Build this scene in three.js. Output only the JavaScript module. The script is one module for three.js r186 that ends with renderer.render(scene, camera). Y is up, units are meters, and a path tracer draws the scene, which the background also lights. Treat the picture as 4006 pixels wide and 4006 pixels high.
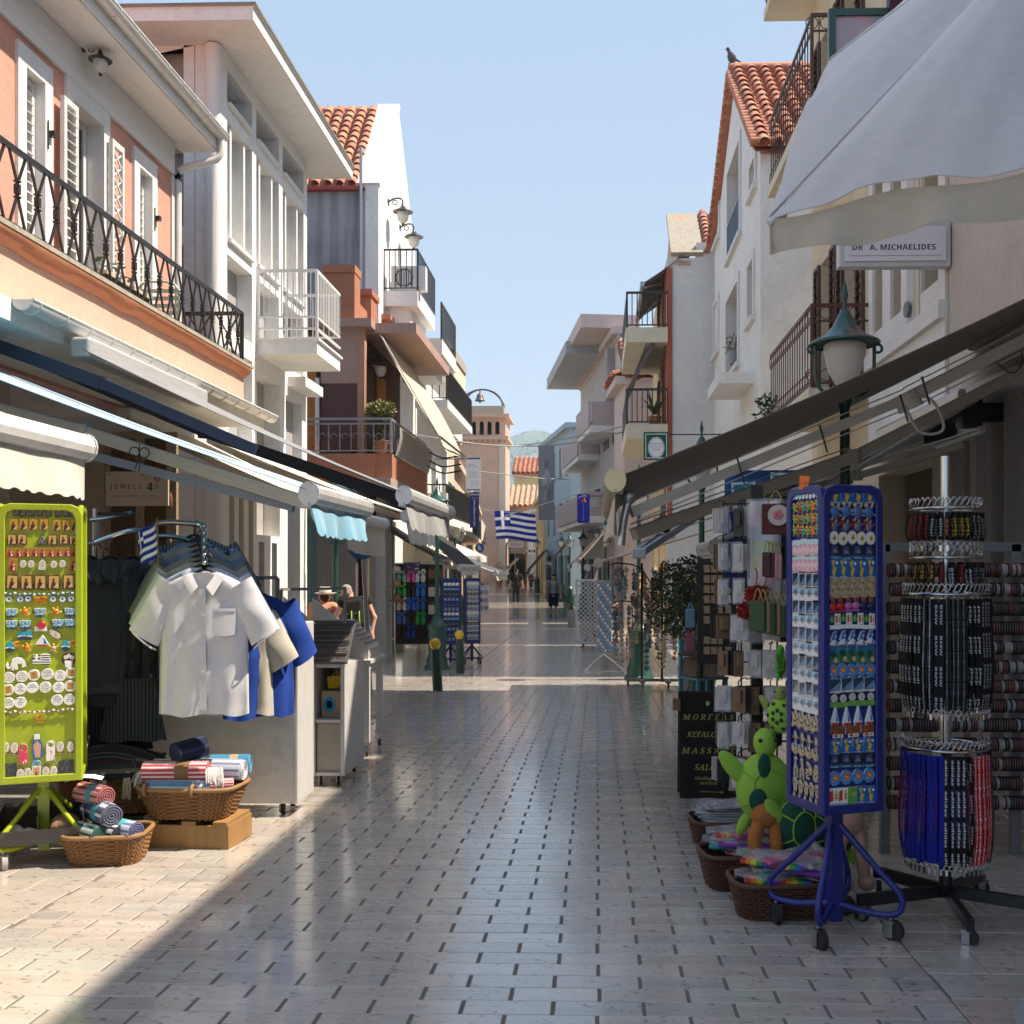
import * as THREE from 'three';
import { mergeGeometries } from 'three/addons/utils/BufferGeometryUtils.js';
import { MarchingCubes } from 'three/addons/objects/MarchingCubes.js';
import { RoundedBoxGeometry } from 'three/addons/geometries/RoundedBoxGeometry.js';

// ---------------------------------------------------------------- camera, sky, sun, exposure
const W = 1024, FOC = 4170, PX = 2224, PY = 2230, EYE = 1.4, YAW = 0.0271;
const scene = new THREE.Scene();
const camera = new THREE.PerspectiveCamera(2 * Math.atan(2003 / FOC) * 180 / Math.PI, 1, 0.1, 6000);
camera.position.set(0, EYE, 0);
camera.rotation.set(0, YAW, 0);
camera.setViewOffset(W, W, -(PX - 2003) / 4006 * W, -(PY - 2003) / 4006 * W, W, W);
camera.focus = 10.5; camera.userData.fStop = 5.6;
const renderer = new THREE.WebGLRenderer();
renderer.toneMapping = THREE.LinearToneMapping;
renderer.toneMappingExposure = 1.9;
renderer.shadowMap.enabled = true;

const SUN_EL = 56 * Math.PI / 180, SUN_AZ = 5 * Math.PI / 180;     // from the right-hand houses, a little from beyond
const sunDir = new THREE.Vector3(Math.cos(SUN_EL) * Math.cos(SUN_AZ), Math.sin(SUN_EL), -Math.cos(SUN_EL) * Math.sin(SUN_AZ));
const sun = new THREE.DirectionalLight(0xfff1dd, 4.9);
sun.position.copy(sunDir).multiplyScalar(80); sun.position.z -= 25; sun.target.position.set(0, 0, -25);
sun.shadow.radius = 1.3; sun.shadow.mapSize.set(4096, 4096);
Object.assign(sun.shadow.camera, { left: -45, right: 45, top: 60, bottom: -60, near: 1, far: 220 });
scene.add(sun, sun.target);
{
  const w = 256, h = 128, data = new Float32Array(w * h * 4);
  for (let j = 0; j < h; j++) for (let i = 0; i < w; i++) {
    const el = (j + 0.5) / h * Math.PI - Math.PI / 2, s = Math.max(0, Math.sin(el)), k = Math.pow(s, 0.6), o = (j * w + i) * 4;
    const hor = [0.35, 0.415, 0.47], zen = [0.165, 0.265, 0.43], az = (i + 0.5) / w * Math.PI * 2 - Math.PI, dx = Math.cos(el) * Math.cos(az), dz = Math.cos(el) * Math.sin(az);
    const ang = Math.acos(Math.max(-1, Math.min(1, dx * sunDir.x + Math.sin(el) * sunDir.y + dz * sunDir.z))), glow = 0.5 * Math.exp(-ang / 0.3), tint = [1, 0.95, 0.88];   // hazy aureole round the sun
    for (let c = 0; c < 3; c++) data[o + c] = hor[c] + (zen[c] - hor[c]) * k + glow * tint[c];
    data[o + 3] = 1;
  }
  const t = new THREE.DataTexture(data, w, h, THREE.RGBAFormat, THREE.FloatType);
  t.mapping = THREE.EquirectangularReflectionMapping; t.magFilter = t.minFilter = THREE.LinearFilter; t.needsUpdate = true;
  scene.background = t; scene.environment = t;
}

// ---------------------------------------------------------------- helpers
let seed = 7;
const rnd = () => { seed = (seed * 1664525 + 1013904223) >>> 0; return seed / 4294967296; };
const rr = (a, b) => a + (b - a) * rnd();
const pick = (a) => a[Math.floor(rnd() * a.length)];
const V = (x, y, z) => new THREE.Vector3(x, y, z);
const lerp = (a, b, t) => a + (b - a) * t;
// the street falls gently away from the camera, runs level, then climbs
function gy(d) { if (d < 18) return -0.026 * d; if (d < 22) { const t = (d - 18) / 4; return -0.468 - 0.026 * 4 * (t - t * t / 2); } if (d < 42) return -0.52; if (d < 48) { const t = (d - 42) / 6; return -0.52 + 0.02 * 6 * t * t / 2; } return -0.46 + 0.02 * (d - 48); }
const cY = Math.cos(YAW), sY = Math.sin(YAW);
function P(u, v, d) { const a = (u - PX) / FOC, x = d * (a * cY - sY) / (cY + a * sY); return V(x, EYE - (v - PY) / FOC * (-x * sY + d * cY), -d); }   // measured picture point at distance d
const XU = (u, d) => P(u, PY, d).x;
const YV = (v, d, x = 0) => EYE - (v - PY) / FOC * (-x * sY + d * cY);
function DU(u, x) { const a = (u - PX) / FOC; return x * (cY + a * sY) / (a * cY - sY); }     // distance at which a line x = const shows at column u
function GP(u, v) { let a = 1, b = 140; for (let i = 0; i < 40; i++) { const m = (a + b) / 2; if (P(u, v, m).y > gy(m)) a = m; else b = m; } const p = P(u, v, a); p.y = gy(a); return p; }

const names = new Map();
function numbered(n) { const k = names.get(n) || 0; names.set(n, k + 1); return k ? n + '_' + String(k).padStart(3, '0') : n; }
const BASE = new WeakMap();
function tag(o, label, category, group, kind) { if (label) o.userData.label = label; if (category) o.userData.category = category; if (group) o.userData.group = group; if (kind) o.userData.kind = kind; return o; }
// a thing whose parts are given in local axes
function T(name, label, category, p = V(0, 0, 0), ry = 0, group) { const g = new THREE.Group(); g.name = numbered(name); g.position.copy(p); g.rotation.y = ry; tag(g, label, category, group); scene.add(g); return g; }
// a thing whose parts are given in world axes
function TW(name, label, category, p = V(0, 0, 0), group) { const g = T(name, label, category, p, 0, group); BASE.set(g, p.clone()); return g; }
function M(name, geo, mat, parent = scene, label) {
  if (Array.isArray(geo)) geo = merge(geo);
  const m = new THREE.Mesh(geo, mat); m.name = parent === scene ? numbered(name) : name;
  if (label) m.userData.label = label;
  const b = BASE.get(parent); if (b) { m.position.copy(b).negate(); }
  parent.add(m); return m;
}
// a sub-part in the axes of its part (part and sub-part share the same axes)
function SM(name, geo, mat, part) { const m = new THREE.Mesh(Array.isArray(geo) ? merge(geo) : geo, mat); m.name = name; part.add(m); return m; }
function struct(name, geo, mat) { const m = M(name, geo, mat); m.userData.kind = 'structure'; return m; }
function dup(root, p, ry, label, group) { const r = root.clone(); r.name = numbered(root.name.replace(/_\d{3}$/, '')); r.userData = { ...root.userData }; if (p) r.position.copy(p); if (ry !== undefined) r.rotation.y = ry; if (label) r.userData.label = label; if (group) r.userData.group = group; scene.add(r); return r; }

function clean(g) { let q = g.index ? g.toNonIndexed() : g; for (const k of Object.keys(q.attributes)) if (!['position', 'normal', 'uv', 'color'].includes(k)) q.deleteAttribute(k); if (!q.attributes.uv) q.setAttribute('uv', new THREE.BufferAttribute(new Float32Array(q.attributes.position.count * 2), 2)); if (!q.attributes.normal) q.computeVertexNormals(); q.morphAttributes = {}; return q; }
function merge(list) { list = list.flat(9).map(clean); return list.length === 1 ? list[0] : mergeGeometries(list); }
function muv(g) {   // texture coordinates in metres, by the way each face points
  g = clean(Array.isArray(g) ? merge(g) : g); const p = g.attributes.position, n = g.attributes.normal, uv = g.attributes.uv;
  for (let i = 0; i < p.count; i++) { const ax = Math.abs(n.getX(i)), ay = Math.abs(n.getY(i)), az = Math.abs(n.getZ(i)); if (ay > ax && ay > az) uv.setXY(i, p.getX(i), p.getZ(i)); else if (ax > az) uv.setXY(i, p.getZ(i), p.getY(i)); else uv.setXY(i, p.getX(i), p.getY(i)); }
  return g;
}
function tf(g, x = 0, y = 0, z = 0, rx = 0, ry = 0, rz = 0, s = 1) { const m = new THREE.Matrix4().compose(V(x, y, z), new THREE.Quaternion().setFromEuler(new THREE.Euler(rx, ry, rz, 'YXZ')), typeof s === 'number' ? V(s, s, s) : s); g.applyMatrix4(m); return g; }
const box = (w, h, d, x = 0, y = 0, z = 0, rx = 0, ry = 0, rz = 0) => tf(new THREE.BoxGeometry(w, h, d), x, y, z, rx, ry, rz);
const rbox = (w, h, d, r, x = 0, y = 0, z = 0, rx = 0, ry = 0, rz = 0, seg = 2) => tf(new RoundedBoxGeometry(w, h, d, seg, Math.min(r, w / 2.05, h / 2.05, d / 2.05)), x, y, z, rx, ry, rz);
const cyl = (r0, r1, h, x = 0, y = 0, z = 0, rx = 0, ry = 0, rz = 0, n = 14, open = false) => tf(new THREE.CylinderGeometry(r1, r0, h, n, 1, open), x, y, z, rx, ry, rz);
const sph = (r, x = 0, y = 0, z = 0, sx = 1, sy = 1, sz = 1, n = 12) => tf(new THREE.SphereGeometry(r, n, Math.round(n * 0.7)), x, y, z, 0, 0, 0, V(sx, sy, sz));
const tor = (R, r, x = 0, y = 0, z = 0, rx = 0, ry = 0, rz = 0, n = 16, arc = Math.PI * 2) => tf(new THREE.TorusGeometry(R, r, 6, n, arc), x, y, z, rx, ry, rz);
const lathe = (pts, n = 20, x = 0, y = 0, z = 0) => tf(new THREE.LatheGeometry(pts.map(([a, b]) => new THREE.Vector2(a, b)), n), x, y, z);
function tube(pts, r, seg, n = 7, closed = false) { const c = new THREE.CatmullRomCurve3(pts.map((p) => p.isVector3 ? p : V(...p)), closed, 'catmullrom', 0.5); return new THREE.TubeGeometry(c, seg || pts.length * 5, r, n, closed); }
function bar(a, b, w, h = w, rnd0 = 0) { a = a.isVector3 ? a : V(...a); b = b.isVector3 ? b : V(...b); const L = a.distanceTo(b); const g = rnd0 ? new THREE.CylinderGeometry(w / 2, w / 2, L, 10) : new THREE.BoxGeometry(w, L, h); const d = b.clone().sub(a).normalize(); let q; if (Math.abs(d.y) > 0.9999) q = new THREE.Quaternion().setFromUnitVectors(V(0, 1, 0), d); else { const z = V(0, 1, 0).cross(d).normalize(), x = d.clone().cross(z).normalize(); q = new THREE.Quaternion().setFromRotationMatrix(new THREE.Matrix4().makeBasis(x, d, z)); } g.applyMatrix4(new THREE.Matrix4().compose(a.clone().add(b).multiplyScalar(0.5), q, V(1, 1, 1))); return g; }
const rod = (a, b, r) => bar(a, b, r * 2, r * 2, 1);
function shp(pts, holes = []) { const s = new THREE.Shape(pts.map(([x, y]) => new THREE.Vector2(x, y))); for (const h of holes) s.holes.push(new THREE.Path(h.map(([x, y]) => new THREE.Vector2(x, y)))); return s; }
const ext = (s, depth, bevel = 0, cs = 8) => new THREE.ExtrudeGeometry(s, { depth, curveSegments: cs, bevelEnabled: bevel > 0, bevelThickness: bevel, bevelSize: bevel, bevelSegments: 1 });
const rect = (x0, y0, x1, y1) => [[x0, y0], [x1, y0], [x1, y1], [x0, y1]];
function grid(nu, nv, f) { const g = new THREE.PlaneGeometry(1, 1, nu, nv), p = g.attributes.position, uv = g.attributes.uv; for (let i = 0; i < p.count; i++) { const q = f(uv.getX(i), uv.getY(i)); p.setXYZ(i, q.x, q.y, q.z); } g.computeVertexNormals(); return g; }
function thick(nu, nv, f, t) { const a = grid(nu, nv, f); const p = a.attributes.position, n = a.attributes.normal, b = a.clone(), q = b.attributes.position; for (let i = 0; i < p.count; i++) q.setXYZ(i, p.getX(i) - n.getX(i) * t, p.getY(i) - n.getY(i) * t, p.getZ(i) - n.getZ(i) * t); const ix = b.index.array; for (let i = 0; i < ix.length; i += 3) { const k = ix[i]; ix[i] = ix[i + 1]; ix[i + 1] = k; } b.computeVertexNormals();
  const R = []; const idx = (i, j) => j * (nu + 1) + i; for (let i = 0; i < nu; i++) { R.push([idx(i, 0), idx(i + 1, 0)], [idx(i, nv), idx(i + 1, nv)]); } for (let j = 0; j < nv; j++) { R.push([idx(0, j), idx(0, j + 1)], [idx(nu, j), idx(nu, j + 1)]); }
  const pos = []; for (const [i, j] of R) { const A = [p.getX(i), p.getY(i), p.getZ(i)], B = [p.getX(j), p.getY(j), p.getZ(j)], C = [q.getX(i), q.getY(i), q.getZ(i)], D = [q.getX(j), q.getY(j), q.getZ(j)]; pos.push(...A, ...B, ...C, ...B, ...D, ...C); }
  const e = new THREE.BufferGeometry(); e.setAttribute('position', new THREE.Float32BufferAttribute(pos, 3)); e.computeVertexNormals(); return merge([a, b, e]); }

// ---------------------------------------------------------------- procedural textures and materials
const lat = new Float32Array(65536).map(() => rnd());
function vn(x, y, per) { const xi = Math.floor(x), yi = Math.floor(y), fx = x - xi, fy = y - yi, u = fx * fx * (3 - 2 * fx), w = fy * fy * (3 - 2 * fy); const L = (a, b) => lat[((((a % per) + per) % per) + (((b % per) + per) % per) * 257) & 65535]; return lerp(lerp(L(xi, yi), L(xi + 1, yi), u), lerp(L(xi, yi + 1), L(xi + 1, yi + 1), u), w); }
function fbm(x, y, per, oct = 4) { let s = 0, a = 0.5, n = 0; for (let i = 0; i < oct; i++) { s += a * vn(x, y, per); n += a; a *= 0.5; x *= 2; y *= 2; per *= 2; } return s / n; }
function tex(w, h, f, srgb = true, size = [1, 1]) { const d = new Uint8Array(w * h * 4); for (let j = 0; j < h; j++) for (let i = 0; i < w; i++) { const c = f(i / w, j / h), o = (j * w + i) * 4; if (typeof c === 'number') d[o] = d[o + 1] = d[o + 2] = Math.max(0, Math.min(255, c * 255)); else for (let k = 0; k < 3; k++) d[o + k] = Math.max(0, Math.min(255, c[k] * 255)); d[o + 3] = 255; } const t = new THREE.DataTexture(d, w, h); t.wrapS = t.wrapT = THREE.RepeatWrapping; t.magFilter = t.minFilter = THREE.LinearFilter; if (srgb) t.colorSpace = THREE.SRGBColorSpace; t.repeat.set(1 / size[0], 1 / size[1]); t.needsUpdate = true; return t; }
function canvasTex(w, h, draw, rep) { const c = document.createElement('canvas'); c.width = w; c.height = h; const x = c.getContext('2d'); draw(x, w, h); const t = new THREE.CanvasTexture(c); t.colorSpace = THREE.SRGBColorSpace; t.magFilter = THREE.LinearFilter; if (rep) { t.wrapS = t.wrapT = THREE.RepeatWrapping; t.repeat.set(1 / rep[0], 1 / rep[1]); } return t; }
const plasterT = tex(512, 512, (x, y) => 0.86 + 0.10 * fbm(x * 4, y * 4, 4, 5) + 0.06 * (fbm(x * 60, y * 60, 60, 2) - 0.3), true, [3.1, 3.1]);
const plasterB = tex(256, 256, (x, y) => fbm(x * 40, y * 40, 40, 3), false, [1.3, 1.3]);
const streakT = tex(512, 512, (x, y) => { const s = Math.pow(fbm(x * 26, y * 1.5 + 3, 26, 4), 2.2) * 1.6, k = fbm(x * 4, y * 4, 4, 4); return 0.98 - 0.42 * s * k - 0.12 * k; }, true, [4.3, 3.7]);
const weaveT = tex(128, 128, (x, y) => 0.9 + 0.06 * (Math.sin(x * 201) * Math.sin(y * 201)) + 0.05 * fbm(x * 12, y * 12, 12, 3), true, [0.3, 0.3]);
const weaveB = tex(128, 128, (x, y) => 0.5 + 0.25 * (Math.sin(x * 201) + Math.sin(y * 201)) * 0.5 + 0.5 * fbm(x * 6, y * 6, 6, 3), false, [0.3, 0.3]);
const woodT = tex(256, 256, (x, y) => { const g = fbm(x * 3, y * 34, 3, 4); return 0.62 + 0.38 * Math.abs(Math.sin(g * 16)) * (0.7 + 0.3 * fbm(x * 20, y * 90, 20, 2)); }, true, [0.8, 0.5]);
const wornT = tex(256, 256, (x, y) => { const f = fbm(x * 8, y * 8, 8, 5); return 0.86 + 0.16 * f - 0.07 * Math.max(0, Math.min(1, (f - 0.62) * 12)); }, true, [0.9, 0.9]);
const leafT = tex(64, 64, (x, y) => 0.7 + 0.3 * fbm(x * 6, y * 6, 6, 3));
const C = (h) => new THREE.Color(h);
const RGB = (r, g, b) => new THREE.Color().setRGB(r, g, b);
const std = (color, roughness = 0.7, o = {}) => new THREE.MeshStandardMaterial({ color: (color.isColor ? color : C(color)), roughness, side: THREE.DoubleSide, ...o });
const phys = (color, roughness = 0.5, o = {}) => new THREE.MeshPhysicalMaterial({ color: (color.isColor ? color : C(color)), roughness, side: THREE.DoubleSide, ...o });
const plaster = (color, r = 0.92, o = {}) => std(color, r, { map: plasterT, bumpMap: plasterB, bumpScale: 0.003, ...o });
const grimy = (color, r = 0.92) => std(color, r, { map: streakT, bumpMap: plasterB, bumpScale: 0.004 });
const paint = (color, r = 0.35, metalness = 0) => phys(color, r, { map: wornT, metalness, clearcoat: 0.25, clearcoatRoughness: 0.3 });
const cloth = (color, o = {}) => std(color, 0.95, { map: weaveT, bumpMap: weaveB, bumpScale: 0.0012, ...o });
const wood = (color, r = 0.65) => std(color, r, { map: woodT, bumpMap: woodT, bumpScale: 0.001 });
const sailcloth = (color, through = 0.35) => phys(color, 0.95, { map: weaveT, transmission: through, thickness: 0 });
const glassM = phys(0xffffff, 0.03, { transmission: 1, thickness: 0, ior: 1.5 });
const darkGlass = phys(RGB(0.02, 0.025, 0.03), 0.04, { specularIntensity: 1 });
const chrome = std(RGB(0.62, 0.62, 0.62), 0.18, { metalness: 1 });
const steel = std(RGB(0.45, 0.45, 0.46), 0.32, { metalness: 1, map: wornT });
const blackM = paint(RGB(0.012, 0.012, 0.013), 0.4);
const rubber = std(RGB(0.025, 0.025, 0.026), 0.8);
const whiteP = paint(RGB(0.78, 0.78, 0.76), 0.4);
const white = plaster(RGB(0.84, 0.83, 0.81));
const cream = plaster(RGB(0.78, 0.71, 0.56));
const greenIron = paint(RGB(0.012, 0.075, 0.055), 0.38);
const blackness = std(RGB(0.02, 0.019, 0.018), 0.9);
// ---------------------------------------------------------------- ground and paving
const grainT = tex(512, 512, (x, y) => { const f = fbm(x * 3, y * 14, 3, 5), p = fbm(x * 40 + 9, y * 90, 40, 2); return [0.9 + 0.13 * (f - 0.4), 0.895 + 0.14 * (f - 0.4), 0.89 + 0.15 * (f - 0.4)].map((c) => c - (p > 0.79 ? 0.28 : 0)); }, true, [1.24, 0.9]);
const grainR = tex(512, 512, (x, y) => 0.42 + 0.5 * fbm(x * 5, y * 9, 5, 5) + 0.25 * (fbm(x * 50, y * 120, 50, 2) - 0.4), false, [1.7, 1.3]);
const grainB = tex(512, 512, (x, y) => { const p = fbm(x * 40 + 9, y * 90, 40, 2); return 0.6 + 0.3 * fbm(x * 9, y * 9, 9, 3) - (p > 0.78 ? 0.5 : 0); }, false, [1.24, 0.9]);
const tileTones = [[0.62, 0.55, 0.485], [0.66, 0.595, 0.53], [0.58, 0.52, 0.46], [0.63, 0.545, 0.485], [0.59, 0.56, 0.505], [0.54, 0.50, 0.46]];
const stone = (c, vc) => phys(RGB(...c), 0.34, { map: grainT, roughnessMap: grainR, bumpMap: grainB, bumpScale: 0.0006, clearcoat: 0.65, clearcoatRoughness: 0.11, vertexColors: !!vc });
const tileMats = tileTones.map((c) => stone(c));
const tileMix = stone([1, 1, 1], true);
const jointM = std(RGB(0.19, 0.165, 0.14), 0.95, { map: wornT });
const DS = []; for (let d = -30; d < 52; d += 1) DS.push(d); for (let d = 52; d <= 150; d += 6) DS.push(d);
function strip(x0, x1, dy, ds = DS) { const pos = [], uv = []; for (let i = 0; i + 1 < ds.length; i++) { const a = ds[i], b = ds[i + 1], A = [x0, gy(a) + dy, -a], B = [x1, gy(a) + dy, -a], Cc = [x1, gy(b) + dy, -b], D = [x0, gy(b) + dy, -b]; pos.push(...A, ...B, ...Cc, ...A, ...Cc, ...D); for (const q of [A, B, Cc, A, Cc, D]) uv.push(q[0], q[2]); } const g = new THREE.BufferGeometry(); g.setAttribute('position', new THREE.Float32BufferAttribute(pos, 3)); g.setAttribute('uv', new THREE.Float32BufferAttribute(uv, 2)); g.computeVertexNormals(); return g; }
const ground = struct('ground', strip(-300, 300, -0.05), std(RGB(0.3, 0.27, 0.23), 0.95, { map: plasterT }));
const paving = struct('street_paving', strip(-6.4, 4.6, -0.0035, DS.filter((d) => d <= 41)), jointM);
struct('far_paving', strip(-16, 6, -0.02, DS.filter((d) => d >= 39)), phys(RGB(0.56, 0.50, 0.44), 0.36, { map: grainT, roughnessMap: grainR, clearcoat: 1, clearcoatRoughness: 0.1 }));
const ROW = 0.1244, COL = 0.311, GAP = 0.013, GL = 0.0035;
function slabGeo(w, l, t = 0.03, c = 0.0022) { // top with a worn chamfer, sides, no underside
  const x = w / 2, z = l / 2, P4 = (a, b, y) => [[-a, y, b], [a, y, b], [a, y, -b], [-a, y, -b]]; const top = P4(x - c, z - c, 0), mid = P4(x, z, -c), low = P4(x, z, -t), pos = [], q = (a, b, cc, d) => pos.push(...a, ...b, ...cc, ...a, ...cc, ...d);
  q(...top); for (let i = 0; i < 4; i++) { const j = (i + 1) % 4; q(mid[i], mid[j], top[j], top[i]); q(low[i], low[j], mid[j], mid[i]); }
  const g = new THREE.BufferGeometry(); g.setAttribute('position', new THREE.Float32BufferAttribute(pos, 3)); g.computeVertexNormals(); return g;
}
const tileVariants = []; for (let i = 0; i < 12; i++) { const g = slabGeo(COL - GAP, ROW - GL); const h = muv(g); for (let k = 0; k < h.attributes.uv.count; k++) h.attributes.uv.setXY(k, h.attributes.uv.getX(k) + i * 0.37, h.attributes.uv.getY(k) + i * 0.23); tileVariants.push(h); }
{
  let single = 0; const list = [], slope = (d) => Math.atan((gy(d + 0.1) - gy(d - 0.1)) / 0.2), m4 = new THREE.Matrix4();
  const put = (x, d, w, l, alone) => {
    const tilt = [rr(-1, 1) * 0.0016, rr(-1, 1) * 0.0016], y = gy(d) + rr(-0.0008, 0.0008), tone = Math.floor(rnd() * 6);
    if (alone && single < 300) { const m = new THREE.Mesh(tileVariants[Math.floor(rnd() * 12)], tileMats[tone]); m.name = 'paving_tile'; m.position.set(x, y, -d); m.rotation.set(slope(d) + tilt[0], 0, tilt[1]); paving.add(m); single++; } else {
      const g = slabGeo(w, l); m4.compose(V(x, y, -d), new THREE.Quaternion().setFromEuler(new THREE.Euler(slope(d) + tilt[0], 0, tilt[1])), V(1, 1, 1)); g.applyMatrix4(m4); const n = g.attributes.position.count, col = new Float32Array(n * 3), k = rr(0.93, 1.06), c = tileTones[tone]; for (let i = 0; i < n; i++) { col[i * 3] = c[0] * k; col[i * 3 + 1] = c[1] * k; col[i * 3 + 2] = c[2] * k; } g.setAttribute('color', new THREE.BufferAttribute(col, 3)); list.push(muv(g));
    }
  };
  const clip = (x, w, lo, hi) => { const a = Math.max(x - w / 2, lo), b = Math.min(x + w / 2, hi); return b - a > 0.03 ? [(a + b) / 2, b - a] : null; };
  for (let r = 0; r < 330; r++) { const d = 0.9 + r * ROW, off = (r % 2) * COL / 2 + (r % 3) * 0.004; for (let k = -9; k < 6; k++) { const x = k * COL + off, c = clip(x, COL - GAP, -2.497, 1.227); if (!c) continue; const full = c[1] > COL - GAP - 0.001; put(c[0], d, c[1], ROW - GL, full && d > 3.3 && x / d > -0.56 && x / d < 0.41); } }
  for (let r = 0; r < 165; r++) { const d = 0.9 + r * 0.2488; for (let k = -1; k < 9; k++) { const w = 0.46, a = clip(-2.51 - (k + 0.5) * w + (r % 2) * w / 2, w - 0.005, -6.4, -2.505), b = clip(1.24 + (k + 0.5) * w - (r % 2) * w / 2, w - 0.005, 1.235, 4.4); if (a) put(a[0], d, a[1], 0.244, false); if (b) put(b[0], d, b[1], 0.244, false); } }
  const rest = new THREE.Mesh(mergeGeometries(list), tileMix); rest.name = 'paving_tiles'; rest.userData.kind = 'stuff'; paving.add(rest);
}
// ---------------------------------------------------------------- building kit
// sides: L = wall facing the street from the left (plane x), R = from the right (plane x), F = wall facing the camera (plane d), B = facing away
function fr(side, plane) { const m = new THREE.Matrix4(); if (side === 'L') m.makeBasis(V(0, 0, -1), V(0, 1, 0), V(1, 0, 0)).setPosition(plane, 0, 0); else if (side === 'R') m.makeBasis(V(0, 0, 1), V(0, 1, 0), V(-1, 0, 0)).setPosition(plane, 0, 0); else if (side === 'F') m.setPosition(0, 0, -plane); else m.makeBasis(V(-1, 0, 0), V(0, 1, 0), V(0, 0, -1)).setPosition(0, 0, -plane); return m; }
const sgn = (side) => (side === 'R' || side === 'B' ? -1 : 1);
const onto = (g, side, plane) => g.applyMatrix4(fr(side, plane));
// box on a facade: a..b along it, y0..y1, o0..o1 outwards
const fbox = (side, plane, a, b, y0, y1, o0, o1) => { const s = sgn(side), p = Math.min(a * s, b * s), q = Math.max(a * s, b * s); return onto(box(q - p, y1 - y0, o1 - o0, (p + q) / 2, (y0 + y1) / 2, (o0 + o1) / 2), side, plane); };
function wallGeo(side, plane, a, b, y0, y1, holes = [], t = 0.25, outline) { const s = sgn(side), o = (outline || rect(a, y0, b, y1)).map(([x, y]) => [x * s, y]); const h = holes.map((r) => (r.length === 4 && typeof r[0] === 'number' ? rect(r[0], r[2], r[1], r[3]) : r).map(([x, y]) => [x * s, y])); const g = ext(shp(o, h), t); g.translate(0, 0, -t); return muv(onto(g, side, plane)); }
function arch(a, b, y0, y1, n = 8) { const r = (b - a) / 2, c = (a + b) / 2, p = [[a, y0], [b, y0]]; for (let i = 0; i <= n; i++) { const t = Math.PI * i / n; p.push([c + r * Math.cos(t), y1 - r + r * Math.sin(t)]); } return p; }
function windowIn(parent, side, plane, a, b, y0, y1, o = {}) { const { fm = whiteP, pm = darkGlass, inset = 0.12, w = 0.05, nx = 2, ny = 1, name = 'window' } = o; const L = Math.min(a, b), R = Math.max(a, b), g = []; g.push(fbox(side, plane, L, L + w, y0, y1, -inset - 0.05, -inset), fbox(side, plane, R - w, R, y0, y1, -inset - 0.05, -inset), fbox(side, plane, L + w, R - w, y0, y0 + w, -inset - 0.05, -inset), fbox(side, plane, L + w, R - w, y1 - w, y1, -inset - 0.05, -inset)); for (let i = 1; i < nx; i++) { const c = lerp(L, R, i / nx); g.push(fbox(side, plane, c - w * 0.4, c + w * 0.4, y0 + w, y1 - w, -inset - 0.045, -inset - 0.004)); } for (let i = 1; i < ny; i++) { const c = lerp(y0, y1, i / ny); g.push(fbox(side, plane, L + w, R - w, c - w * 0.3, c + w * 0.3, -inset - 0.043, -inset - 0.006)); } const f = M(name, g, fm, parent); SM('pane', fbox(side, plane, L + w * 0.5, R - w * 0.5, y0 + w * 0.5, y1 - w * 0.5, -inset - 0.035, -inset - 0.02), pm, f); return f; }
function shutterOn(parent, side, plane, a, b, y0, y1, mat, o = 0.03, pitch = 0.07, slatMax = 30) { const L = Math.min(a, b), R = Math.max(a, b), w = 0.05, g = [fbox(side, plane, L, L + w, y0, y1, o - 0.04, o), fbox(side, plane, R - w, R, y0, y1, o - 0.04, o), fbox(side, plane, L + w, R - w, y0, y0 + w, o - 0.04, o), fbox(side, plane, L + w, R - w, y1 - w, y1, o - 0.04, o)]; const f = M('shutter', g, mat, parent); const n = Math.min(slatMax, Math.floor((y1 - y0 - 2 * w) / pitch)), p = (y1 - y0 - 2 * w) / n; const sg = onto(box(R - L - 2 * w, 0.008, p * 1.05, sgn(side) * (L + R) / 2, 0, o - 0.02, 0.75), side, plane); for (let i = 0; i < n; i++) { const s = SM('slat', sg, mat, f); s.position.y = y0 + w + p * (i + 0.5); } return f; }
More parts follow.
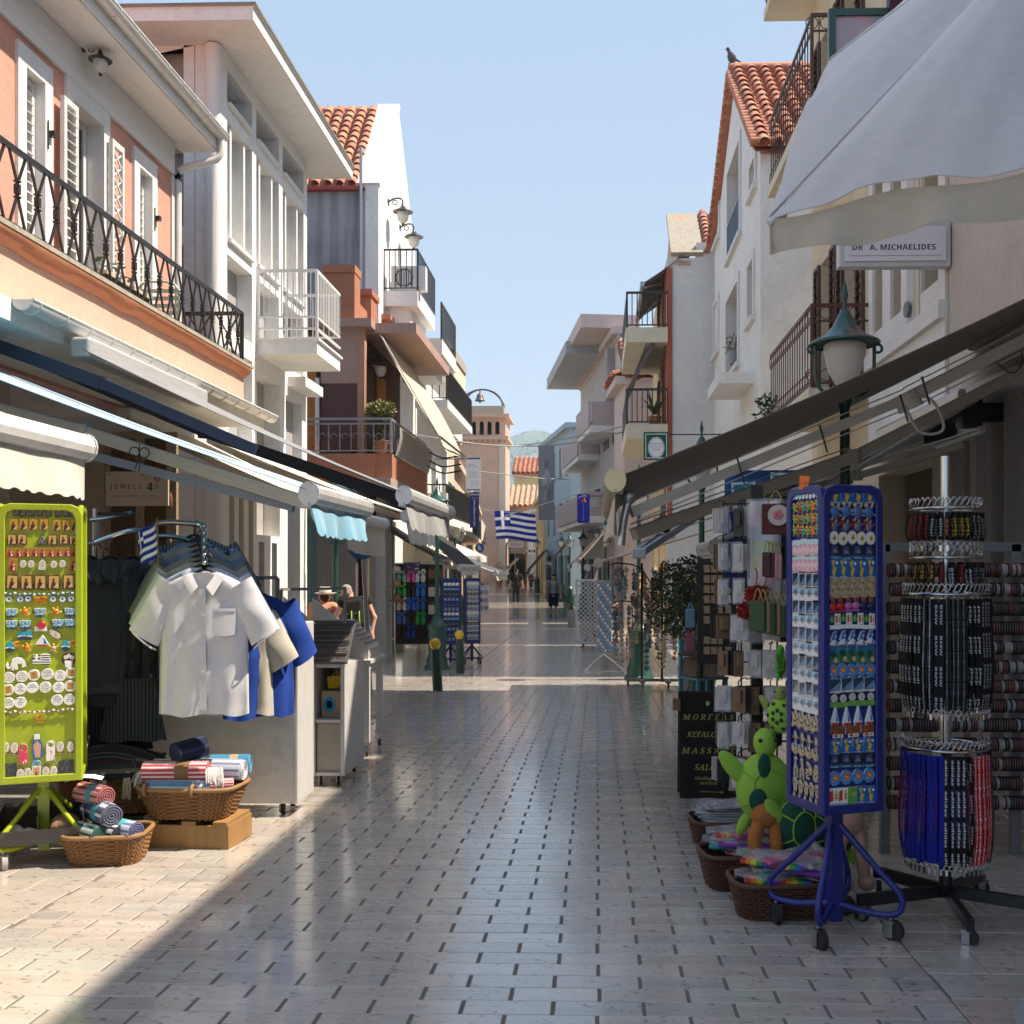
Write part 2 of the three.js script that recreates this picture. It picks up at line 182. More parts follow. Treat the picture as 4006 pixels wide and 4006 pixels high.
// straight railing between two points: rails + balusters; pattern 'bars' | 'cross' | 'fancy' | 'ring'
function railing(parent, a, b, h, mat, o = {}) { const { pattern = 'bars', step = 0.12, r = 0.009, top = 0.022, name = 'railing', low = 0.06, posts = [1, 0] } = o; const L = a.distanceTo(b), dir = b.clone().sub(a).normalize(), up = V(0, 1, 0), at = (t, y) => a.clone().addScaledVector(dir, t).addScaledVector(up, y); const rails = [bar(at(0, h), at(L, h), top * 2, top), bar(at(0, low), at(L, low), top * 1.2, top * 0.8)]; const part = M(name, rails, mat, parent); const n = Math.max(1, Math.round(L / step)), st = L / n; let g;
  if (pattern === 'bars') g = (t) => [rod(at(t, low), at(t, h), r)];
  else if (pattern === 'cross') g = (t) => { const m = (low + h) / 2, k = st * 0.42; return [bar(at(t - k, h), at(t + k * 0.15, m), r * 2), bar(at(t + k * 0.15, m), at(t - k * 0.9, low), r * 2), bar(at(t + k, h), at(t - k * 0.15, m), r * 2), bar(at(t - k * 0.15, m), at(t + k * 0.9, low), r * 2), bar(at(t, m - 0.035), at(t, m + 0.035), r * 4.5), bar(at(t, m + 0.05), at(t, m + 0.062), r * 5), bar(at(t, m - 0.062), at(t, m - 0.05), r * 5)]; };
  else if (pattern === 'ring') g = (t) => { const rg = (y, R) => { const q = tor(R, r * 0.8, 0, 0, 0, 0, 0, 0, 14); q.applyMatrix4(new THREE.Matrix4().makeBasis(dir, up, dir.clone().cross(up)).setPosition(at(t + st / 2, y))); return q; }; return [rod(at(t, low), at(t, h), r), rg(h - st * 0.55, st * 0.42), rg(low + st * 0.55, st * 0.42)]; };
  else g = (t) => { const out = [rod(at(t, low), at(t, h * 0.86), r)]; const k = lathe([[0.002, -0.1], [0.017, -0.03], [0.02, 0], [0.012, 0.05], [0.003, 0.14]], 8); k.applyMatrix4(new THREE.Matrix4().setPosition(at(t, h * 0.55))); out.push(k); const q = tor(st * 0.26, r * 0.7, 0, 0, 0, 0, 0, 0, 10, Math.PI * 1.3); q.applyMatrix4(new THREE.Matrix4().makeBasis(dir, up, dir.clone().cross(up)).setPosition(at(t + st * 0.45, h * 0.5))); out.push(q); return out; };
  for (let i = 0; i <= n; i++) { if (pattern !== 'bars' && i === n) break; SM('baluster', g(pattern === 'bars' ? i * st : (i + 0.5) * st), mat, part); }
  if (pattern === 'fancy') SM('rail', bar(at(0, h * 0.86), at(L, h * 0.86), top * 1.3, top * 0.8), mat, part);
  if (pattern === 'ring') SM('rail', bar(at(0, h - st * 1.1), at(L, h - st * 1.1), top, top * 0.8), mat, part);
  if (posts[0]) SM('post', bar(at(0, 0), at(0, h + 0.01), top * 1.7), mat, part); if (posts[1]) SM('post', bar(at(L, 0), at(L, h + 0.01), top * 1.7), mat, part);
  return part; }
// half-round gutter along the street with bracket rings
function gutter(parent, x, y, d0, d1, r, mat, step = 0.34) { const pts = []; const g = new THREE.CylinderGeometry(r, r, d1 - d0, 16, 1, true, Math.PI / 2, Math.PI); const q = tf(g, 0, 0, 0, Math.PI / 2, 0, 0); q.rotateZ(0); const t = thick(16, 1, (a, b) => V(x + r * Math.cos(Math.PI + a * Math.PI), y + r * Math.sin(Math.PI + a * Math.PI), -lerp(d0, d1, b)), 0.004); const lip = [rod(V(x + r, y, -d0), V(x + r, y, -d1), 0.012), rod(V(x - r, y, -d0), V(x - r, y, -d1), 0.012)]; const cap = (d) => { const s = new THREE.Shape(); s.absarc(0, 0, r, Math.PI, 2 * Math.PI); return ext(s, 0.006).translate(x, y, -d); }; const part = M('gutter', [t, ...lip, cap(d0), cap(d1)], mat, parent); const ring = tor(r + 0.006, 0.008, 0, 0, 0, 0, 0, Math.PI, 14, Math.PI); for (let d = d0 + 0.1; d < d1; d += step) { const b = SM('bracket', ring, mat, part); b.position.set(x, y, -d); } return part; }
const tileM = [RGB(0.50, 0.20, 0.12), RGB(0.58, 0.25, 0.15), RGB(0.45, 0.18, 0.11), RGB(0.55, 0.28, 0.18)].map((c) => std(c, 0.85, { map: wornT }));
const paleTileM = [RGB(0.62, 0.42, 0.28), RGB(0.66, 0.48, 0.34), RGB(0.56, 0.38, 0.27)].map((c) => std(c, 0.85, { map: wornT }));
// barrel-tile roof: corner o, e = along the eave (whole length), s = up the slope (whole length)
function tiledRoof(parent, o, e, s, nc, nr, mats = tileM, name = 'roof') { const n = e.clone().cross(s).normalize(); if (n.y < 0) n.negate(); const cw = e.length() / nc, rl = s.length() / nr, ed = e.clone().normalize(), sd = s.clone().normalize(); const base = grid(1, 1, (a, b) => o.clone().addScaledVector(e, a).addScaledVector(s, b)); const under = grid(1, 1, (a, b) => o.clone().addScaledVector(e, a).addScaledVector(s, b).addScaledVector(n, -0.1)); const part = M(name, [base, under], mats[0], parent); const r = cw * 0.36; const tg = grid(7, 1, (a, b) => { const t = Math.PI * a, rr0 = r * (1.12 - 0.2 * b), l = rl * 1.22 * b, y = rr0 * Math.sin(t) + 0.012 + (1 - b) * 0.035; return V(0, 0, 0).addScaledVector(ed, -rr0 * Math.cos(t)).addScaledVector(sd, l).addScaledVector(n, y); }); const rim = grid(7, 1, (a, b) => { const t = Math.PI * a, rr0 = r * 1.12 - 0.016 * b; return V(0, 0, 0).addScaledVector(ed, -rr0 * Math.cos(t)).addScaledVector(n, rr0 * Math.sin(t) + 0.047); }); const geo = merge([tg, rim]); let k = 0; const extra = []; for (let j = 0; j < nr; j++) for (let i = 0; i < nc; i++) { const p = o.clone().addScaledVector(ed, cw * (i + 0.5) + rr(-0.008, 0.008)).addScaledVector(sd, rl * j + rr(-0.01, 0.01)); if (k++ < 300) { const m = SM('roof_tile', geo, pick(mats), part); m.position.copy(p); } else extra.push(geo.clone().translate(p.x, p.y, p.z)); } if (extra.length) SM('roof_tiles', extra, mats[1], part).userData.kind = 'stuff'; return part; }
function awning(o) { // sloping fabric from the wall (xw,yw) to the front bar (xf,yf) between d0 and d1
  const { name = 'awning', label, group, xw, yw, xf, yf, d0, d1, fm, vm, bm = whiteP, valance = 0.22, arms = true, am = bm, sag = 0.03, cassette = true, wave = 1, capM, armShow = 0.5, vsc = 0.12 } = o;
  const a = TW(name, label, 'awning', V(xw, yw, -(d0 + d1) / 2), group), out = Math.sign(xf - xw);
  M('fabric', muv(thick(6, 14, (u, v) => { const t = v; return V(lerp(xw, xf, t), lerp(yw, yf, t) - sag * Math.sin(Math.PI * t) + 0.012 * Math.sin(u * Math.PI * 3), -lerp(d0, d1, u)); }, 0.004)), fm, a);
  const pr = []; for (let i = 0; i <= 12; i++) { const t = Math.PI * 2 * i / 12; pr.push([0.055 * Math.cos(t) * out + 0.02 * out, 0.062 * Math.sin(t) - 0.02]); }
  const bg = ext(shp(pr), d1 - d0 - 0.03).rotateY(0); bg.translate(0, 0, -(d1 - d0) + 0.015); bg.translate(xf, yf, -d0);
  const fb = M('front_bar', [bg, box(0.05, 0.03, d1 - d0 - 0.04, xf, yf - 0.085, -(d0 + d1) / 2)], bm, a);
  const cp = []; for (let i = 0; i <= 14; i++) { const t = Math.PI * 2 * i / 14; cp.push([0.062 * Math.cos(t) * out + 0.018 * out, 0.07 * Math.sin(t) - 0.022]); }
  for (const d of [d0, d1 - 0.012]) { const c = ext(shp(cp), 0.012); c.translate(xf, yf, -d - 0.012); SM('end_cap', c, capM || bm, fb); SM('bolt', [cyl(0.008, 0.008, 0.006, xf + 0.03 * out, yf + 0.04, -d + 0.003, Math.PI / 2), cyl(0.008, 0.008, 0.006, xf + 0.02 * out, yf - 0.08, -d + 0.003, Math.PI / 2)], steel, fb); }
  if (valance) M('valance', muv(thick(Math.max(10, Math.round((d1 - d0) / vsc) * 4), 5, (u, v) => { const sc = Math.abs(Math.sin(u * (d1 - d0) / vsc * Math.PI)), h = valance * (0.86 + 0.14 * Math.sqrt(sc)); return V(xf + 0.02 * out + (0.018 * Math.sin(u * 23) + 0.02 * Math.sin(u * 9 + 1)) * v * wave + 0.025 * v * out * wave, yf - 0.075 - h * v, -lerp(d0 + 0.02, d1 - 0.02, u)); }, 0.003)), vm || fm, a);
  if (arms) for (const [k, d] of [d0 + 0.25, d1 - 0.25].entries()) { const mid = lerp(d0, d1, 0.5), w0 = V(xw + 0.1 * out, yw - 0.12, -lerp(d, mid, 0.1)), w1 = V(xf - 0.03 * out, yf - 0.06, -d), el = w0.clone().lerp(w1, armShow).add(V(0, -0.03, -(mid - d) * 0.45)); const ar = M('arm', [bar(w0, el, 0.055, 0.07), bar(el, w1, 0.045, 0.06)], am, a); SM('elbow', [cyl(0.042, 0.042, 0.085, el.x, el.y, el.z)], am, ar); }
  if (cassette) M('cassette', rbox(0.16, 0.15, d1 - d0, 0.03, xw - 0.02 * out, yw + 0.02, -(d0 + d1) / 2), bm, a);
  return a;
}
function acUnit(parent, side, plane, a, y, o) { const p = M('air_conditioner', fbox(side, plane, a, a + 0.8, y, y + 0.55, o, o + 0.3), whiteP, parent); const s = sgn(side), g = onto(tor(0.2, 0.012, s * (a + 0.3), y + 0.28, o + 0.305), side, plane); const bars = []; for (let i = -3; i <= 3; i++) bars.push(fbox(side, plane, a + 0.3 + i * 0.055 - 0.006, a + 0.3 + i * 0.055 + 0.006, y + 0.08, y + 0.48, o + 0.301, o + 0.31)); SM('grille', [g, ...bars], blackM, p); return p; }
function wallLamp(parent, p, s = 1) { const g = M('wall_lamp', [cyl(0.05 * s, 0.05 * s, 0.02 * s, p.x, p.y, p.z, 0, 0, Math.PI / 2), tube([[p.x, p.y, p.z], [p.x + 0.1 * s, p.y + 0.05 * s, p.z], [p.x + 0.2 * s, p.y + 0.04 * s, p.z], [p.x + 0.22 * s, p.y - 0.05 * s, p.z]], 0.012 * s), tor(0.035 * s, 0.007 * s, p.x + 0.1 * s, p.y - 0.01 * s, p.z), lathe([[0.02, 0.02], [0.03, -0.02], [0.06, -0.05], [0.15, -0.1], [0.148, -0.105], [0.02, -0.07]].map(([a, b]) => [a * s, b * s]), 16, p.x + 0.22 * s, p.y - 0.05 * s, p.z)], blackM, parent); SM('glass_shade', lathe([[0.085, -0.11], [0.09, -0.16], [0.07, -0.23], [0.02, -0.27]].map(([a, b]) => [a * s, b * s]), 14, p.x + 0.22 * s, p.y - 0.05 * s, p.z), phys(RGB(0.8, 0.78, 0.7), 0.5, { transmission: 0.4, thickness: 0 }), g); SM('finial', sph(0.02 * s, p.x + 0.22 * s, p.y - 0.33 * s, p.z, 1, 1.6, 1), blackM, g); return g; }
function foliage(n, rad, leaf, f, upBias = 0.3) { // leaf-sized faces spread through a volume; f maps a random unit-ball point to the crown
  const pos = [], nor = []; for (let i = 0; i < n; i++) { let x, y, z; do { x = rr(-1, 1); y = rr(-1, 1); z = rr(-1, 1); } while (x * x + y * y + z * z > 1); const p = f ? f(x, y, z) : V(x * rad, y * rad, z * rad); if (!p) continue; const a = rr(0, 6.28), t = rr(-0.9, 0.9), l = leaf * rr(0.6, 1.3), w = l * 0.42, d = V(Math.cos(a) * Math.cos(t), Math.sin(t) + upBias, Math.sin(a) * Math.cos(t)).normalize(), s = V(rr(-1, 1), rr(-1, 1), rr(-1, 1)).cross(d).normalize(), q = p.clone().addScaledVector(d, l), m1 = p.clone().addScaledVector(d, l * 0.5).addScaledVector(s, w * 0.5), m2 = p.clone().addScaledVector(d, l * 0.5).addScaledVector(s, -w * 0.5); pos.push(p.x, p.y, p.z, m1.x, m1.y, m1.z, q.x, q.y, q.z, p.x, p.y, p.z, q.x, q.y, q.z, m2.x, m2.y, m2.z); }
  const g = new THREE.BufferGeometry(); g.setAttribute('position', new THREE.Float32BufferAttribute(pos, 3)); g.computeVertexNormals(); return g; }
const leafGreen = phys(RGB(0.07, 0.13, 0.035), 0.6, { map: leafT, transmission: 0.25, thickness: 0 }), leafOlive = phys(RGB(0.08, 0.11, 0.055), 0.6, { transmission: 0.2, thickness: 0 }), leafYellow = phys(RGB(0.16, 0.17, 0.03), 0.6, { transmission: 0.25, thickness: 0 }), barkM = wood(RGB(0.12, 0.08, 0.05), 0.9), clayM = std(RGB(0.42, 0.17, 0.09), 0.85, { map: wornT });
// ---------------------------------------------------------------- left-hand houses
const salmon = plaster(RGB(0.72, 0.36, 0.27)), salmonPale = plaster(RGB(0.80, 0.50, 0.38)), stoneEdge = std(RGB(0.42, 0.38, 0.31), 0.95, { map: wornT, bumpMap: plasterB, bumpScale: 0.01 }), terracotta = plaster(RGB(0.60, 0.25, 0.13)), greyBlind = std(RGB(0.42, 0.41, 0.41), 0.9, { map: weaveT }), pvc = phys(RGB(0.78, 0.76, 0.73), 0.3, { map: wornT, clearcoat: 0.3 });
{ // pink house
  const h = TW('house', 'salmon pink house with white shutters and a low black iron railing', 'house', V(-4.8, gy(8), -8)), X = -4.8;
  M('wall', [wallGeo('L', X, 1.5, 11.9, 3.1, 6.5, [[8.78, 9.1, 3.5, 5.62], [9.62, 10.2, 3.4, 5.7], [10.98, 11.32, 3.5, 5.62], [7.0, 7.5, 3.5, 5.62], [5.2, 5.7, 3.5, 5.62]], 0.22)], salmon, h);
  M('end_wall', [fbox('F', 11.9, -11, -5.02, 3.1, 6.5, -0.2, 0.0)], salmon, h);
  M('end_wall', [fbox('F', 1.7, -11, -5.02, -0.5, 6.5, -0.2, 0)], salmon, h);
  M('back_wall', [fbox('L', -10.8, 1.6, 12, -0.6, 6.5, -0.2, 0)], salmon, h);
  M('ceiling', [box(6.0, 0.2, 10.1, -8.06, 3.02, -6.75)], white, h);
  for (const [a, b, y1] of [[8.66, 9.22, 5.78], [9.47, 10.32, 5.86], [10.87, 11.44, 5.78], [6.88, 7.62, 5.78], [5.08, 5.82, 5.78]]) M('window_surround', [fbox('L', X, a, a + 0.13, 3.3, y1, -0.21, 0.03), fbox('L', X, b - 0.13, b, 3.3, y1, -0.21, 0.03), fbox('L', X, a + 0.13, b - 0.13, y1 - 0.17, y1, -0.21, 0.03)].map(muv), white, h);
  M('frieze', [fbox('L', X, 1.5, 11.9, 5.86, 6.22, 0.001, 0.035)], white, h);
  M('corner_strip', [fbox('L', X, 11.86, 11.93, 3.1, 5.85, 0.001, 0.02)], white, h);
  for (const [a, b] of [[8.79, 9.09], [10.99, 11.31], [7.02, 7.48], [5.22, 5.68]]) { shutterOn(h, 'L', X, a, b, 3.52, 5.6, whiteP, -0.06, 0.085, 24); }
  windowIn(h, 'L', X, 9.64, 10.18, 3.42, 5.68, { inset: 0.14, nx: 2, ny: 1, name: 'balcony_door', w: 0.06 });
  shutterOn(h, 'L', X, 9.3, 9.56, 3.5, 5.6, whiteP, 0.09, 0.085, 24);
  { const rf = M('shutter', [fbox('L', X, 10.24, 10.28, 3.5, 5.6, 0.05, 0.09), fbox('L', X, 10.46, 10.5, 3.5, 5.6, 0.05, 0.09), fbox('L', X, 10.28, 10.46, 5.54, 5.6, 0.05, 0.09)], whiteP, h); for (let i = 0; i < 15; i++) SM('lattice_bar', [bar(V(X + 0.07, 3.56 + i * 0.13, -10.28), V(X + 0.07, 3.69 + i * 0.13, -10.46), 0.014), bar(V(X + 0.075, 3.56 + i * 0.13, -10.46), V(X + 0.075, 3.69 + i * 0.13, -10.28), 0.014)], whiteP, rf); }
  for (const d of [9.17, 11.4]) M('shutter_stay', [box(0.05, 0.05, 0.05, X + 0.055, 5.2, -d), rod(V(X + 0.04, 5.05, -d + 0.05), V(X + 0.04, 5.3, -d + 0.05), 0.006)], blackM, h);
  M('eaves', [box(0.42, 0.09, 10.7, X + 0.2, 6.27, -6.85), box(0.06, 0.14, 10.7, X + 0.40, 6.31, -6.85)], white, h);
  const rf = M('roof', [thick(1, 1, (u, v) => V(lerp(X + 0.42, -8, v), lerp(6.40, 8.2, v), -lerp(1.4, 12.2, u)), 0.08)], tileM[1], h);
  const gt = gutter(h, X + 0.47, 6.42, 1.4, 12.22, 0.07, pvc, 0.36);
  M('downpipe', [tube([[X + 0.47, 6.36, -12.15], [X + 0.47, 6.2, -12.15], [X + 0.4, 6.1, -12.12], [X + 0.1, 5.98, -12.02], [X + 0.03, 5.88, -12.0], [X + 0.03, 5.6, -12.0], [X + 0.03, 3.2, -12.0]], 0.042, 40, 10)], pvc, h);
  wallLamp(h, V(X + 0.04, YV(190, 9.75, -4.7), -9.75), 0.72);
  // balcony: parapet, stone ledge, railing
  const bx = -4.1, bd0 = 3.5, bd1 = 12.25;
  M('balcony', [box(0.75, 0.14, bd1 - bd0, -4.47, 3.3, -(bd0 + bd1) / 2), muv(fbox('L', bx, bd0, bd1, 3.16, 3.74, -0.12, 0)), muv(fbox('F', bd1, -4.8, bx - 0.12, 3.16, 3.74, 0, 0.12)), muv(fbox('B', bd1, -4.8, bx - 0.12, 3.16, 3.74, -0.12, 0))].map(muv), salmonPale, h);
  { const led = []; for (let d = bd0; d < bd1; d += 0.25) led.push(thick(4, 1, (u, v) => V(bx + 0.07 - 0.05 * u + 0.012 * Math.sin(d * 7), 3.74 + 0.0 - 0.055 * Math.sin(u * 3), -lerp(d, d + 0.25, v)), 0.02)); M('ledge_render', muv(thick(4, 70, (u, v) => { const d = lerp(bd0, bd1, v), n = fbm(d * 3, 0.3, 64, 3); return V(bx + 0.002 + 0.085 * Math.sin(u * Math.PI * 0.5), 3.70 - 0.035 - 0.05 * n + u * (0.065 + 0.05 * n), -d); }, 0.01)), terracotta, h); M('ledge', [muv(box(0.26, 0.035, bd1 - bd0 + 0.1, bx - 0.03, 3.757, -(bd0 + bd1) / 2 - 0.02))], stoneEdge, h); }
  railing(h, V(bx - 0.02, 3.775, -bd0), V(bx - 0.02, 3.775, -bd1), 0.60, blackM, { pattern: 'cross', step: 0.27, r: 0.008 });
  railing(h, V(bx - 0.02, 3.775, -bd1), V(-4.78, 3.775, -bd1), 0.60, blackM, { pattern: 'cross', step: 0.27, r: 0.008 });
  // canopy with the lower gutter over the shop
  M('canopy', [muv(box(0.92, 0.1, 5.6, -4.34, 3.11, -9.5)), muv(box(0.05, 0.15, 5.6, -3.9, 3.12, -9.5))], white, h);
  gutter(h, -3.8, 3.19, 6.95, 12.35, 0.068, pvc, 0.36);
  // shop front beneath, open towards the street
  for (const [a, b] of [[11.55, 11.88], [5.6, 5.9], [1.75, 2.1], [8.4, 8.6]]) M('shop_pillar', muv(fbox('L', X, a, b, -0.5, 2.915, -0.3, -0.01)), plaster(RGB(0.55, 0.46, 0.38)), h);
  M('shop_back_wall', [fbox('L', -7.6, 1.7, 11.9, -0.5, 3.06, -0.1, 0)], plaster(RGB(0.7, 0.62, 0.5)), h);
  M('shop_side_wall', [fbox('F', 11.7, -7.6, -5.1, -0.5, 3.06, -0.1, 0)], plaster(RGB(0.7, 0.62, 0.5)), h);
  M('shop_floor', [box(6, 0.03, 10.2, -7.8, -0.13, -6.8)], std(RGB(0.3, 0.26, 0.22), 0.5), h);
  { const ac = T('ac_unit', 'brown metal planter box on the pink house balcony behind the railing', 'planter', V(-4.45, 3.4, -9.6)); M('trough', [box(0.36, 0.55, 0.9, 0, 0.3, 0)], std(RGB(0.07, 0.045, 0.03), 0.8, { map: wornT }), ac); M('rim', [box(0.4, 0.03, 0.94, 0, 0.59, 0)], std(RGB(0.5, 0.45, 0.36), 0.9), ac); M('foliage', foliage(60, 0.2, 0.09, (x, y, z) => V(x * 0.15, 0.68 + y * 0.1, z * 0.4)), leafOlive, ac); }
  { const tb = T('garden_chair', 'pale green metal chair on the pink house balcony', 'chair', V(-4.45, 3.4, -10.9)), pg = paint(RGB(0.5, 0.58, 0.45), 0.5); for (const [x, z] of [[-0.18, -0.18], [0.18, -0.18], [-0.18, 0.18], [0.18, 0.18]]) M('leg', rod(V(x, 0, z), V(x, 0.44, z), 0.014), pg, tb); M('seat', rbox(0.42, 0.03, 0.42, 0.01, 0, 0.45, 0), pg, tb); for (let i = 0; i < 5; i++) M('slat', box(0.4, 0.04, 0.012, 0, 0.53 + i * 0.075, 0.2), pg, tb); M('back_frame', tube([[-0.2, 0.45, 0.2], [-0.2, 0.85, 0.22], [0, 0.92, 0.22], [0.2, 0.85, 0.22], [0.2, 0.45, 0.2]], 0.013), pg, tb); }
}
{ // white modern building with deep window grid
  const h = TW('white_building', 'white modern building with a deep grid of window bays and wide flat eaves', 'building', V(-4.8, gy(15), -15)), X = -4.8, d0 = 13.52, d1 = 17.5;
  const bays = [[13.7, 14.7], [14.88, 15.95], [16.14, 17.3]], holes = [];
  for (const [a, b] of bays) holes.push([a, b, 7.48, 7.9], [a, b, 5.72, 7.24], [a, b, 4.55, 5.5]);
  holes.push([13.75, 14.7, 3.1, 4.3], [14.9, 16.0, 1.9, 4.2], [16.3, 17.2, 2.9, 4.1]);
  for (const a of [13.78, 14.15, 14.55]) holes.push([a, a + 0.2, 0.3, 2.75]); holes.push([15.0, 15.25, 0.3, 1.8], [15.6, 15.85, 0.3, 1.8], [16.4, 17.1, 0.3, 2.7]);
  M('wall', wallGeo('L', X, d0, d1, -1, 8.12, holes, 0.35), white, h);
  M('side_wall', wallGeo('F', d0, -12, X - 0.36, -1, 8.12, [[XU(517, d0), XU(718, d0), YV(362, d0, -4.9), YV(171, d0, -4.9)], [XU(610, d0), XU(718, d0), YV(885, d0, -4.9), YV(575, d0, -4.9)], [XU(610, d0), XU(718, d0), YV(1290, d0, -4.9), YV(955, d0, -4.9)], [-7.6, -6.4, 6.3, 7.6]], 0.3), white, h);
  M('back_wall', [fbox('L', -11.9, d0, d1, -1, 8.12, -0.2, 0), fbox('F', d1, -12, X - 0.4, -1, 8.1, 0.02, 0.22)], white, h);
  for (const [u0, u1, v0, v1] of [[517, 718, 362, 171], [610, 718, 885, 575], [610, 718, 1290, 955]]) M('window_blind', fbox('F', d0, XU(u0, d0), XU(u1, d0), YV(v0, d0, -4.9), YV(v1, d0, -4.9), -0.28, -0.22), greyBlind, h);
  for (const [a, b] of bays) { M('window_blind', fbox('L', X, a, b, 7.48, 7.9, -0.32, -0.26), greyBlind, h); M('window_sill', fbox('L', X, a + 0.01, b - 0.01, 7.425, 7.475, -0.02, 0.05), white, h); M('window_sill', fbox('L', X, a + 0.01, b - 0.01, 5.665, 5.715, -0.02, 0.05), white, h); const pn = M('panel', fbox('L', X, a, b, 5.72, 7.24, -0.34, -0.30), plaster(RGB(0.62, 0.61, 0.6)), h); for (const t of [0.22, 0.76]) M('fin', fbox('L', X, lerp(a, b, t) - 0.035, lerp(a, b, t) + 0.035, 5.72, 7.24, -0.3, -0.03), white, h); M('window_blind', fbox('L', X, a, b, 4.55, 5.5, -0.34, -0.22), greyBlind, h); }
  M('window_blind', fbox('L', X, 13.75, 14.7, 3.1, 4.3, -0.33, -0.2), greyBlind, h); M('window_blind', fbox('L', X, 16.3, 17.2, 2.9, 4.1, -0.33, -0.15), greyBlind, h); M('door_recess', fbox('L', X, 14.9, 16.0, 1.9, 4.2, -0.34, -0.25), plaster(RGB(0.4, 0.38, 0.36)), h);
  for (const a of [13.78, 14.15, 14.55, 15.0, 15.6]) { const w = a > 14.9 ? 0.25 : 0.2, y1 = a > 14.9 ? 1.8 : 2.75, g = M('grille', fbox('L', X, a, a + w, 0.3, y1, -0.33, -0.3), std(RGB(0.25, 0.24, 0.23), 0.8), h); for (let y = 0.45; y < y1 - 0.1; y += 0.24) SM('lattice_bar', [bar(V(X - 0.12, y, -a - 0.02), V(X - 0.12, y + 0.2, -a - w * 0.5), 0.016), bar(V(X - 0.12, y, -a - w + 0.02), V(X - 0.12, y + 0.2, -a - w * 0.5), 0.016), bar(V(X - 0.12, y + 0.21, -a), V(X - 0.12, y + 0.21, -a - w), 0.014)], blackM, g); }
  windowIn(h, 'L', X, 16.4, 17.1, 0.3, 2.7, { inset: 0.2, fm: blackM });
  M('corner_column', cyl(0.1, 0.1, 9.1, X - 0.1, 3.55, -d0 + 0.03, 0, 0, 0, 24), white, h);
  M('eaves', [muv(box(8.2, 0.17, 5.3, -8.3, 8.205, -15.55)), muv(box(0.02, 0.03, 5.34, -4.19, 8.305, -15.55))], white, h);
  M('roof_edge', [box(8.26, 0.03, 5.36, -8.29, 8.306, -15.55)], stoneEdge, h);
  // balcony
  const b0 = 14.9, b1 = 16.25, bx = -3.95; M('balcony', [muv(box(0.86, 0.19, b1 - b0, -4.375, 4.54, -(b0 + b1) / 2)), muv(box(0.9, 0.03, b1 - b0 + 0.06, -4.36, 4.65, -(b0 + b1) / 2))], white, h);
  railing(h, V(bx, 4.665, -b0), V(bx, 4.665, -b1), 0.95, whiteP, { step: 0.09, r: 0.008, low: 0.3 }); railing(h, V(-4.78, 4.665, -b0), V(bx, 4.665, -b0), 0.95, whiteP, { step: 0.085, r: 0.008, low: 0.3 }); railing(h, V(-4.78, 4.665, -b1), V(bx, 4.665, -b1), 0.95, whiteP, { step: 0.085, r: 0.008, low: 0.3 });
  M('lower_rail', [bar(V(bx, 4.8, -b0), V(bx, 4.8, -b1), 0.03), bar(V(-4.78, 4.8, -b0), V(bx, 4.8, -b0), 0.03)], whiteP, h);
  M('door_hood', [muv(fbox('L', X, 16.4, 17.45, 4.25, 4.4, 0, 0.28))], white, h);
  M('notice', fbox('L', X, 16.62, 16.78, 3.25, 3.75, -0.14, -0.13), std(RGB(0.25, 0.42, 0.75), 0.6), h);
}
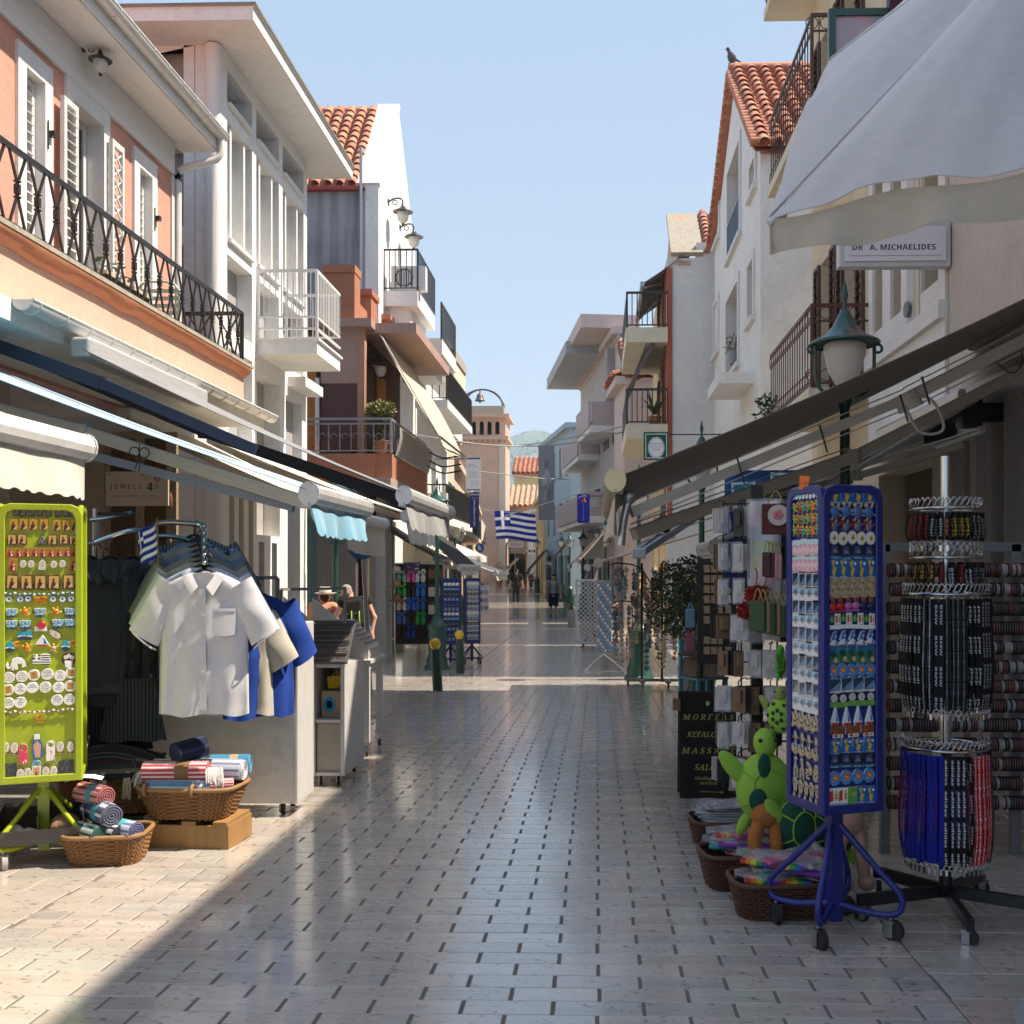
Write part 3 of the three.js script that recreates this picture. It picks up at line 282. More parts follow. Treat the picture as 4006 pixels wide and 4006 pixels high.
{ // brown building on the far side of the side street
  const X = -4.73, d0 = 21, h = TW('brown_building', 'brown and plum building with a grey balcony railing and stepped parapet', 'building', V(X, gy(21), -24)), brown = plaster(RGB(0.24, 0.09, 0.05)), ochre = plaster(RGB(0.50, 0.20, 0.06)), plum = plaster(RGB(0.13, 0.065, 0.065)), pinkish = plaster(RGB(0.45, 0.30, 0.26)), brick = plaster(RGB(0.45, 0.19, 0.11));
  const x0 = XU(1180, d0), xm = XU(1255, d0), granite = std(RGB(0.22, 0.2, 0.2), 0.6, { map: tex(256, 256, (x, y) => 0.45 + 0.5 * fbm(x * 90, y * 90, 90, 2), true, [0.8, 0.8]) });
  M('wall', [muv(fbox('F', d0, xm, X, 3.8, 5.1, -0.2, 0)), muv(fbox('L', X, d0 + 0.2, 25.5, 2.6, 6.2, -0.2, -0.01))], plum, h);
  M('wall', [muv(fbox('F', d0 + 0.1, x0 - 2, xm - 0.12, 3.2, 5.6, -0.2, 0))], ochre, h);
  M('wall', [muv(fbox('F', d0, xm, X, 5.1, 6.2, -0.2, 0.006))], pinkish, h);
  M('corner_pillar', [muv(fbox('F', d0, X - 0.02, X + 0.12, 3.2, 6.2, -0.2, 0.02))], plaster(RGB(0.5, 0.27, 0.18)), h);
  M('door', [fbox('L', X, 21.4, 22.4, 3.85, 5.6, 0, 0.03)], std(RGB(0.05, 0.025, 0.02), 0.6), h); M('door', [fbox('L', X, 22.7, 23.6, 3.85, 5.6, 0, 0.03)], std(RGB(0.45, 0.25, 0.09), 0.7), h);
  M('drainpipe', rod(V(xm - 0.06, 3.2, -d0 + 0.05), V(xm - 0.06, 5.2, -d0 + 0.05), 0.045), pvc, h);
  M('parapet', [muv(fbox('F', d0, XU(1265, d0), XU(1387, d0), 6.4, 7.38, -0.5, 0.0)), muv(fbox('F', d0, XU(1262, d0), XU(1390, d0), 7.3, 7.45, -0.53, 0.03)), muv(fbox('L', -4.86, 21.5, 25.5, 6.4, 6.85, -0.2, 0)), muv(fbox('L', -4.8, 22.4, 23, 6.4, 7.2, -0.3, 0.02)), muv(fbox('L', -4.8, 24.4, 25, 6.4, 7.15, -0.3, 0.02)), muv(fbox('L', -4.8, 22.3, 23.1, 7.2, 7.32, -0.34, 0.06)), muv(fbox('L', -4.8, 24.3, 25.1, 7.15, 7.27, -0.34, 0.06)), muv(fbox('F', d0 + 0.3, x0 - 3, XU(1265, d0), 5.6, 6.3, -0.2, 0))], brick, h);
  M('cornice', [muv(box(1.7, 0.16, 0.5, XU(1350, d0) - 0.3, 6.28, -d0 - 0.1)), muv(box(1.35, 0.2, 4.7, -4.3, 6.25, -23.6))], pinkish, h);
  M('balcony', [muv(box(1.6, 0.5, 0.5, XU(1420, d0) - 0.5, 3.42, -20.9)), muv(box(0.75, 0.5, 4.4, -4.38, 3.42, -22.9))], brick, h);
  M('balcony_slab', [muv(box(0.95, 0.16, 4.9, -4.45, 3.1, -22.85))], plaster(RGB(0.42, 0.33, 0.28)), h);
  const gm = paint(RGB(0.28, 0.29, 0.32), 0.4); railing(h, V(x0 - 0.6, 3.67, -20.68), V(-4.03, 3.67, -20.68), 0.68, gm, { pattern: 'fancy', step: 0.22, r: 0.01, top: 0.025 }); railing(h, V(-4.03, 3.67, -20.68), V(-4.03, 3.67, -25), 0.68, gm, { pattern: 'bars', step: 0.2 });
  M('balcony_screen', muv(thick(12, 3, (u, v) => V(-3.98 + 0.1 * Math.sin(v * 2), 3.66 + v * 0.55, -lerp(20.9, 25, u)), 0.01)), phys(RGB(0.33, 0.32, 0.33), 0.5), h);
  M('granite_cladding', [muv(fbox('F', d0, XU(1240, d0), XU(1392, d0), -1, 2.85, -0.2, 0.02))], granite, h);
  M('shop_window', [fbox('F', d0 + 0.1, XU(1120, d0), XU(1238, d0), -0.6, 2.85, -0.1, 0)], phys(RGB(0.05, 0.1, 0.1), 0.05), h);
  M('lintel', [muv(fbox('F', d0, XU(1100, d0), X, 2.85, 3.2, -0.2, 0.0))], plaster(RGB(0.15, 0.13, 0.12)), h);
  M('doorway', [fbox('L', X, d0 + 0.02, 22.6, -1, 2.85, -0.6, -0.5)], std(RGB(0.16, 0.13, 0.1), 0.6), h); M('door_post', [rod(V(X + 0.02, -1, -21.7), V(X + 0.02, 2.85, -21.7), 0.04)], std(RGB(0.3, 0.22, 0.12), 0.4, { metalness: 0.6 }), h);
  for (const d of [22.75, 23.05, 23.35]) M('column', muv(box(0.2, 3.8, 0.16, X + 0.1, 1.1, -d)), white, h);
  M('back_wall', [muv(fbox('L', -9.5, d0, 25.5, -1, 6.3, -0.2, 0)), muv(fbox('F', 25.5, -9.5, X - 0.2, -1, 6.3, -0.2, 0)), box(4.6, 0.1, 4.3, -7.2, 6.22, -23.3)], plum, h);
  wallLamp(h, V(-4.7, YV(1395, 21.6, -4.6), -21.6), 1.3);
}
{ const cl = RGB(0.78, 0.66, 0.40), X = -4.2; const a = TW('drop_awning', 'long cream drop awning hanging from the brown building cornice', 'awning', V(X, 6.1, -22)); M('fabric', muv(thick(8, 20, (u, v) => { const t = v; return V(lerp(-4.35, -3.15, t) + 0.12 * Math.sin(Math.PI * t) * (u - 0.3), lerp(6.1, 4.05, t) - 0.18 * Math.sin(Math.PI * u) * t - 0.06 * Math.sin(u * 7) * t, -lerp(21.2, 25.0, u)); }, 0.006)), sailcloth(cl, 0.35), a); M('front_bar', rod(V(-3.13, 4.05, -21.1), V(-3.13, 4.08, -25.05), 0.03), steel, a); M('arm', [rod(V(-4.3, 6.05, -21.15), V(-3.15, 4.06, -21.15), 0.014), rod(V(-4.3, 6.05, -25), V(-3.15, 4.06, -25), 0.014)], steel, a); for (const y of [3.95, 3.75, 3.6]) M('bracket', tube([[-4.0, y + 0.25, -24.6], [-3.6, y + 0.05, -24.6], [-3.15, y + 0.1, -24.6]], 0.018), blackM, a); }
{ const t = T('potted_tree', 'clipped round tree in a pot on the grey balcony', 'potted tree', V(XU(1490, 20.9), 3.67, -20.95)); M('pot', lathe([[0.1, 0], [0.14, 0.02], [0.17, 0.26], [0.19, 0.28], [0.16, 0.27]], 16), clayM, t); M('trunk', tube([[0, 0.2, 0], [0.02, 0.5, 0.01], [-0.01, 0.75, 0]], 0.02), barkM, t); M('crown', foliage(1500, 0.3, 0.075, (x, y, z) => { const n = 0.75 + 0.35 * fbm(x * 2 + 5, y * 2 + z, 64, 2); return V(x * 0.32 * n, 0.88 + y * 0.2 * n, z * 0.3 * n); }), leafYellow, t); M('vine', foliage(500, 0.2, 0.06, (x, y, z) => V(x * 0.13 - 0.05, 0.35 + y * 0.5, z * 0.12)), leafGreen, t); }
{ // grey-walled house with the tiled gable roof
  const X = -4.95, d0 = 24, h = TW('tiled_house', 'white house with weathered grey side wall and red barrel tile roof', 'house', V(X, gy(25), -26)), ey = YV(745, d0, X), ry = YV(453, 26.3, X);
  M('side_wall', [muv(fbox('F', d0, -12, X - 0.3, 3, ey, -0.25, 0))], std(RGB(0.44, 0.43, 0.46), 0.95, { map: streakT, bumpMap: plasterB, bumpScale: 0.006 }), h);
  M('wall', wallGeo('L', X, d0, 28.8, -1, ey, [[25.2, 25.9, 6.2, 8.3], [27, 27.7, 6.2, 8.3], [25.2, 26, 2.8, 5]], 0.3, [[d0, -1], [28.8, -1], [28.8, ey], [26.4, ry + 0.28], [d0 - 0.02, ey + 0.1]]), white, h);
  M('gable_coping', [muv(thick(1, 1, (u, v) => V(lerp(X - 0.5, X + 0.03, u), lerp(ey + 0.16, ry + 0.34, v), -lerp(d0 - 0.05, 26.4, v)), 0.12))], white, h);
  for (const [a, b, y] of [[25.2, 25.9, 8.3], [27, 27.7, 8.3]]) windowIn(h, 'L', X, a, b, 6.2, y, { inset: 0.15 });
  M('eave_board', [box(7, 0.08, 0.2, -8.8, ey + 0.02, -d0 + 0.06)], std(RGB(0.3, 0.06, 0.05), 0.8), h);
  tiledRoof(h, V(-9.3, ey + 0.08, -d0 + 0.08), V(X - 0.45 + 9.3, 0, 0), V(0, ry - ey + 0.1, -2.45), 14, 14);
  M('roof_back', [thick(1, 1, (u, v) => V(lerp(-9.3, X - 0.3, u), lerp(ry + 0.16, ey, v), -lerp(26.5, 29, v)), 0.06)], tileM[0], h);
  M('ridge', [rod(V(-9.3, ry + 0.18, -26.45), V(X - 0.5, ry + 0.18, -26.45), 0.11)], tileM[1], h);
  M('back_wall', [fbox('F', 28.8, -12, X - 0.3, -1, ey, 0, 0.2)], white, h);
  const px = XU(1412, 23.8); M('aerial_pole', rod(V(px, 5.5, -23.8), V(px, YV(575, 23.8, px), -23.8), 0.035), steel, h);
  const bx = XU(1645, 25), by = YV(1155, 25, X); M('balcony', [muv(fbox('L', X, 24.6, 27.2, by - 0.35, by, 0, bx - X)), muv(fbox('L', X, 24.8, 27.0, by - 0.75, by - 0.35, 0, (bx - X) * 0.75)), muv(fbox('L', X, 25.0, 25.4, by - 1.3, by - 0.75, 0, (bx - X) * 0.4))], white, h);
  railing(h, V(bx, by, -24.6), V(bx, by, -27.2), 0.95, blackM, { step: 0.16, r: 0.012 }); railing(h, V(X, by, -24.6), V(bx, by, -24.6), 0.95, blackM, { step: 0.14, r: 0.012 });
  acUnit(h, 'F', 25.0, X + 0.15, by + 0.05, 0.0);
  for (const d of [25.1, 26.6]) wallLamp(h, V(X, YV(d < 26 ? 790 : 890, d, X), -d), 1.6);
  const b2 = YV(1345, 26.5, X); M('balcony', [muv(fbox('L', X, 26, 28.6, b2 - 0.35, b2, 0, 1.15)), muv(fbox('L', X, 26.2, 28.4, b2 - 0.7, b2 - 0.35, 0, 0.8))], white, h); railing(h, V(X + 1.13, b2, -26), V(X + 1.13, b2, -28.6), 0.9, blackM, { step: 0.18, r: 0.012 });
}
// ---------------------------------------------------------------- right-hand houses
const shadeWhite = plaster(RGB(0.84, 0.83, 0.81)), palePink = plaster(RGB(0.66, 0.55, 0.52)), rustM = paint(RGB(0.13, 0.045, 0.03), 0.7), brownW = std(RGB(0.09, 0.055, 0.04), 0.6);
{ // corner shop under the big awning, roof edge throws the shade over the street
  const X = 3.3, h = TW('corner_shop', 'pale two-storey shop with dark spotlights between grey pilasters', 'house', V(X, gy(4), -4));
  M('wall', wallGeo('R', X, -8, 10.1, -0.5, 6.5, [[7.2, 9.4, -0.4, 2.6], [2.5, 6.5, -0.4, 2.6], [-4, 0, -0.4, 2.6]], 0.3), plaster(RGB(0.60, 0.54, 0.48)), h);
  M('back_wall', [fbox('R', 9, -8, 10.1, -0.5, 6.4, -0.2, 0), fbox('F', -8, 3.6, 9, -0.5, 6.4, -0.2, 0)], shadeWhite, h);
  M('roof', [box(6.6, 0.2, 18.1, 6.05, 6.6, -1.0)], tileM[0], h);
  M('shop_back_wall', [fbox('R', 6, -5, 10, -0.5, 3, -0.1, 0)], plaster(RGB(0.72, 0.68, 0.6)), h); M('shop_ceiling', [box(2.7, 0.1, 15, 4.7, 2.95, -2.5)], shadeWhite, h);
  for (const [a, b] of [[8.32, 8.62], [8.9, 9.25], [9.55, 10.0]]) M('pilaster', muv(fbox('R', X, a, b, -0.4, 2.75, 0.002, 0.05)), plaster(RGB(0.36, 0.34, 0.33)), h);
  M('dormer', [muv(wallGeo('R', X - 0.25, 7.75, 10.05, 6.9, 7.0, [], 0.25, [[7.75, 6.45], [10.0, 6.45], [8.9, 8.4]]))], shadeWhite, h);
  for (const [u, v, d, s] of [[3755, 1680, 9.6, 0.2], [3915, 1610, 8.75, 0.22]]) { const p = P(u, v, d), sp = T('wall_spotlight', d > 9 ? 'smaller black cube wall spotlight above the lanyard stand' : 'larger black cube wall spotlight on the shop pilaster', 'wall light', V(X, p.y, p.z)); M('housing', rbox(0.16, s * 1.15, 0.18, 0.006, -0.28, 0, 0), blackM, sp); M('bracket', rbox(0.2, s * 0.7, 0.1, 0.006, -0.1, -0.01, 0), blackM, sp); M('lens', cyl(0.06, 0.06, 0.01, -0.28, -s * 0.58, 0), darkGlass, sp); }
}
{ // tall cream house with rusty balconies
  const X = 3.3, h = TW('cream_house', 'cream three-storey house with rusty iron balconies and brown shutters', 'house', V(X, gy(13), -13.4)), cr = plaster(RGB(0.72, 0.62, 0.46));
  const W1 = [[10.35, 10.85], [11.6, 11.98], [12.35, 12.75]]; const holes = W1.map(([a, b]) => [a, b, 4.2, 6.2]); holes.push([13.6, 14.3, 3.7, 5.9], [15.1, 15.8, 3.7, 5.9], [13.6, 14.3, 7.2, 9.2], [15.1, 15.8, 7.2, 9.2], [10.6, 12.6, -0.5, 2.5], [13.3, 16.0, -0.6, 2.4]);
  M('wall', wallGeo('R', X, 10.12, 16.5, -1, 10, holes, 0.3), cr, h);
  M('end_wall', muv(fbox('F', 10.12, X + 0.3, 9, -1, 10, -0.25, -0.01)), cr, h); M('far_end_wall', muv(fbox('B', 16.5, X + 0.3, 9, -1, 10, -0.25, -0.01)), cr, h); M('back_wall', fbox('R', 9, 10.4, 16.2, -1, 10, -0.2, 0), cr, h);
  M('lower_wall_facing', muv(wallGeo('R', X - 0.03, 10.13, 12.95, 2.7, 6.6, [[10.33, 10.87, 4.19, 6.21], [11.58, 12.0, 4.19, 6.21], [12.33, 12.77, 4.19, 6.21]], 0.028)), shadeWhite, h);
  for (const [a, b] of W1) { const f = windowIn(h, 'R', X, a, b, 4.2, 6.2, { fm: brownW, inset: 0.14, w: 0.045 }); }
  M('panel', fbox('R', X - 0.03, 11.06, 11.32, 3.95, 6.2, 0.001, 0.015), std(RGB(0.52, 0.53, 0.53), 0.9), h); M('panel', fbox('R', X - 0.03, 10.9, 11.05, 3.95, 6.2, 0.001, 0.012), cr, h);
  M('speaker', onto(cyl(0.085, 0.085, 0.02, -11.2, YV(1211, 11.2, 3.2), 0.05, Math.PI / 2), 'R', X - 0.03), std(RGB(0.2, 0.2, 0.2), 0.6), h); M('string_course', muv(fbox('R', X - 0.03, 10.13, 12.95, 3.78, 3.95, 0.001, 0.06)), shadeWhite, h);
  for (const [a, b, y0, y1] of [[13.6, 14.3, 3.7, 5.9], [15.1, 15.8, 3.7, 5.9], [13.6, 14.3, 7.2, 9.2], [15.1, 15.8, 7.2, 9.2]]) { windowIn(h, 'R', X, a, b, y0, y1, { fm: brownW, inset: 0.15 }); shutterOn(h, 'R', X, a - 0.36, a - 0.02, y0, y1, brownW, 0.05, 0.09, 18); shutterOn(h, 'R', X, b + 0.02, b + 0.36, y0, y1, brownW, 0.05, 0.09, 18); }
  M('eaves', [muv(box(1.0, 0.14, 6.9, X - 0.2, 10.05, -13.3)), muv(box(7, 0.1, 6.6, 6.2, 10.08, -13.3))], cream, h);
  tiledRoof(h, V(X - 0.65, 10.14, -16.7), V(0, 0, 6.7), V(1.7, 0.62, 0), 24, 5);
  for (const [y, m] of [[3.6, rustM], [7.12, brownW]]) { M('balcony', [muv(box(0.74, 0.14, 3.1, X - 0.37, y - 0.06, -14.55))], cream, h); const z0 = -13.0, z1 = -16.1, x = X - 0.7; railing(h, V(x, y + 0.01, z0), V(x, y + 0.01, z1), 1.0, m, { pattern: 'ring', step: 0.17, r: 0.008 }); railing(h, V(X, y + 0.01, z0), V(x, y + 0.01, z0), 1.0, m, { pattern: 'ring', step: 0.17, r: 0.008, posts: [0, 0] }); }
  M('plant', foliage(160, 0.2, 0.1, (x, y, z) => V(X - 0.78 + x * 0.15, 3.75 + y * 0.3, -15.9 + z * 0.3)), leafGreen, h);
}
{ // glazed sign, neon board, doctor's light box
  const g = TW('glass_sign', 'dark green framed glass panel beside the black neon board', 'sign', P(3360, 130, 9.5)), d = 9.5, x0 = XU(3243, d), x1 = XU(3476, d), y0 = YV(330, d, 2.2), y1 = YV(32, d, 2.2); M('frame', [fbox('F', d, x0, x0 + 0.06, y0, y1, -0.06, 0), fbox('F', d, x1 - 0.05, x1, y0, y1, -0.06, 0), fbox('F', d, x0 + 0.06, x1 - 0.05, y1 - 0.06, y1, -0.06, 0), fbox('F', d, x0 + 0.06, x1 - 0.05, y0, y0 + 0.06, -0.06, 0)], greenIron, g); M('pane', fbox('F', d, x0 + 0.05, x1 - 0.04, y0 + 0.05, y1 - 0.05, -0.035, -0.025), phys(RGB(0.30, 0.33, 0.38), 0.05), g); M('wall_bracket', [bar(V(x1, y1 - 0.1, -d - 0.03), V(3.32, y1 - 0.1, -d - 0.03), 0.04), bar(V(x1, y0 + 0.1, -d - 0.03), V(3.32, y0 + 0.1, -d - 0.03), 0.04)], greenIron, g);
  const s = TW('neon_board', 'black board with a red neon letter beside the glass panel', 'sign', P(3600, 60, 9.45)), xa = XU(3480, 9.45), xb = 3.28, ya = YV(360, 9.45, 2.7), yb = YV(-160, 9.45, 2.7); M('board', fbox('F', 9.45, xa, xb, ya, yb, -0.1, 0), std(RGB(0.008, 0.008, 0.02), 0.5), s);
  const lx = XU(3578, 9.4), ly = YV(95, 9.4, 2.6), lw = 0.17, lh = 0.2; const neon = std(RGB(0.9, 0.12, 0.08), 0.4, { emissive: RGB(1, 0.1, 0.06), emissiveIntensity: 1.2 }); const pts = [[lx, ly], [lx, ly + lh], [lx + lw * 0.6, ly + lh], [lx + lw, ly + lh * 0.8], [lx + lw * 0.95, ly + lh * 0.5], [lx + lw * 0.5, ly + lh * 0.4], [lx, ly + lh * 0.4]].map(([a, b]) => V(a, b, -9.42)); const nt = M('neon_tube', tube(pts, 0.008, 60), neon, s); M('letter_back', [fbox('F', 9.45, lx - 0.03, lx + 0.01, ly, ly + lh, 0.002, 0.02), fbox('F', 9.45, lx + 0.01, lx + lw, ly + lh * 0.95, ly + lh + 0.02, 0.002, 0.02)], std(RGB(0.35, 0.3, 0.3), 0.6), s);
  const nl = new THREE.PointLight(0xff3020, 0.25, 3); nl.position.set(lx + 0.1, ly + 0.1, -9.3); nl.castShadow = true; scene.add(nl); nl.name = 'neon_glow';
  const dx0 = XU(3283, 10), dx1 = XU(3722, 10), dy0 = YV(1042, 10, 2.7), dy1 = dy0 + 0.42, k = TW('light_box_sign', 'white light box sign with a doctor\'s name in dark blue letters', 'sign', V((dx0 + dx1) / 2, dy0, -10)); M('box', rbox(dx1 - dx0, dy1 - dy0, 0.12, 0.012, (dx0 + dx1) / 2, (dy0 + dy1) / 2, -10.07), std(RGB(0.55, 0.56, 0.57), 0.5), k);
  const ft = canvasTex(1024, 384, (c, w, hh) => { c.fillStyle = '#d9dade'; c.fillRect(0, 0, w, hh); c.fillStyle = '#1a1c54'; c.font = 'bold 86px sans-serif'; c.fillText('DR   A. MICHAELIDES', 70, 262); c.fillStyle = '#8f8d88'; c.fillRect(40, 322, w - 90, 8); }); M('face', fbox('F', 10.0, dx0 + 0.05, dx1 - 0.05, dy0 + 0.05, dy1 - 0.05, 0.001, 0.006), std(0xffffff, 0.45, { map: ft }), k); M('bracket', bar(V(dx1 - 0.05, dy0 + 0.2, -10.07), V(3.3, dy0 + 0.2, -10.07), 0.05), whiteP, k);
}
{ // white gable house
  const X = 3.0, h = TW('gable_house', 'white gabled house with tall grey window openings and red tile roof', 'house', V(X, gy(22), -23.5)), d0 = 19.7, d1 = 27.4, ey = 9.05, rd = 23.3, ry = 12.1, ey2 = 9.6;
  const at = (u) => DU(u, X), W = [[2850, 2897, 620, 965], [2937, 2957, 640, 745], [2845, 2890, 1145, 1450], [2930, 2950, 1030, 1250], [2795, 2815, 760, 945], [2795, 2812, 1190, 1380]].map(([u0, u1, v0, v1]) => { const a = at(u1), b = at(u0), m = (a + b) / 2; return [a, b, YV(v1, m, X), YV(v0, m, X)]; });
  M('wall', wallGeo('R', X, d0, d1, -1, ey, [...W, [21, 22.6, -0.5, 2.2], [24, 26.5, -0.5, 2.2]], 0.5, [[d0, -1], [d1, -1], [d1, ey2], [rd, ry], [d0, ey]]), white, h);
  M('side_wall', muv(fbox('F', d0, X + 0.5, 9, -1, ey, -0.3, -0.005)), shadeWhite, h); M('back_wall', [muv(fbox('B', d1, X + 0.5, 9, -1, ey2, -0.3, -0.005)), fbox('R', 9, d0 + 0.3, d1 - 0.3, -1, ey, -0.2, 0)], shadeWhite, h);
  for (const [i, [a, b, y0, y1]] of W.entries()) { windowIn(h, 'R', X, a, b, y0, y1, { inset: 0.36, fm: std(RGB(0.4, 0.4, 0.42), 0.6), nx: i % 2 ? 1 : 2 }); M('window_surround', [fbox('R', X, a - 0.16, a, y0 - 0.02, y1 + 0.16, 0.001, 0.04), fbox('R', X, b, b + 0.16, y0 - 0.02, y1 + 0.16, 0.001, 0.04), fbox('R', X, a, b, y1, y1 + 0.16, 0.001, 0.04), fbox('R', X, a - 0.2, b + 0.2, y0 - 0.12, y0 - 0.02, 0.001, 0.09)], white, h); }
  railing(h, V(X - 0.03, W[0][2], -W[0][0]), V(X - 0.03, W[0][2], -W[0][1]), 0.75, paint(RGB(0.2, 0.25, 0.33), 0.5), { step: 0.2, r: 0.014 });
  M('balcony', muv(box(0.7, 0.22, 2.0, X - 0.33, YV(1515, 21.6, X), -21.5)), white, h);
  tiledRoof(h, V(X - 0.12, ey + 0.06, -d0 + 0.25), V(4.9, 0, 0), V(0, ry - ey + 0.15, -(rd - d0) - 0.25), 17, 15);
  M('roof_far', thick(1, 1, (u, v) => V(lerp(X - 0.12, 9, u), lerp(ry + 0.2, ey2 + 0.05, v), -lerp(rd, d1 + 0.2, v)), 0.12), tileM[0], h);
  { const vg = M('verge', [thick(1, 1, (u, v) => V(X - 0.16, lerp(ey, ry + 0.1, v) + u * 0.02, -lerp(d0 - 0.2, rd, v) + u * 0.02), 0.02)], tileM[2], h); for (let i = 0; i < 26; i++) { const t = (i + 0.5) / 26; const c1 = SM('roof_tile', rod(V(X - 0.2, lerp(ey, ry, t) + 0.12, -lerp(d0 - 0.2, rd, t)), V(X + 0.28, lerp(ey, ry, t) + 0.12, -lerp(d0 - 0.2, rd, t)), 0.085), tileM[i % 4], vg); } for (let i = 0; i < 26; i++) { const t = (i + 0.5) / 26; SM('roof_tile', rod(V(X - 0.2, lerp(ey2, ry, t) + 0.12, -lerp(d1 + 0.2, rd, t)), V(X + 0.2, lerp(ey2, ry, t) + 0.12, -lerp(d1 + 0.2, rd, t)), 0.085), tileM[(i + 1) % 4], vg); } }
  M('ridge', rod(V(X - 0.15, ry + 0.22, -rd), V(9, ry + 0.22, -rd), 0.12), tileM[1], h);
  const fb = T('flower_box', 'grey planter of yellow flowers on a white house window ledge', 'planter', V(X - 0.06, W[2][2] + 0.02, -(W[2][0] + 0.4))); M('pot', lathe([[0.08, 0], [0.1, 0.01], [0.14, 0.28], [0.13, 0.28]], 12), std(RGB(0.3, 0.31, 0.33), 0.7), fb); M('flowers', foliage(140, 0.2, 0.08, (x, y, z) => V(x * 0.2, 0.42 + y * 0.2, z * 0.22)), leafYellow, fb);
  const bp = P(2890, 270, rd), bd = T('pigeon', 'dark pigeon perched on the ridge of the white gabled house', 'bird', V(X - 0.02, ry + 0.34, -rd)); { const pm = std(RGB(0.09, 0.09, 0.1), 0.8); const pts = [[0, 0], [0.05, 0.02], [0.075, 0.08], [0.06, 0.15], [0.03, 0.19], [0.034, 0.22], [0.02, 0.25], [0, 0.255]]; const b = lathe(pts, 14); b.rotateX(0.5); const tail = tf(new THREE.ConeGeometry(0.035, 0.2, 8), 0, 0.03, -0.12, -1.9, 0, 0, V(1, 1, 0.35)); const beak = tf(new THREE.ConeGeometry(0.009, 0.035, 6), 0, 0.2, 0.165, 1.6); M('body', [b, tail, beak, sph(0.032, 0, 0.215, 0.12)], pm, bd); bd.rotation.y = -1.2; bd.scale.setScalar(1.3); }
}
{ // red and cream house with black balconies, white party wall towards the camera
  const X = XU(2609, 28), d0 = 28, d1 = 35, h = TW('balcony_house', 'white party wall house with red trim and black iron balconies', 'house', V(X, gy(30), -31)), red = plaster(RGB(0.45, 0.13, 0.09)), ochreW = plaster(RGB(0.7, 0.55, 0.34)), ty = YV(950, 28, X);
  M('party_wall', wallGeo('F', d0, X, 7, -1, ty, [], 0.25, [[X, -1], [7, -1], [7, ty], [XU(2724, d0), ty], [XU(2724, d0), YV(1010, d0, 2)], [X, YV(1010, d0, 2)]]), white, h);
  M('wall', wallGeo('R', X, d0 + 0.25, d1, -1, 9.6, [[29, 29.9, 7.75, 9.4], [31.5, 32.4, 7.75, 9.4], [29, 29.9, 5.2, 7.0], [31.5, 32.4, 5.2, 7], [28.8, 31, -0.5, 2.2], [32, 34.5, -0.5, 2.2]], 0.3), ochreW, h);
  for (const a of [29, 31.5]) for (const y of [7.75, 5.2]) { windowIn(h, 'R', X, a, a + 0.9, y, y + 1.65, { fm: brownW, inset: 0.12 }); shutterOn(h, 'R', X, a - 0.42, a - 0.02, y, y + 1.7, red, 0.05, 0.12, 12); }
  M('corner_trim', [muv(fbox('F', d0, X, X + 0.14, 2.6, 9.3, 0.002, 0.06)), muv(fbox('R', X, d0 + 0.25, d0 + 0.45, 2.6, 9.4, 0.002, 0.05))], red, h);
  M('gable', [wallGeo('R', X + 0.3, d0, d1, 9.5, 11, [], 0.3, [[d0 - 0.1, 9.4], [d1, 9.4], [31.5, 11.4], [29.6, 11.2]])], plaster(RGB(0.62, 0.38, 0.26)), h);
  M('coping', [muv(thick(1, 1, (u, v) => V(lerp(X + 0.1, X + 0.95, u), lerp(9.7, 11.35, v), -lerp(d0 - 0.1, 29.8, v)), 0.12))], stoneEdge, h);
  tiledRoof(h, V(X + 0.95, 9.7, -d0 + 0.05), V(2.4, 0, 0), V(0, 1.65, -1.9), 8, 10);
  for (const [v] of [[1290], [1665]]) { const y = YV(v, d0, X), bx = XU(2447, d0); M('balcony', [muv(box(X - bx, 0.38, 4.6, (X + bx) / 2, y - 0.19, -d0 - 2.0))], cream, h); railing(h, V(bx + 0.03, y, -d0 + 0.3), V(bx + 0.03, y, -d0 - 4.3), 0.9, blackM, { step: 0.13, r: 0.016, top: 0.03 }); railing(h, V(X, y, -d0 + 0.3), V(bx + 0.03, y, -d0 + 0.3), 0.9, blackM, { step: 0.13, r: 0.014, top: 0.03, posts: [0, 0] }); }
  const pl = T('balcony_palm', 'potted palm on the balcony with black railing', 'potted plant', V(X - 0.3, YV(1665, d0, X), -28.4)); M('pot', lathe([[0.12, 0], [0.18, 0.3], [0.16, 0.3]], 12), clayM, pl); for (let i = 0; i < 9; i++) M('frond', thick(1, 6, (u, v) => V((u - 0.5) * 0.1 * (1 - v) + Math.cos(i * 0.7) * 0.45 * v, 0.35 + 0.75 * v - 0.5 * v * v * (i % 3) * 0.6, Math.sin(i * 0.7) * 0.4 * v), 0.004), leafGreen, pl);
}
{ const f = sailcloth(RGB(0.34, 0.27, 0.22), 0.2), x = XU(2609, 28); awning({ label: 'brown awning high above the upper black balcony', xw: x + 0.5, yw: YV(990, 28, x), xf: XU(2515, 28), yf: YV(1110, 28, x), d0: 27.9, d1: 32, fm: f, valance: 0.25, bm: steel, am: whiteP, cassette: false }); const a2 = TW('drop_awning', 'grey drop awning slanting down beneath the upper black balcony', 'awning', V(x - 0.6, 7.2, -28)); M('fabric', muv(thick(4, 8, (u, v) => V(lerp(x - 0.55, XU(2455, 28), v), lerp(7.35, YV(1530, 28, x), v), -lerp(27.9, 31.5, u)), 0.006)), sailcloth(RGB(0.5, 0.47, 0.42), 0.2), a2); M('front_bar', rod(V(XU(2455, 28), YV(1530, 28, x), -27.9), V(XU(2455, 28), YV(1530, 28, x), -31.5), 0.035), steel, a2); M('arm', bar(V(x - 0.35, 7.35, -27.88), V(XU(2460, 28), YV(1525, 28, x), -27.88), 0.09, 0.05), std(RGB(0.12, 0.1, 0.1), 0.6), a2); }
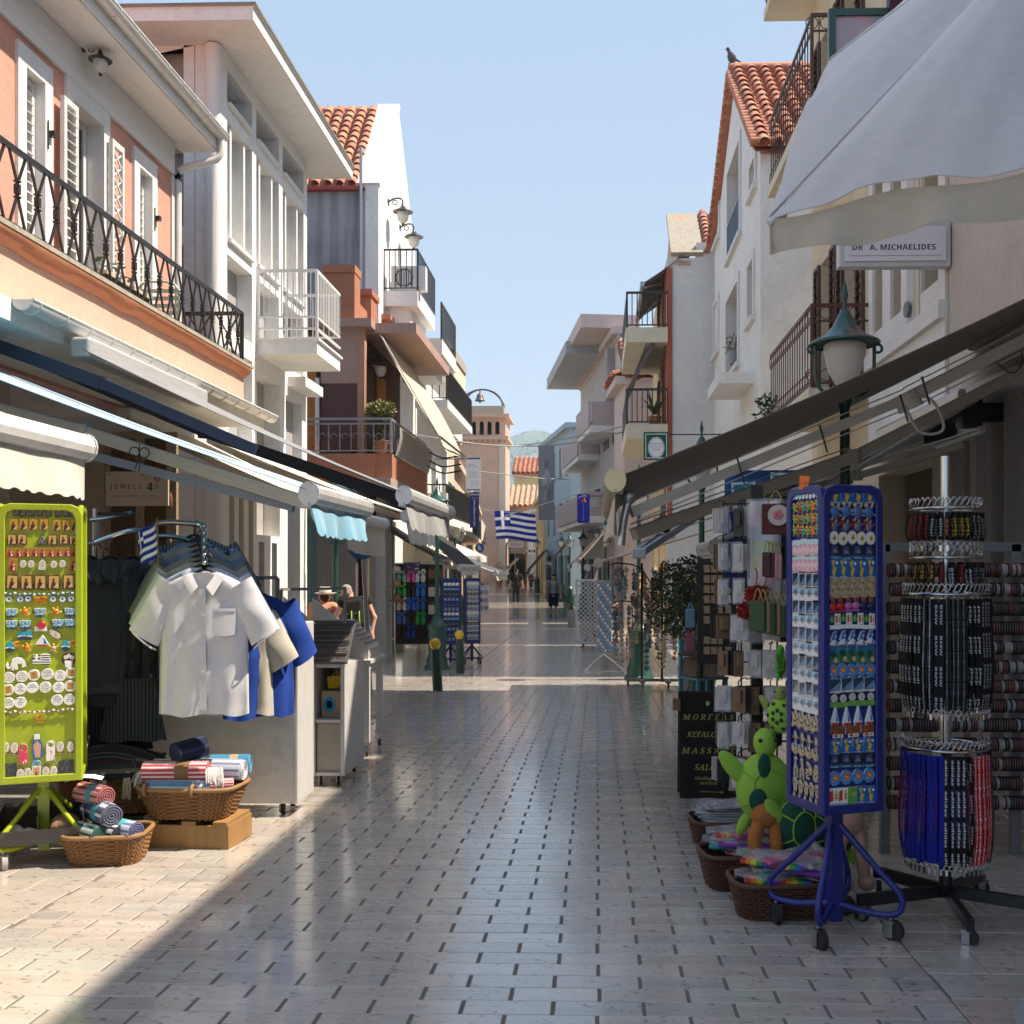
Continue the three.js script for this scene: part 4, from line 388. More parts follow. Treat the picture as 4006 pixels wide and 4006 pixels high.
// ---------------------------------------------------------------- the far street
const xcen = (d) => (d < 30 ? -0.75 : -0.75 - (d - 30) * 0.069);
function townhouse(side, d0, d1, top, mat, label, o = {}) {
  const m = (d0 + d1) / 2, X = o.x ?? (side === 'L' ? xcen(m) - 4.1 : xcen(m) + 3.2), g0 = gy(m), h = TW('town_house', label, 'house', V(X, g0, -m)), st = o.storey || 3.1, holes = [], wins = []; const n = o.n || Math.max(1, Math.round((d1 - d0) / 2.6)), w = o.w || 0.95;
  for (let y = g0 + st + 0.5; y + 1.7 < top; y += st) for (let i = 0; i < n; i++) { const c = lerp(d0, d1, (i + 0.5) / n); wins.push([c - w / 2, c + w / 2, y, y + 1.75]); } const doors = []; for (let i = 0; i < n; i++) { const c = lerp(d0, d1, (i + 0.5) / n); doors.push([c - 0.95, c + 0.95, g0 - 0.3, g0 + 2.4]); }
  M('wall', wallGeo(side, X, d0, d1, g0 - 1, top, [...wins, ...doors], 0.3), mat, h); const s = side === 'L' ? -1 : 1; M('near_wall', muv(box(5.6, top - g0 + 1, 0.25, X + s * 3.1, (top + g0 - 1) / 2, -d0 - 0.13)), o.sideMat || mat, h); M('far_wall', muv(box(5.6, top - g0 + 1, 0.25, X + s * 3.1, (top + g0 - 1) / 2, -d1 + 0.13)), mat, h); M('back_wall', muv(box(0.2, top - g0 + 1, d1 - d0 - 0.6, X + s * 5.8, (top + g0 - 1) / 2, -m)), mat, h);
  for (const q of wins) { windowIn(h, side, X, ...q, { inset: 0.14, fm: o.fm || whiteP }); if (o.shut) { shutterOn(h, side, X, q[0] - 0.46, q[0] - 0.03, q[2], q[3], o.shut, 0.05, 0.14, 10); shutterOn(h, side, X, q[1] + 0.03, q[1] + 0.46, q[2], q[3], o.shut, 0.05, 0.14, 10); } }
  for (const q of doors) windowIn(h, side, X, ...q, { inset: 0.2, fm: o.dm || brownW, nx: 3, name: 'shop_window' });
  M('cornice', muv(fbox(side, X, d0 - 0.05, d1 + 0.05, top - 0.15, top + 0.12, -0.3, 0.3)), o.trim || mat, h);
  if (o.roof) tiledRoof(h, V(X - s * 0.35, top + 0.13, -d1), V(0, 0, d1 - d0), V(s * 3, 1.25, 0), Math.round((d1 - d0) / 0.35), 9, o.roof); else M('flat_roof', box(5.9, 0.1, d1 - d0, X + s * 2.9, top - 0.2, -m), mat, h);
  if (o.roofF) tiledRoof(h, V(X + (s < 0 ? -5 : 0.0), top + 0.13, -d0 + 0.2), V(5, 0, 0), V(0, 1.6, -2.4), 16, 9, o.roofF);
  if (o.bal) for (const y of o.bal) { const L = d1 - d0 - 0.6, x2 = X - s * 0.85; M('balcony', muv(box(0.85, 0.22, L, X - s * 0.425, y - 0.11, -m)), o.trim || mat, h); if (o.balM) { railing(h, V(x2 + s * 0.03, y, -d0 - 0.3), V(x2 + s * 0.03, y, -d1 + 0.3), 0.9, o.balM, { step: 0.2, r: 0.016 }); railing(h, V(X, y, -d0 - 0.32), V(x2 + s * 0.03, y, -d0 - 0.32), 0.9, o.balM, { step: 0.2, r: 0.016, posts: [0, 0] }); } else M('balcony_front', muv([fbox(side, X - s * 0.85, d0 + 0.3, d1 - 0.3, y, y + 0.85, -0.1, 0), box(0.75, 0.85, 0.1, X - s * 0.38, y + 0.425, -d0 - 0.35)]), o.trim || mat, h); }
  if (o.ac) acUnit(h, 'F', d0 + 0.4, X - s * (s < 0 ? -0.0 : 0.85) + (s < 0 ? 0.05 : 0), o.ac, 0);
  return h;
}
const ochreM = plaster(RGB(0.68, 0.52, 0.28)), peach = plaster(RGB(0.72, 0.52, 0.38)), greyW = plaster(RGB(0.52, 0.50, 0.50)), blueW = plaster(RGB(0.34, 0.44, 0.50)), lilac = plaster(RGB(0.55, 0.46, 0.46)), sand = plaster(RGB(0.66, 0.58, 0.45)), greenSh = std(RGB(0.05, 0.22, 0.18), 0.6), greyB = std(RGB(0.33, 0.35, 0.4), 0.6);
const turn = (h, a) => { h.rotation.y = a; return h; };
townhouse('L', 29.5, 36, YV(1545, 31, -5.2), white, 'white house with stacked balconies and a red tiled roof', { x: -5.05, bal: [2.9, YV(1590, 31, -4.5)], balM: blackM, roofF: tileM, ac: 3.0 });
{ const e = TW('slab_canopy', 'thick cream concrete slab jutting from a rooftop behind the red tiles', 'roof slab', P(1735, 1420, 34)); M('slab', muv(box(1.5, 0.3, 3, XU(1690, 34), YV(1385, 34, -5), -35.4)), stoneEdge, e); M('side', muv(box(1.4, 0.6, 3, XU(1690, 34), YV(1440, 34, -5), -35.5)), cream, e); M('roof_room', muv(box(2.5, 3, 4, XU(1600, 35), YV(1500, 35, -5), -37)), white, e); }
turn(townhouse('L', 37, 44, 6.7, sand, 'cream house with green shutters and a projecting slab balcony', { x: -5.75, bal: [2.9], shut: greenSh, balM: blackM }), 0.05);
turn(townhouse('L', 44.5, 54, 5.9, peach, 'peach house with green shutters and a deep balcony', { x: -6.4, bal: [2.9], shut: greenSh, balM: blackM }), 0.07);
turn(townhouse('L', 55, 66, 5.6, sand, 'sand coloured house with white shop fronts near the bell tower', { x: -7.3, bal: [3.2] }), 0.08);
turn(townhouse('L', 67, 80, 5.6, ochreM, 'low ochre house standing in front of the bell tower', { x: -8.4, shut: brownW }), 0.09);
turn(townhouse('R', 35.3, 38.2, YV(1500, 36, 0.8), palePink, 'pink house with a small red tiled eave next to the black balconies', { x: 0.75, roof: tileM, roofF: tileM, n: 1 }), 0.1);
{ const X = 0.02, h = townhouse('R', 39, 51, YV(1335, 41, X), greyW, 'grey modern block with projecting slab roof and boxed balconies', { x: X, trim: lilac, n: 5, w: 1.5, sideMat: lilac }); const b = (n, g, m) => M(n, muv(g), m, h); b('roof_slab', box(1.7, 0.5, 8.5, X - 0.75, YV(1440, 47, X), -47), plaster(RGB(0.4, 0.42, 0.46))); b('upper_slab', box(2.2, 0.5, 9, X - 0.3, YV(1365, 43, X) + 0.3, -44), lilac); b('pier', box(0.4, 3.2, 0.6, X - 0.1, 8.2, -40.6), plaster(RGB(0.42, 0.38, 0.37))); for (const [y, d0, d1, o] of [[6.7, 40, 44, 1.0], [6.1, 44.5, 51, 0.9], [3.3, 40, 50.5, 1.15]]) { b('balcony', box(o, 0.25, d1 - d0, X - o / 2, y, -(d0 + d1) / 2), white); b('balcony_front', box(0.1, 0.95, d1 - d0, X - o, y + 0.55, -(d0 + d1) / 2), lilac); const e = b('balcony_end', box(o - 0.12, 0.95, 0.1, X - o / 2 + 0.04, y + 0.55, -d0 - 0.06), lilac); if (y < 4) for (const [x, yy, w2] of [[-0.28, 0.78, 0.46], [-0.28, 0.42, 0.46], [-0.82, 0.6, 0.34]]) b('panel', box(w2, 0.27, 0.04, X + x, y + yy, -d0 - 0.0), plaster(RGB(0.62, 0.62, 0.62))); } turn(h, 0.137); }
turn(townhouse('R', 56.5, 66, YV(1665, 57, -2), blueW, 'blue-grey house with a projecting flat roof', { x: -2.3, trim: blueW, n: 4 }), 0.19);
turn(townhouse('R', 67, 76, 6.0, ochreM, 'ochre house with awnings beyond the blue-grey house', { x: -3.9, n: 3 }), 0.11);
turn(townhouse('R', 77, 88, 5.7, white, 'white shop house near the far end of the street', { x: -5.1, n: 3 }), 0.11);
turn(townhouse('R', 89, 104, 6.2, sand, 'sand coloured house closing the far end of the street', { x: -6.7, n: 4 }), 0.11);
{ // end of the street: cross houses that close the view
  const mk = (x0, x1, d, top, mat, label, roof, n) => { const h = TW('end_house', label, 'house', V((x0 + x1) / 2, gy(d), -d)), g0 = gy(d), holes = []; for (let i = 0; i < n; i++) { const c = lerp(x0, x1, (i + 0.5) / n); holes.push([c - 0.5, c + 0.5, g0 + 3.6, g0 + 5.3], [c - 0.9, c + 0.9, g0 - 0.2, g0 + 2.4]); } M('wall', wallGeo('F', d, x0, x1, g0 - 1, top, holes.filter((q) => q[3] < top - 0.2), 0.3), mat, h); for (const q of holes) if (q[3] < top - 0.2) windowIn(h, 'F', d, ...q, { inset: 0.15, fm: brownW }); M('side_wall', [muv(fbox('L', x1, d + 0.3, d + 7, g0 - 1, top, -0.3, 0)), muv(fbox('R', x0, d + 0.3, d + 7, g0 - 1, top, -0.3, 0))], mat, h); M('cornice', muv(box(x1 - x0 + 0.3, 0.2, 0.5, (x0 + x1) / 2, top - 0.05, -d)), tileM[0], h); tiledRoof(h, V(x0 - 0.2, top + 0.08, -d + 0.3), V(x1 - x0 + 0.4, 0, 0), V(0, 2.0, -4), Math.round((x1 - x0) / 0.42), 10, roof); };
  mk(XU(1930, 92), XU(2100, 92), 92, YV(1985, 92, -7), sand, 'pale house with a cream tiled roof closing the street below the tower', paleTileM, 2);
  mk(XU(1840, 98), XU(1975, 98), 98, YV(1975, 98, -10), peach, 'peach house with a pale tiled roof beside the tower foot', paleTileM, 2);
  mk(XU(2010, 110), XU(2160, 110), 110, YV(1855, 110, -6), ochreM, 'ochre house with an orange tiled roof behind the cream roof', tileM, 2);
}
{ // bell tower
  const d = 86, x0 = XU(1776, d), x1 = XU(1977, d), w = x1 - x0, cx = (x0 + x1) / 2, h = TW('bell_tower', 'pink bell tower with five arched openings and an iron hoop carrying a bell', 'tower', V(cx, gy(d), -d)), pk = plaster(RGB(0.60, 0.40, 0.31)), top = YV(1622, d, cx), y = (v) => YV(v, d, cx); const aw = w * 0.085, holes = []; for (let i = 0; i < 5; i++) { const c = x0 + w * (0.235 + i * 0.152); holes.push(arch(c - aw / 2, c + aw / 2, y(1700), y(1645))); }
  M('wall', wallGeo('F', d, x0, x1, -1, top, holes, 0.4), pk, h); for (const q of holes) M('arch_trim', tube(q.slice(2).map(([a, b]) => V(a, b, -d + 0.02)), 0.06, 12), plaster(RGB(0.66, 0.5, 0.4)), h);
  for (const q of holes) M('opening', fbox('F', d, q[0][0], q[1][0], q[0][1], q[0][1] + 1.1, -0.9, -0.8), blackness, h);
  M('side_wall', [muv(fbox('L', x1, d + 0.4, d + 4, -1, top, -0.4, 0)), muv(fbox('R', x0, d + 0.4, d + 4, -1, top, -0.4, 0)), muv(fbox('F', d + 4, x0, x1, -1, top, -0.3, 0))], pk, h);
  M('cornice', [muv(box(w + 0.7, 0.25, 4.9, cx, y(1628), -d - 1.9)), muv(box(w + 0.55, 0.28, 4.8, cx, y(1715), -d - 1.9))], pk, h); for (let i = 0; i < 9; i++) M('corbel', muv(box(0.2, 0.25, 0.3, lerp(x0, x1, (i + 0.5) / 9), y(1725), -d + 0.2)), pk, h); M('quoin', muv(fbox('F', d, x1 - 0.5, x1 + 0.02, 0, y(1732), 0.002, 0.08)), plaster(RGB(0.66, 0.55, 0.45)), h);
  M('parapet', muv(box(w * 0.96, 0.75, 4, cx - 0.05, y(1606), -d - 2)), stoneEdge, h);
  const im = std(RGB(0.05, 0.045, 0.05), 0.7), R = w * 0.43; for (const z of [-d - 0.6, -d - 3.4]) { const pts = []; for (let i = 0; i <= 14; i++) { const t = Math.PI * i / 14; pts.push(V(cx - R * Math.cos(t), y(1590) + R * 0.95 * Math.sin(t), lerp(z, -d - 2, Math.sin(t)))); } M('hoop', tube(pts, 0.07, 40), im, h); }
  M('bell', [lathe([[0.02, 0.62], [0.16, 0.6], [0.26, 0.45], [0.3, 0.2], [0.42, 0.03], [0.44, 0], [0.38, 0]], 20, cx - 0.2, y(1553), -d - 2), rod(V(cx - 0.2, y(1553) + 0.6, -d - 2), V(cx - 0.2, y(1590) + R * 0.93, -d - 2), 0.05), sph(0.09, cx - 0.2, y(1553) - 0.1, -d - 2)], std(RGB(0.14, 0.1, 0.08), 0.5, { metalness: 0.5 }), h);
}
{ // hills
  const hm = std(RGB(0.10, 0.14, 0.075), 0.95, { map: wornT }); const hg = muv(grid(60, 10, (u, v) => { const x = lerp(-1500, 900, u), n = fbm(u * 9 + 2, 0.3, 64, 4), top = 90 + 150 * n + 90 * Math.exp(-Math.pow((x + 95) / 160, 2)); return V(x, -5 + (top * Math.sin(v * Math.PI / 2)) + 8 * fbm(u * 60, v * 20, 64, 3), -1300 - 500 * v); })); struct('hills', hg, hm);
  const hr = tileM[1], hw = white; for (let i = 0; i < 34; i++) { const x = rr(-130, 10), v = rr(0.05, 0.42), z = -1300 - 500 * v, y = -5 + (90 + 120 * 0.5) * Math.sin(v * Math.PI / 2) + rr(0, 10), s = rr(8, 15); const hs = T('hillside_house', 'tiny pale house with red roof among trees on the distant hillside', 'house', V(x, y, z), rr(0, 1), 'houses on the far hillside'); M('wall', box(s, s * 0.7, s * 0.8, 0, s * 0.35 - 2, 0), hw, hs); M('roof', tf(new THREE.ConeGeometry(s * 0.85, s * 0.35, 4), 0, s * 0.85 - 2, 0, 0, Math.PI / 4), hr, hs); }
  const tr = foliage(16000, 1, 5.5, (x, y, z) => { const u = rr(-260, 60), v = rr(0.02, 0.98); const n = fbm((u + 1500) / 2400 * 9 + 2, 0.3, 64, 4), top = 90 + 150 * n + 90 * Math.exp(-Math.pow((u + 95) / 160, 2)); return V(u, -8 + top * Math.sin(v * Math.PI / 2), -1295 - 500 * v); }, 0.8); const t = M('hillside_trees', tr, leafGreen); tag(t, 'dark green woodland covering the distant hill', 'woodland', null, 'stuff');
}
scene.fog = new THREE.FogExp2(0xd2e2f2, 0.00035);
// ---------------------------------------------------------------- street furniture
const frosted = phys(RGB(0.75, 0.73, 0.68), 0.55, { transmission: 0.35, thickness: 0 });
function lampPost(label) {
  const g = T('lamp_post', label, 'street lamp', V(0, 0, 0), 0, 'green street lamps'), H = 3.45;
  M('base', [lathe([[0.24, 0], [0.24, 0.05], [0.2, 0.09], [0.2, 0.2], [0.165, 0.24], [0.165, 0.72], [0.185, 0.75], [0.185, 0.8], [0.12, 0.86], [0.08, 0.95], [0.075, 1.0]], 8)], greenIron, g);
  M('pole', [lathe([[0.075, 0.98], [0.05, 1.02], [0.045, 1.1], [0.06, 1.14], [0.042, 1.2], [0.038, 1.75], [0.052, 1.8], [0.036, 1.86], [0.034, 2.62], [0.05, 2.66], [0.05, 2.72], [0.03, 2.76]], 12)], greenIron, g);
  for (const s of [-1, 1]) M('scroll_arm', [tube([[0, 2.7, 0], [s * 0.12, 2.72, 0], [s * 0.19, 2.8, 0], [s * 0.2, 2.95, 0], [s * 0.2, 3.06, 0]], 0.013, 24), tor(0.028, 0.01, s * 0.225, 3.03, 0)], greenIron, g);
  M('globe', lathe([[0.035, 2.76], [0.06, 2.78], [0.115, 2.88], [0.14, 3.0], [0.145, 3.05], [0.12, 3.07]], 20), frosted, g);
  M('hat', lathe([[0.235, 3.055], [0.24, 3.065], [0.225, 3.08], [0.14, 3.12], [0.085, 3.18], [0.05, 3.25], [0.03, 3.29], [0.012, 3.3]], 24), greenIron, g);
  M('finial', lathe([[0.012, 3.28], [0.016, 3.31], [0.01, 3.33], [0.024, 3.39], [0.012, 3.46], [0.002, 3.5]], 10), greenIron, g);
  return g;
}
{ const L0 = lampPost('green street lamp with a bell-shaped hat beside the blue magnet stand'); const put = (g, u, d, dy = 0) => { g.position.set(XU(u, d), gy(d) + dy, -d); }; L0.scale.setScalar(1.06); put(L0, 3305, 7.8);
  const rest = [[2745, 13.9, 'green street lamp post rising behind the chalkboard and olive bush'], [2500, 18.3, 'green street lamp post behind the arms of the grey awning'], [1710, 20.5, 'green street lamp with a heavy base beside the two yellow-topped bollards'], [2369, 34, 'green street lamp near the white trellis screen'], [2281, 45, 'green street lamp under the blue hanging sign'], [2229, 53, 'green street lamp behind the walking man'], [2196, 57, 'green street lamp next to the walking man\'s shoulder'], [2155, 70, 'green street lamp beside the grey hanging banner'], [2101, 68, 'green street lamp by the red pot plants'], [1991, 84, 'green street lamp beyond the man in black'], [1780, 33, 'green street lamp near the blue tailor banner'], [1800, 37, 'green street lamp by the white parasols'], [1924, 88, 'green street lamp at the far shop fronts']];
  for (const [u, d, l] of rest) { const c = dup(L0, null, rnd(), l); put(c, u, d); } }
{ const mk = (p, label, lean) => { const b = T('bollard', label, 'bollard', p, 0, 'yellow-topped bollards'); b.rotation.z = lean; M('post', lathe([[0.075, -0.02], [0.075, 0.6], [0.06, 0.62], [0.05, 0.64]], 14), paint(RGB(0.01, 0.045, 0.03), 0.5), b); M('ball', [sph(0.085, 0, 0.71, 0, 1, 1, 1, 16), cyl(0.05, 0.06, 0.04, 0, 0.635, 0)], paint(RGB(0.75, 0.5, 0.01), 0.35), b); return b; }; mk(GP(1713, 2703), 'leaning yellow-topped green bollard at the edge of the sunny strip', 0.06); mk(GP(1801, 2633), 'yellow-topped green bollard beside the heavy lamp base', 0.03); mk(GP(1887, 2320), 'yellow-topped bollard far off by the restaurant board', 0); mk(GP(2149, 2322), 'yellow-topped bollard far off behind the walking man', 0); }
// awnings, left
const fabCream = sailcloth(RGB(0.80, 0.72, 0.56), 0.4), fabBlue = sailcloth(RGB(0.16, 0.46, 0.64), 0.5), fabGrey = sailcloth(RGB(0.22, 0.22, 0.23), 0.12), fabWhite = sailcloth(RGB(0.82, 0.80, 0.74), 0.4), fabTaupe = sailcloth(RGB(0.38, 0.32, 0.25), 0.12), fabBlack = std(RGB(0.03, 0.03, 0.035), 0.9, { map: weaveT });
const alu = std(RGB(0.68, 0.68, 0.68), 0.35, { metalness: 0.35, map: wornT }), armWhite = paint(RGB(0.60, 0.57, 0.51), 0.5);
function slantAwning(o) { const a = P(o.u, o.v, o.d), b = P(o.ub, o.vb, o.d), k = (o.xw - a.x) / (b.x - a.x); return awning({ ...o, xf: a.x, yf: a.y, yw: lerp(a.y, b.y, k), d0: o.d, d1: o.d1 || DU(o.u1, a.x) }); }
awning({ label: 'cream awning with a scalloped valance above the lime green magnet stand', xw: -4.7, yw: 2.95, xf: XU(320, 5), yf: YV(1735, 5, -2.4), d0: 3.1, d1: 5, fm: fabCream, vm: sailcloth(RGB(0.84, 0.81, 0.72), 0.3), valance: 0.2, bm: whiteP, am: armWhite });
const awBlue = slantAwning({ label: 'light blue awning over the hanging shirts', u: 1195, v: 1915, d: 6, ub: 0, vb: 1468, xw: -4.7, u1: 1420, fm: fabBlue, vm: sailcloth(RGB(0.25, 0.56, 0.76), 0.3), valance: 0.19, bm: alu, arms: false, capM: whiteP, vsc: 0.1 });
const awGrey = slantAwning({ label: 'dark grey awning with a grey valance past the blue one', u: 1570, v: 1925, d: 7.6, ub: 0, vb: 1222, xw: -3.72, u1: 1750, fm: fabGrey, vm: sailcloth(RGB(0.33, 0.33, 0.34), 0.15), valance: 0.2, bm: alu, arms: false, capM: whiteP, vsc: 0.11 });
{ const a = awBlue; const p0 = P(-40, 1590, 6.9), p1 = P(330, 1690, 6.5), p2 = P(1195, 1965, 6.15); M('upper_arm', bar(p0, p1, 0.075, 0.06), armWhite, a); M('forearm', bar(p1, p2, 0.075, 0.055), armWhite, a); M('elbow', rbox(0.07, 0.1, 0.09, 0.02, p1.x, p1.y, p1.z), armWhite, a); const k = P(545, 1768, 6.3); M('cord', [tor(0.03, 0.004, k.x - 0.03, k.y, k.z, 0, 0, 0, 20), tor(0.03, 0.004, k.x + 0.03, k.y - 0.005, k.z, 0, 0, 0, 20), tube([[k.x, k.y + 0.05, k.z], [k.x - 0.005, k.y - 0.03, k.z], [k.x - 0.025, k.y - 0.1, k.z]], 0.003), tube([[k.x, k.y, k.z], [k.x + 0.005, k.y - 0.06, k.z], [k.x - 0.005, k.y - 0.12, k.z]], 0.003)], blackM, a); M('spring_chain', [bar(P(330, 1775, 6.45), P(1150, 1985, 6.2), 0.05, 0.03)], std(RGB(0.22, 0.26, 0.33), 0.5), a);
  const b = awGrey; M('upper_arm', bar(P(120, 1400, 8.2), P(800, 1690, 8), 0.08, 0.06), fabBlack, b); M('forearm', bar(P(800, 1690, 8), P(1560, 1950, 7.75), 0.085, 0.06), fabBlack, b); M('elbow', cyl(0.05, 0.05, 0.09, P(800, 1690, 8).x, P(800, 1690, 8).y, P(800, 1690, 8).z), fabBlack, b);
  const c = awBlue; M('upper_arm', bar(P(-100, 1320, 7.2), P(400, 1500, 7.1), 0.09, 0.06), std(RGB(0.012, 0.022, 0.05), 0.6), c); M('forearm', bar(P(400, 1500, 7.1), P(1000, 1760, 7.0), 0.07, 0.05), std(RGB(0.012, 0.022, 0.05), 0.6), c); }
awning({ label: 'beige awning with a plain drop valance in front of the granite wall', xw: -4.75, yw: 2.95, xf: XU(1335, 10.6), yf: YV(2005, 10.6, -2.5), d0: 10.6, d1: 12.7, fm: fabCream, vm: sailcloth(RGB(0.72, 0.62, 0.48), 0.2), valance: 0.34, bm: whiteP, am: armWhite, vsc: 3 });
awning({ label: 'white awning with a fringed valance under the grey one', xw: -4.75, yw: 3.0, xf: XU(1580, 13.2), yf: YV(2010, 13.2, -2.4), d0: 13.2, d1: 15.6, fm: fabCream, vm: fabWhite, valance: 0.3, bm: whiteP, am: armWhite, vsc: 0.16 });
slantAwning({ label: 'black awning with a white edge over the flip-flop shop', u: 1795, v: 2215, d: 22, ub: 1545, vb: 1985, xw: -4.7, d1: 25.5, fm: fabBlack, vm: fabWhite, valance: 0.12, bm: alu, arms: false });
slantAwning({ label: 'cream awning beyond the black one over the postcard stands', u: 1935, v: 2240, d: 27, ub: 1740, vb: 2160, xw: -4.9, d1: 30.5, fm: fabCream, valance: 0.14, bm: whiteP, arms: false });
slantAwning({ label: 'long cream awning hung behind the flip-flop display', u: 1700, v: 2180, d: 23.2, ub: 1530, vb: 2080, xw: -4.9, d1: 26, fm: fabCream, valance: 0.1, bm: whiteP, arms: false });
// awnings, right
const awTaupe = slantAwning({ label: 'big taupe awning reaching out over the street from the souvenir shop', u: 2420, v: 1862, d: 6, ub: 4006, vb: 1140, xw: 3.28, d1: 9.4, fm: fabTaupe, vm: sailcloth(RGB(0.66, 0.58, 0.44), 0.25), valance: 0.26, bm: std(RGB(0.30, 0.26, 0.2), 0.6), capM: std(RGB(0.78, 0.66, 0.38), 0.6), arms: false, sag: 0.05 });
{ const ribbed = (a, b, w, h, nrib) => { const L = [bar(a, b, w, h)], dir = b.clone().sub(a).normalize(), up = V(0, 0, 1).cross(dir).normalize(); for (let i = 0; i < nrib; i++) { const o = up.clone().multiplyScalar((i + 0.5) / nrib * h - h / 2).add(V(0, 0, w / 2 + 0.004)); L.push(bar(a.clone().add(o), b.clone().add(o), 0.008, 0.006)); } return L; };
  const am = paint(RGB(0.52, 0.47, 0.40), 0.55), a = awTaupe; const p0 = P(2470, 2005, 6.25), p1 = P(3545, 1560, 6.4), p2 = P(4120, 1270, 6.5); M('forearm', ribbed(p0, p1, 0.06, 0.15, 4), am, a); M('upper_arm', ribbed(p1, p2, 0.07, 0.17, 4), am, a); M('elbow', [cyl(0.075, 0.075, 0.1, p1.x, p1.y - 0.02, p1.z + 0.04, 0, 0, 0.4)], am, a); for (const t of [[2895, 1830], [3220, 1710], [3535, 1590], [3620, 1520]]) { const q = P(t[0], t[1], 6.2); M('cable_tie', bar(V(q.x - 0.02, q.y + 0.07, q.z), V(q.x + 0.025, q.y - 0.09, q.z), 0.009, 0.012), blackM, a); } const e = P(2480, 1985, 6.2); M('foil_wrap', [tube([[e.x - 0.03, e.y + 0.05, e.z], [e.x - 0.06, e.y - 0.08, e.z], [e.x - 0.075, e.y - 0.22, e.z]], 0.024, 20), sph(0.045, e.x - 0.03, e.y + 0.06, e.z)], std(RGB(0.6, 0.6, 0.6), 0.35, { metalness: 0.8 }), a);
  const b = awTaupe; const q0 = P(2480, 2090, 7), q1 = P(3330, 1790, 7.3), q2 = P(4100, 1400, 7.4); M('forearm', ribbed(q0, q1, 0.08, 0.17, 5), am, b); M('upper_arm', ribbed(q1, q2, 0.06, 0.1, 3), am, b); M('elbow', cyl(0.06, 0.06, 0.1, q1.x, q1.y, q1.z + 0.03), am, b);
  const cp = P(3720, 1660, 6.6); const w = TW('hanging_cable', 'loop of grey cable hanging from the awning elbow', 'cable', cp); M('cable', [tube([[...P(3540, 1590, 6.3).toArray()], [...P(3600, 1690, 6.3).toArray()], [...P(3690, 1680, 6.3).toArray()], [...P(3650, 1570, 6.3).toArray()], [...P(3560, 1540, 6.3).toArray()]].map((q) => V(...q)), 0.009, 40)], std(RGB(0.4, 0.37, 0.32), 0.7), w); M('black_cable', tube([P(3900, 1420, 6.4), P(3960, 1460, 6.4), P(4000, 1420, 6.4), P(3995, 1370, 6.4)], 0.004, 30), blackM, w);
  const cam = P(2597, 2060, 7.6), cc = TW('security_camera', 'white dome security camera hanging beneath the taupe awning', 'camera', cam); M('housing', [sph(0.055, cam.x, cam.y, cam.z, 1, 1, 1, 16), cyl(0.06, 0.045, 0.05, cam.x - 0.02, cam.y + 0.045, cam.z, 0, 0, 0.3)], whiteP, cc); M('lens', [cyl(0.028, 0.028, 0.02, cam.x + 0.012, cam.y - 0.02, cam.z + 0.05, Math.PI / 2 - 0.2)], darkGlass, cc); M('mount', bar(V(cam.x - 0.02, cam.y + 0.05, cam.z), V(cam.x, cam.y + 0.16, cam.z), 0.03), whiteP, cc); }
const awChime = slantAwning({ label: 'cream awning with folded grey arms over the wind chime stand', u: 2345, v: 2195, d: 14, ub: 2740, vb: 2075, xw: 3.2, d1: 17.2, fm: sailcloth(RGB(0.62, 0.52, 0.38), 0.3), vm: sailcloth(RGB(0.82, 0.74, 0.6), 0.3), valance: 0.2, bm: std(RGB(0.55, 0.46, 0.33), 0.6), arms: false });
{ const a = awChime, gm = std(RGB(0.16, 0.16, 0.17), 0.5); M('upper_arm', bar(P(2780, 1985, 12.8), P(2500, 2170, 12.4), 0.07, 0.09), gm, a); M('forearm', bar(P(2490, 2160, 12.6), P(2680, 2000, 13.4), 0.06, 0.08), gm, a); M('elbow', rbox(0.16, 0.12, 0.1, 0.02, P(2500, 2165, 12.4).x, P(2500, 2165, 12.4).y, -12.4), std(RGB(0.45, 0.46, 0.47), 0.5), a); }
awning({ label: 'small white awning with striped folds beneath the taupe awning', xw: 3.25, yw: 2.6, xf: XU(2985, 9), yf: YV(1905, 9, 2), d0: 9, d1: 10.2, fm: fabWhite, valance: 0.2, bm: whiteP, am: armWhite });
slantAwning({ label: 'white sloping awning behind the photo poster', u: 2810, v: 2130, d: 8.2, ub: 3060, vb: 1990, xw: 3.2, d1: 9.2, fm: fabWhite, valance: 0, bm: whiteP, arms: false });
slantAwning({ label: 'dark green awning beneath the arm elbow', u: 3310, v: 1830, d: 9.6, ub: 3600, vb: 1660, xw: 3.27, d1: 12.4, fm: sailcloth(RGB(0.01, 0.09, 0.07), 0.1), valance: 0.1, bm: steel, am: armWhite });
for (const [u, v, d, ub, vb, l, m] of [[2300, 2215, 20.5, 2560, 2120, 'grey awning over the shop past the wind chimes', fabGrey], [2262, 2190, 32, 2330, 2080, 'pale steep awning behind the blue sign', fabWhite], [2225, 2210, 37, 2300, 2110, 'cream awning far along the row of lamps', fabCream], [2145, 2200, 47, 2185, 2130, 'taupe steep awning beside the grey banner', fabTaupe], [2060, 2230, 62, 2105, 2160, 'rose awning by the pot plants', sailcloth(RGB(0.5, 0.25, 0.22), 0.2)], [1985, 2215, 74, 2030, 2160, 'grey awning beyond the man in black', fabWhite]]) { const a = P(u, v, d), b = P(ub, vb, d); awning({ label: l, xw: b.x + 0.3, yw: b.y + 0.1, xf: a.x, yf: a.y, d0: d, d1: d + 3.2, fm: m, valance: 0.16, bm: steel, arms: false }); }
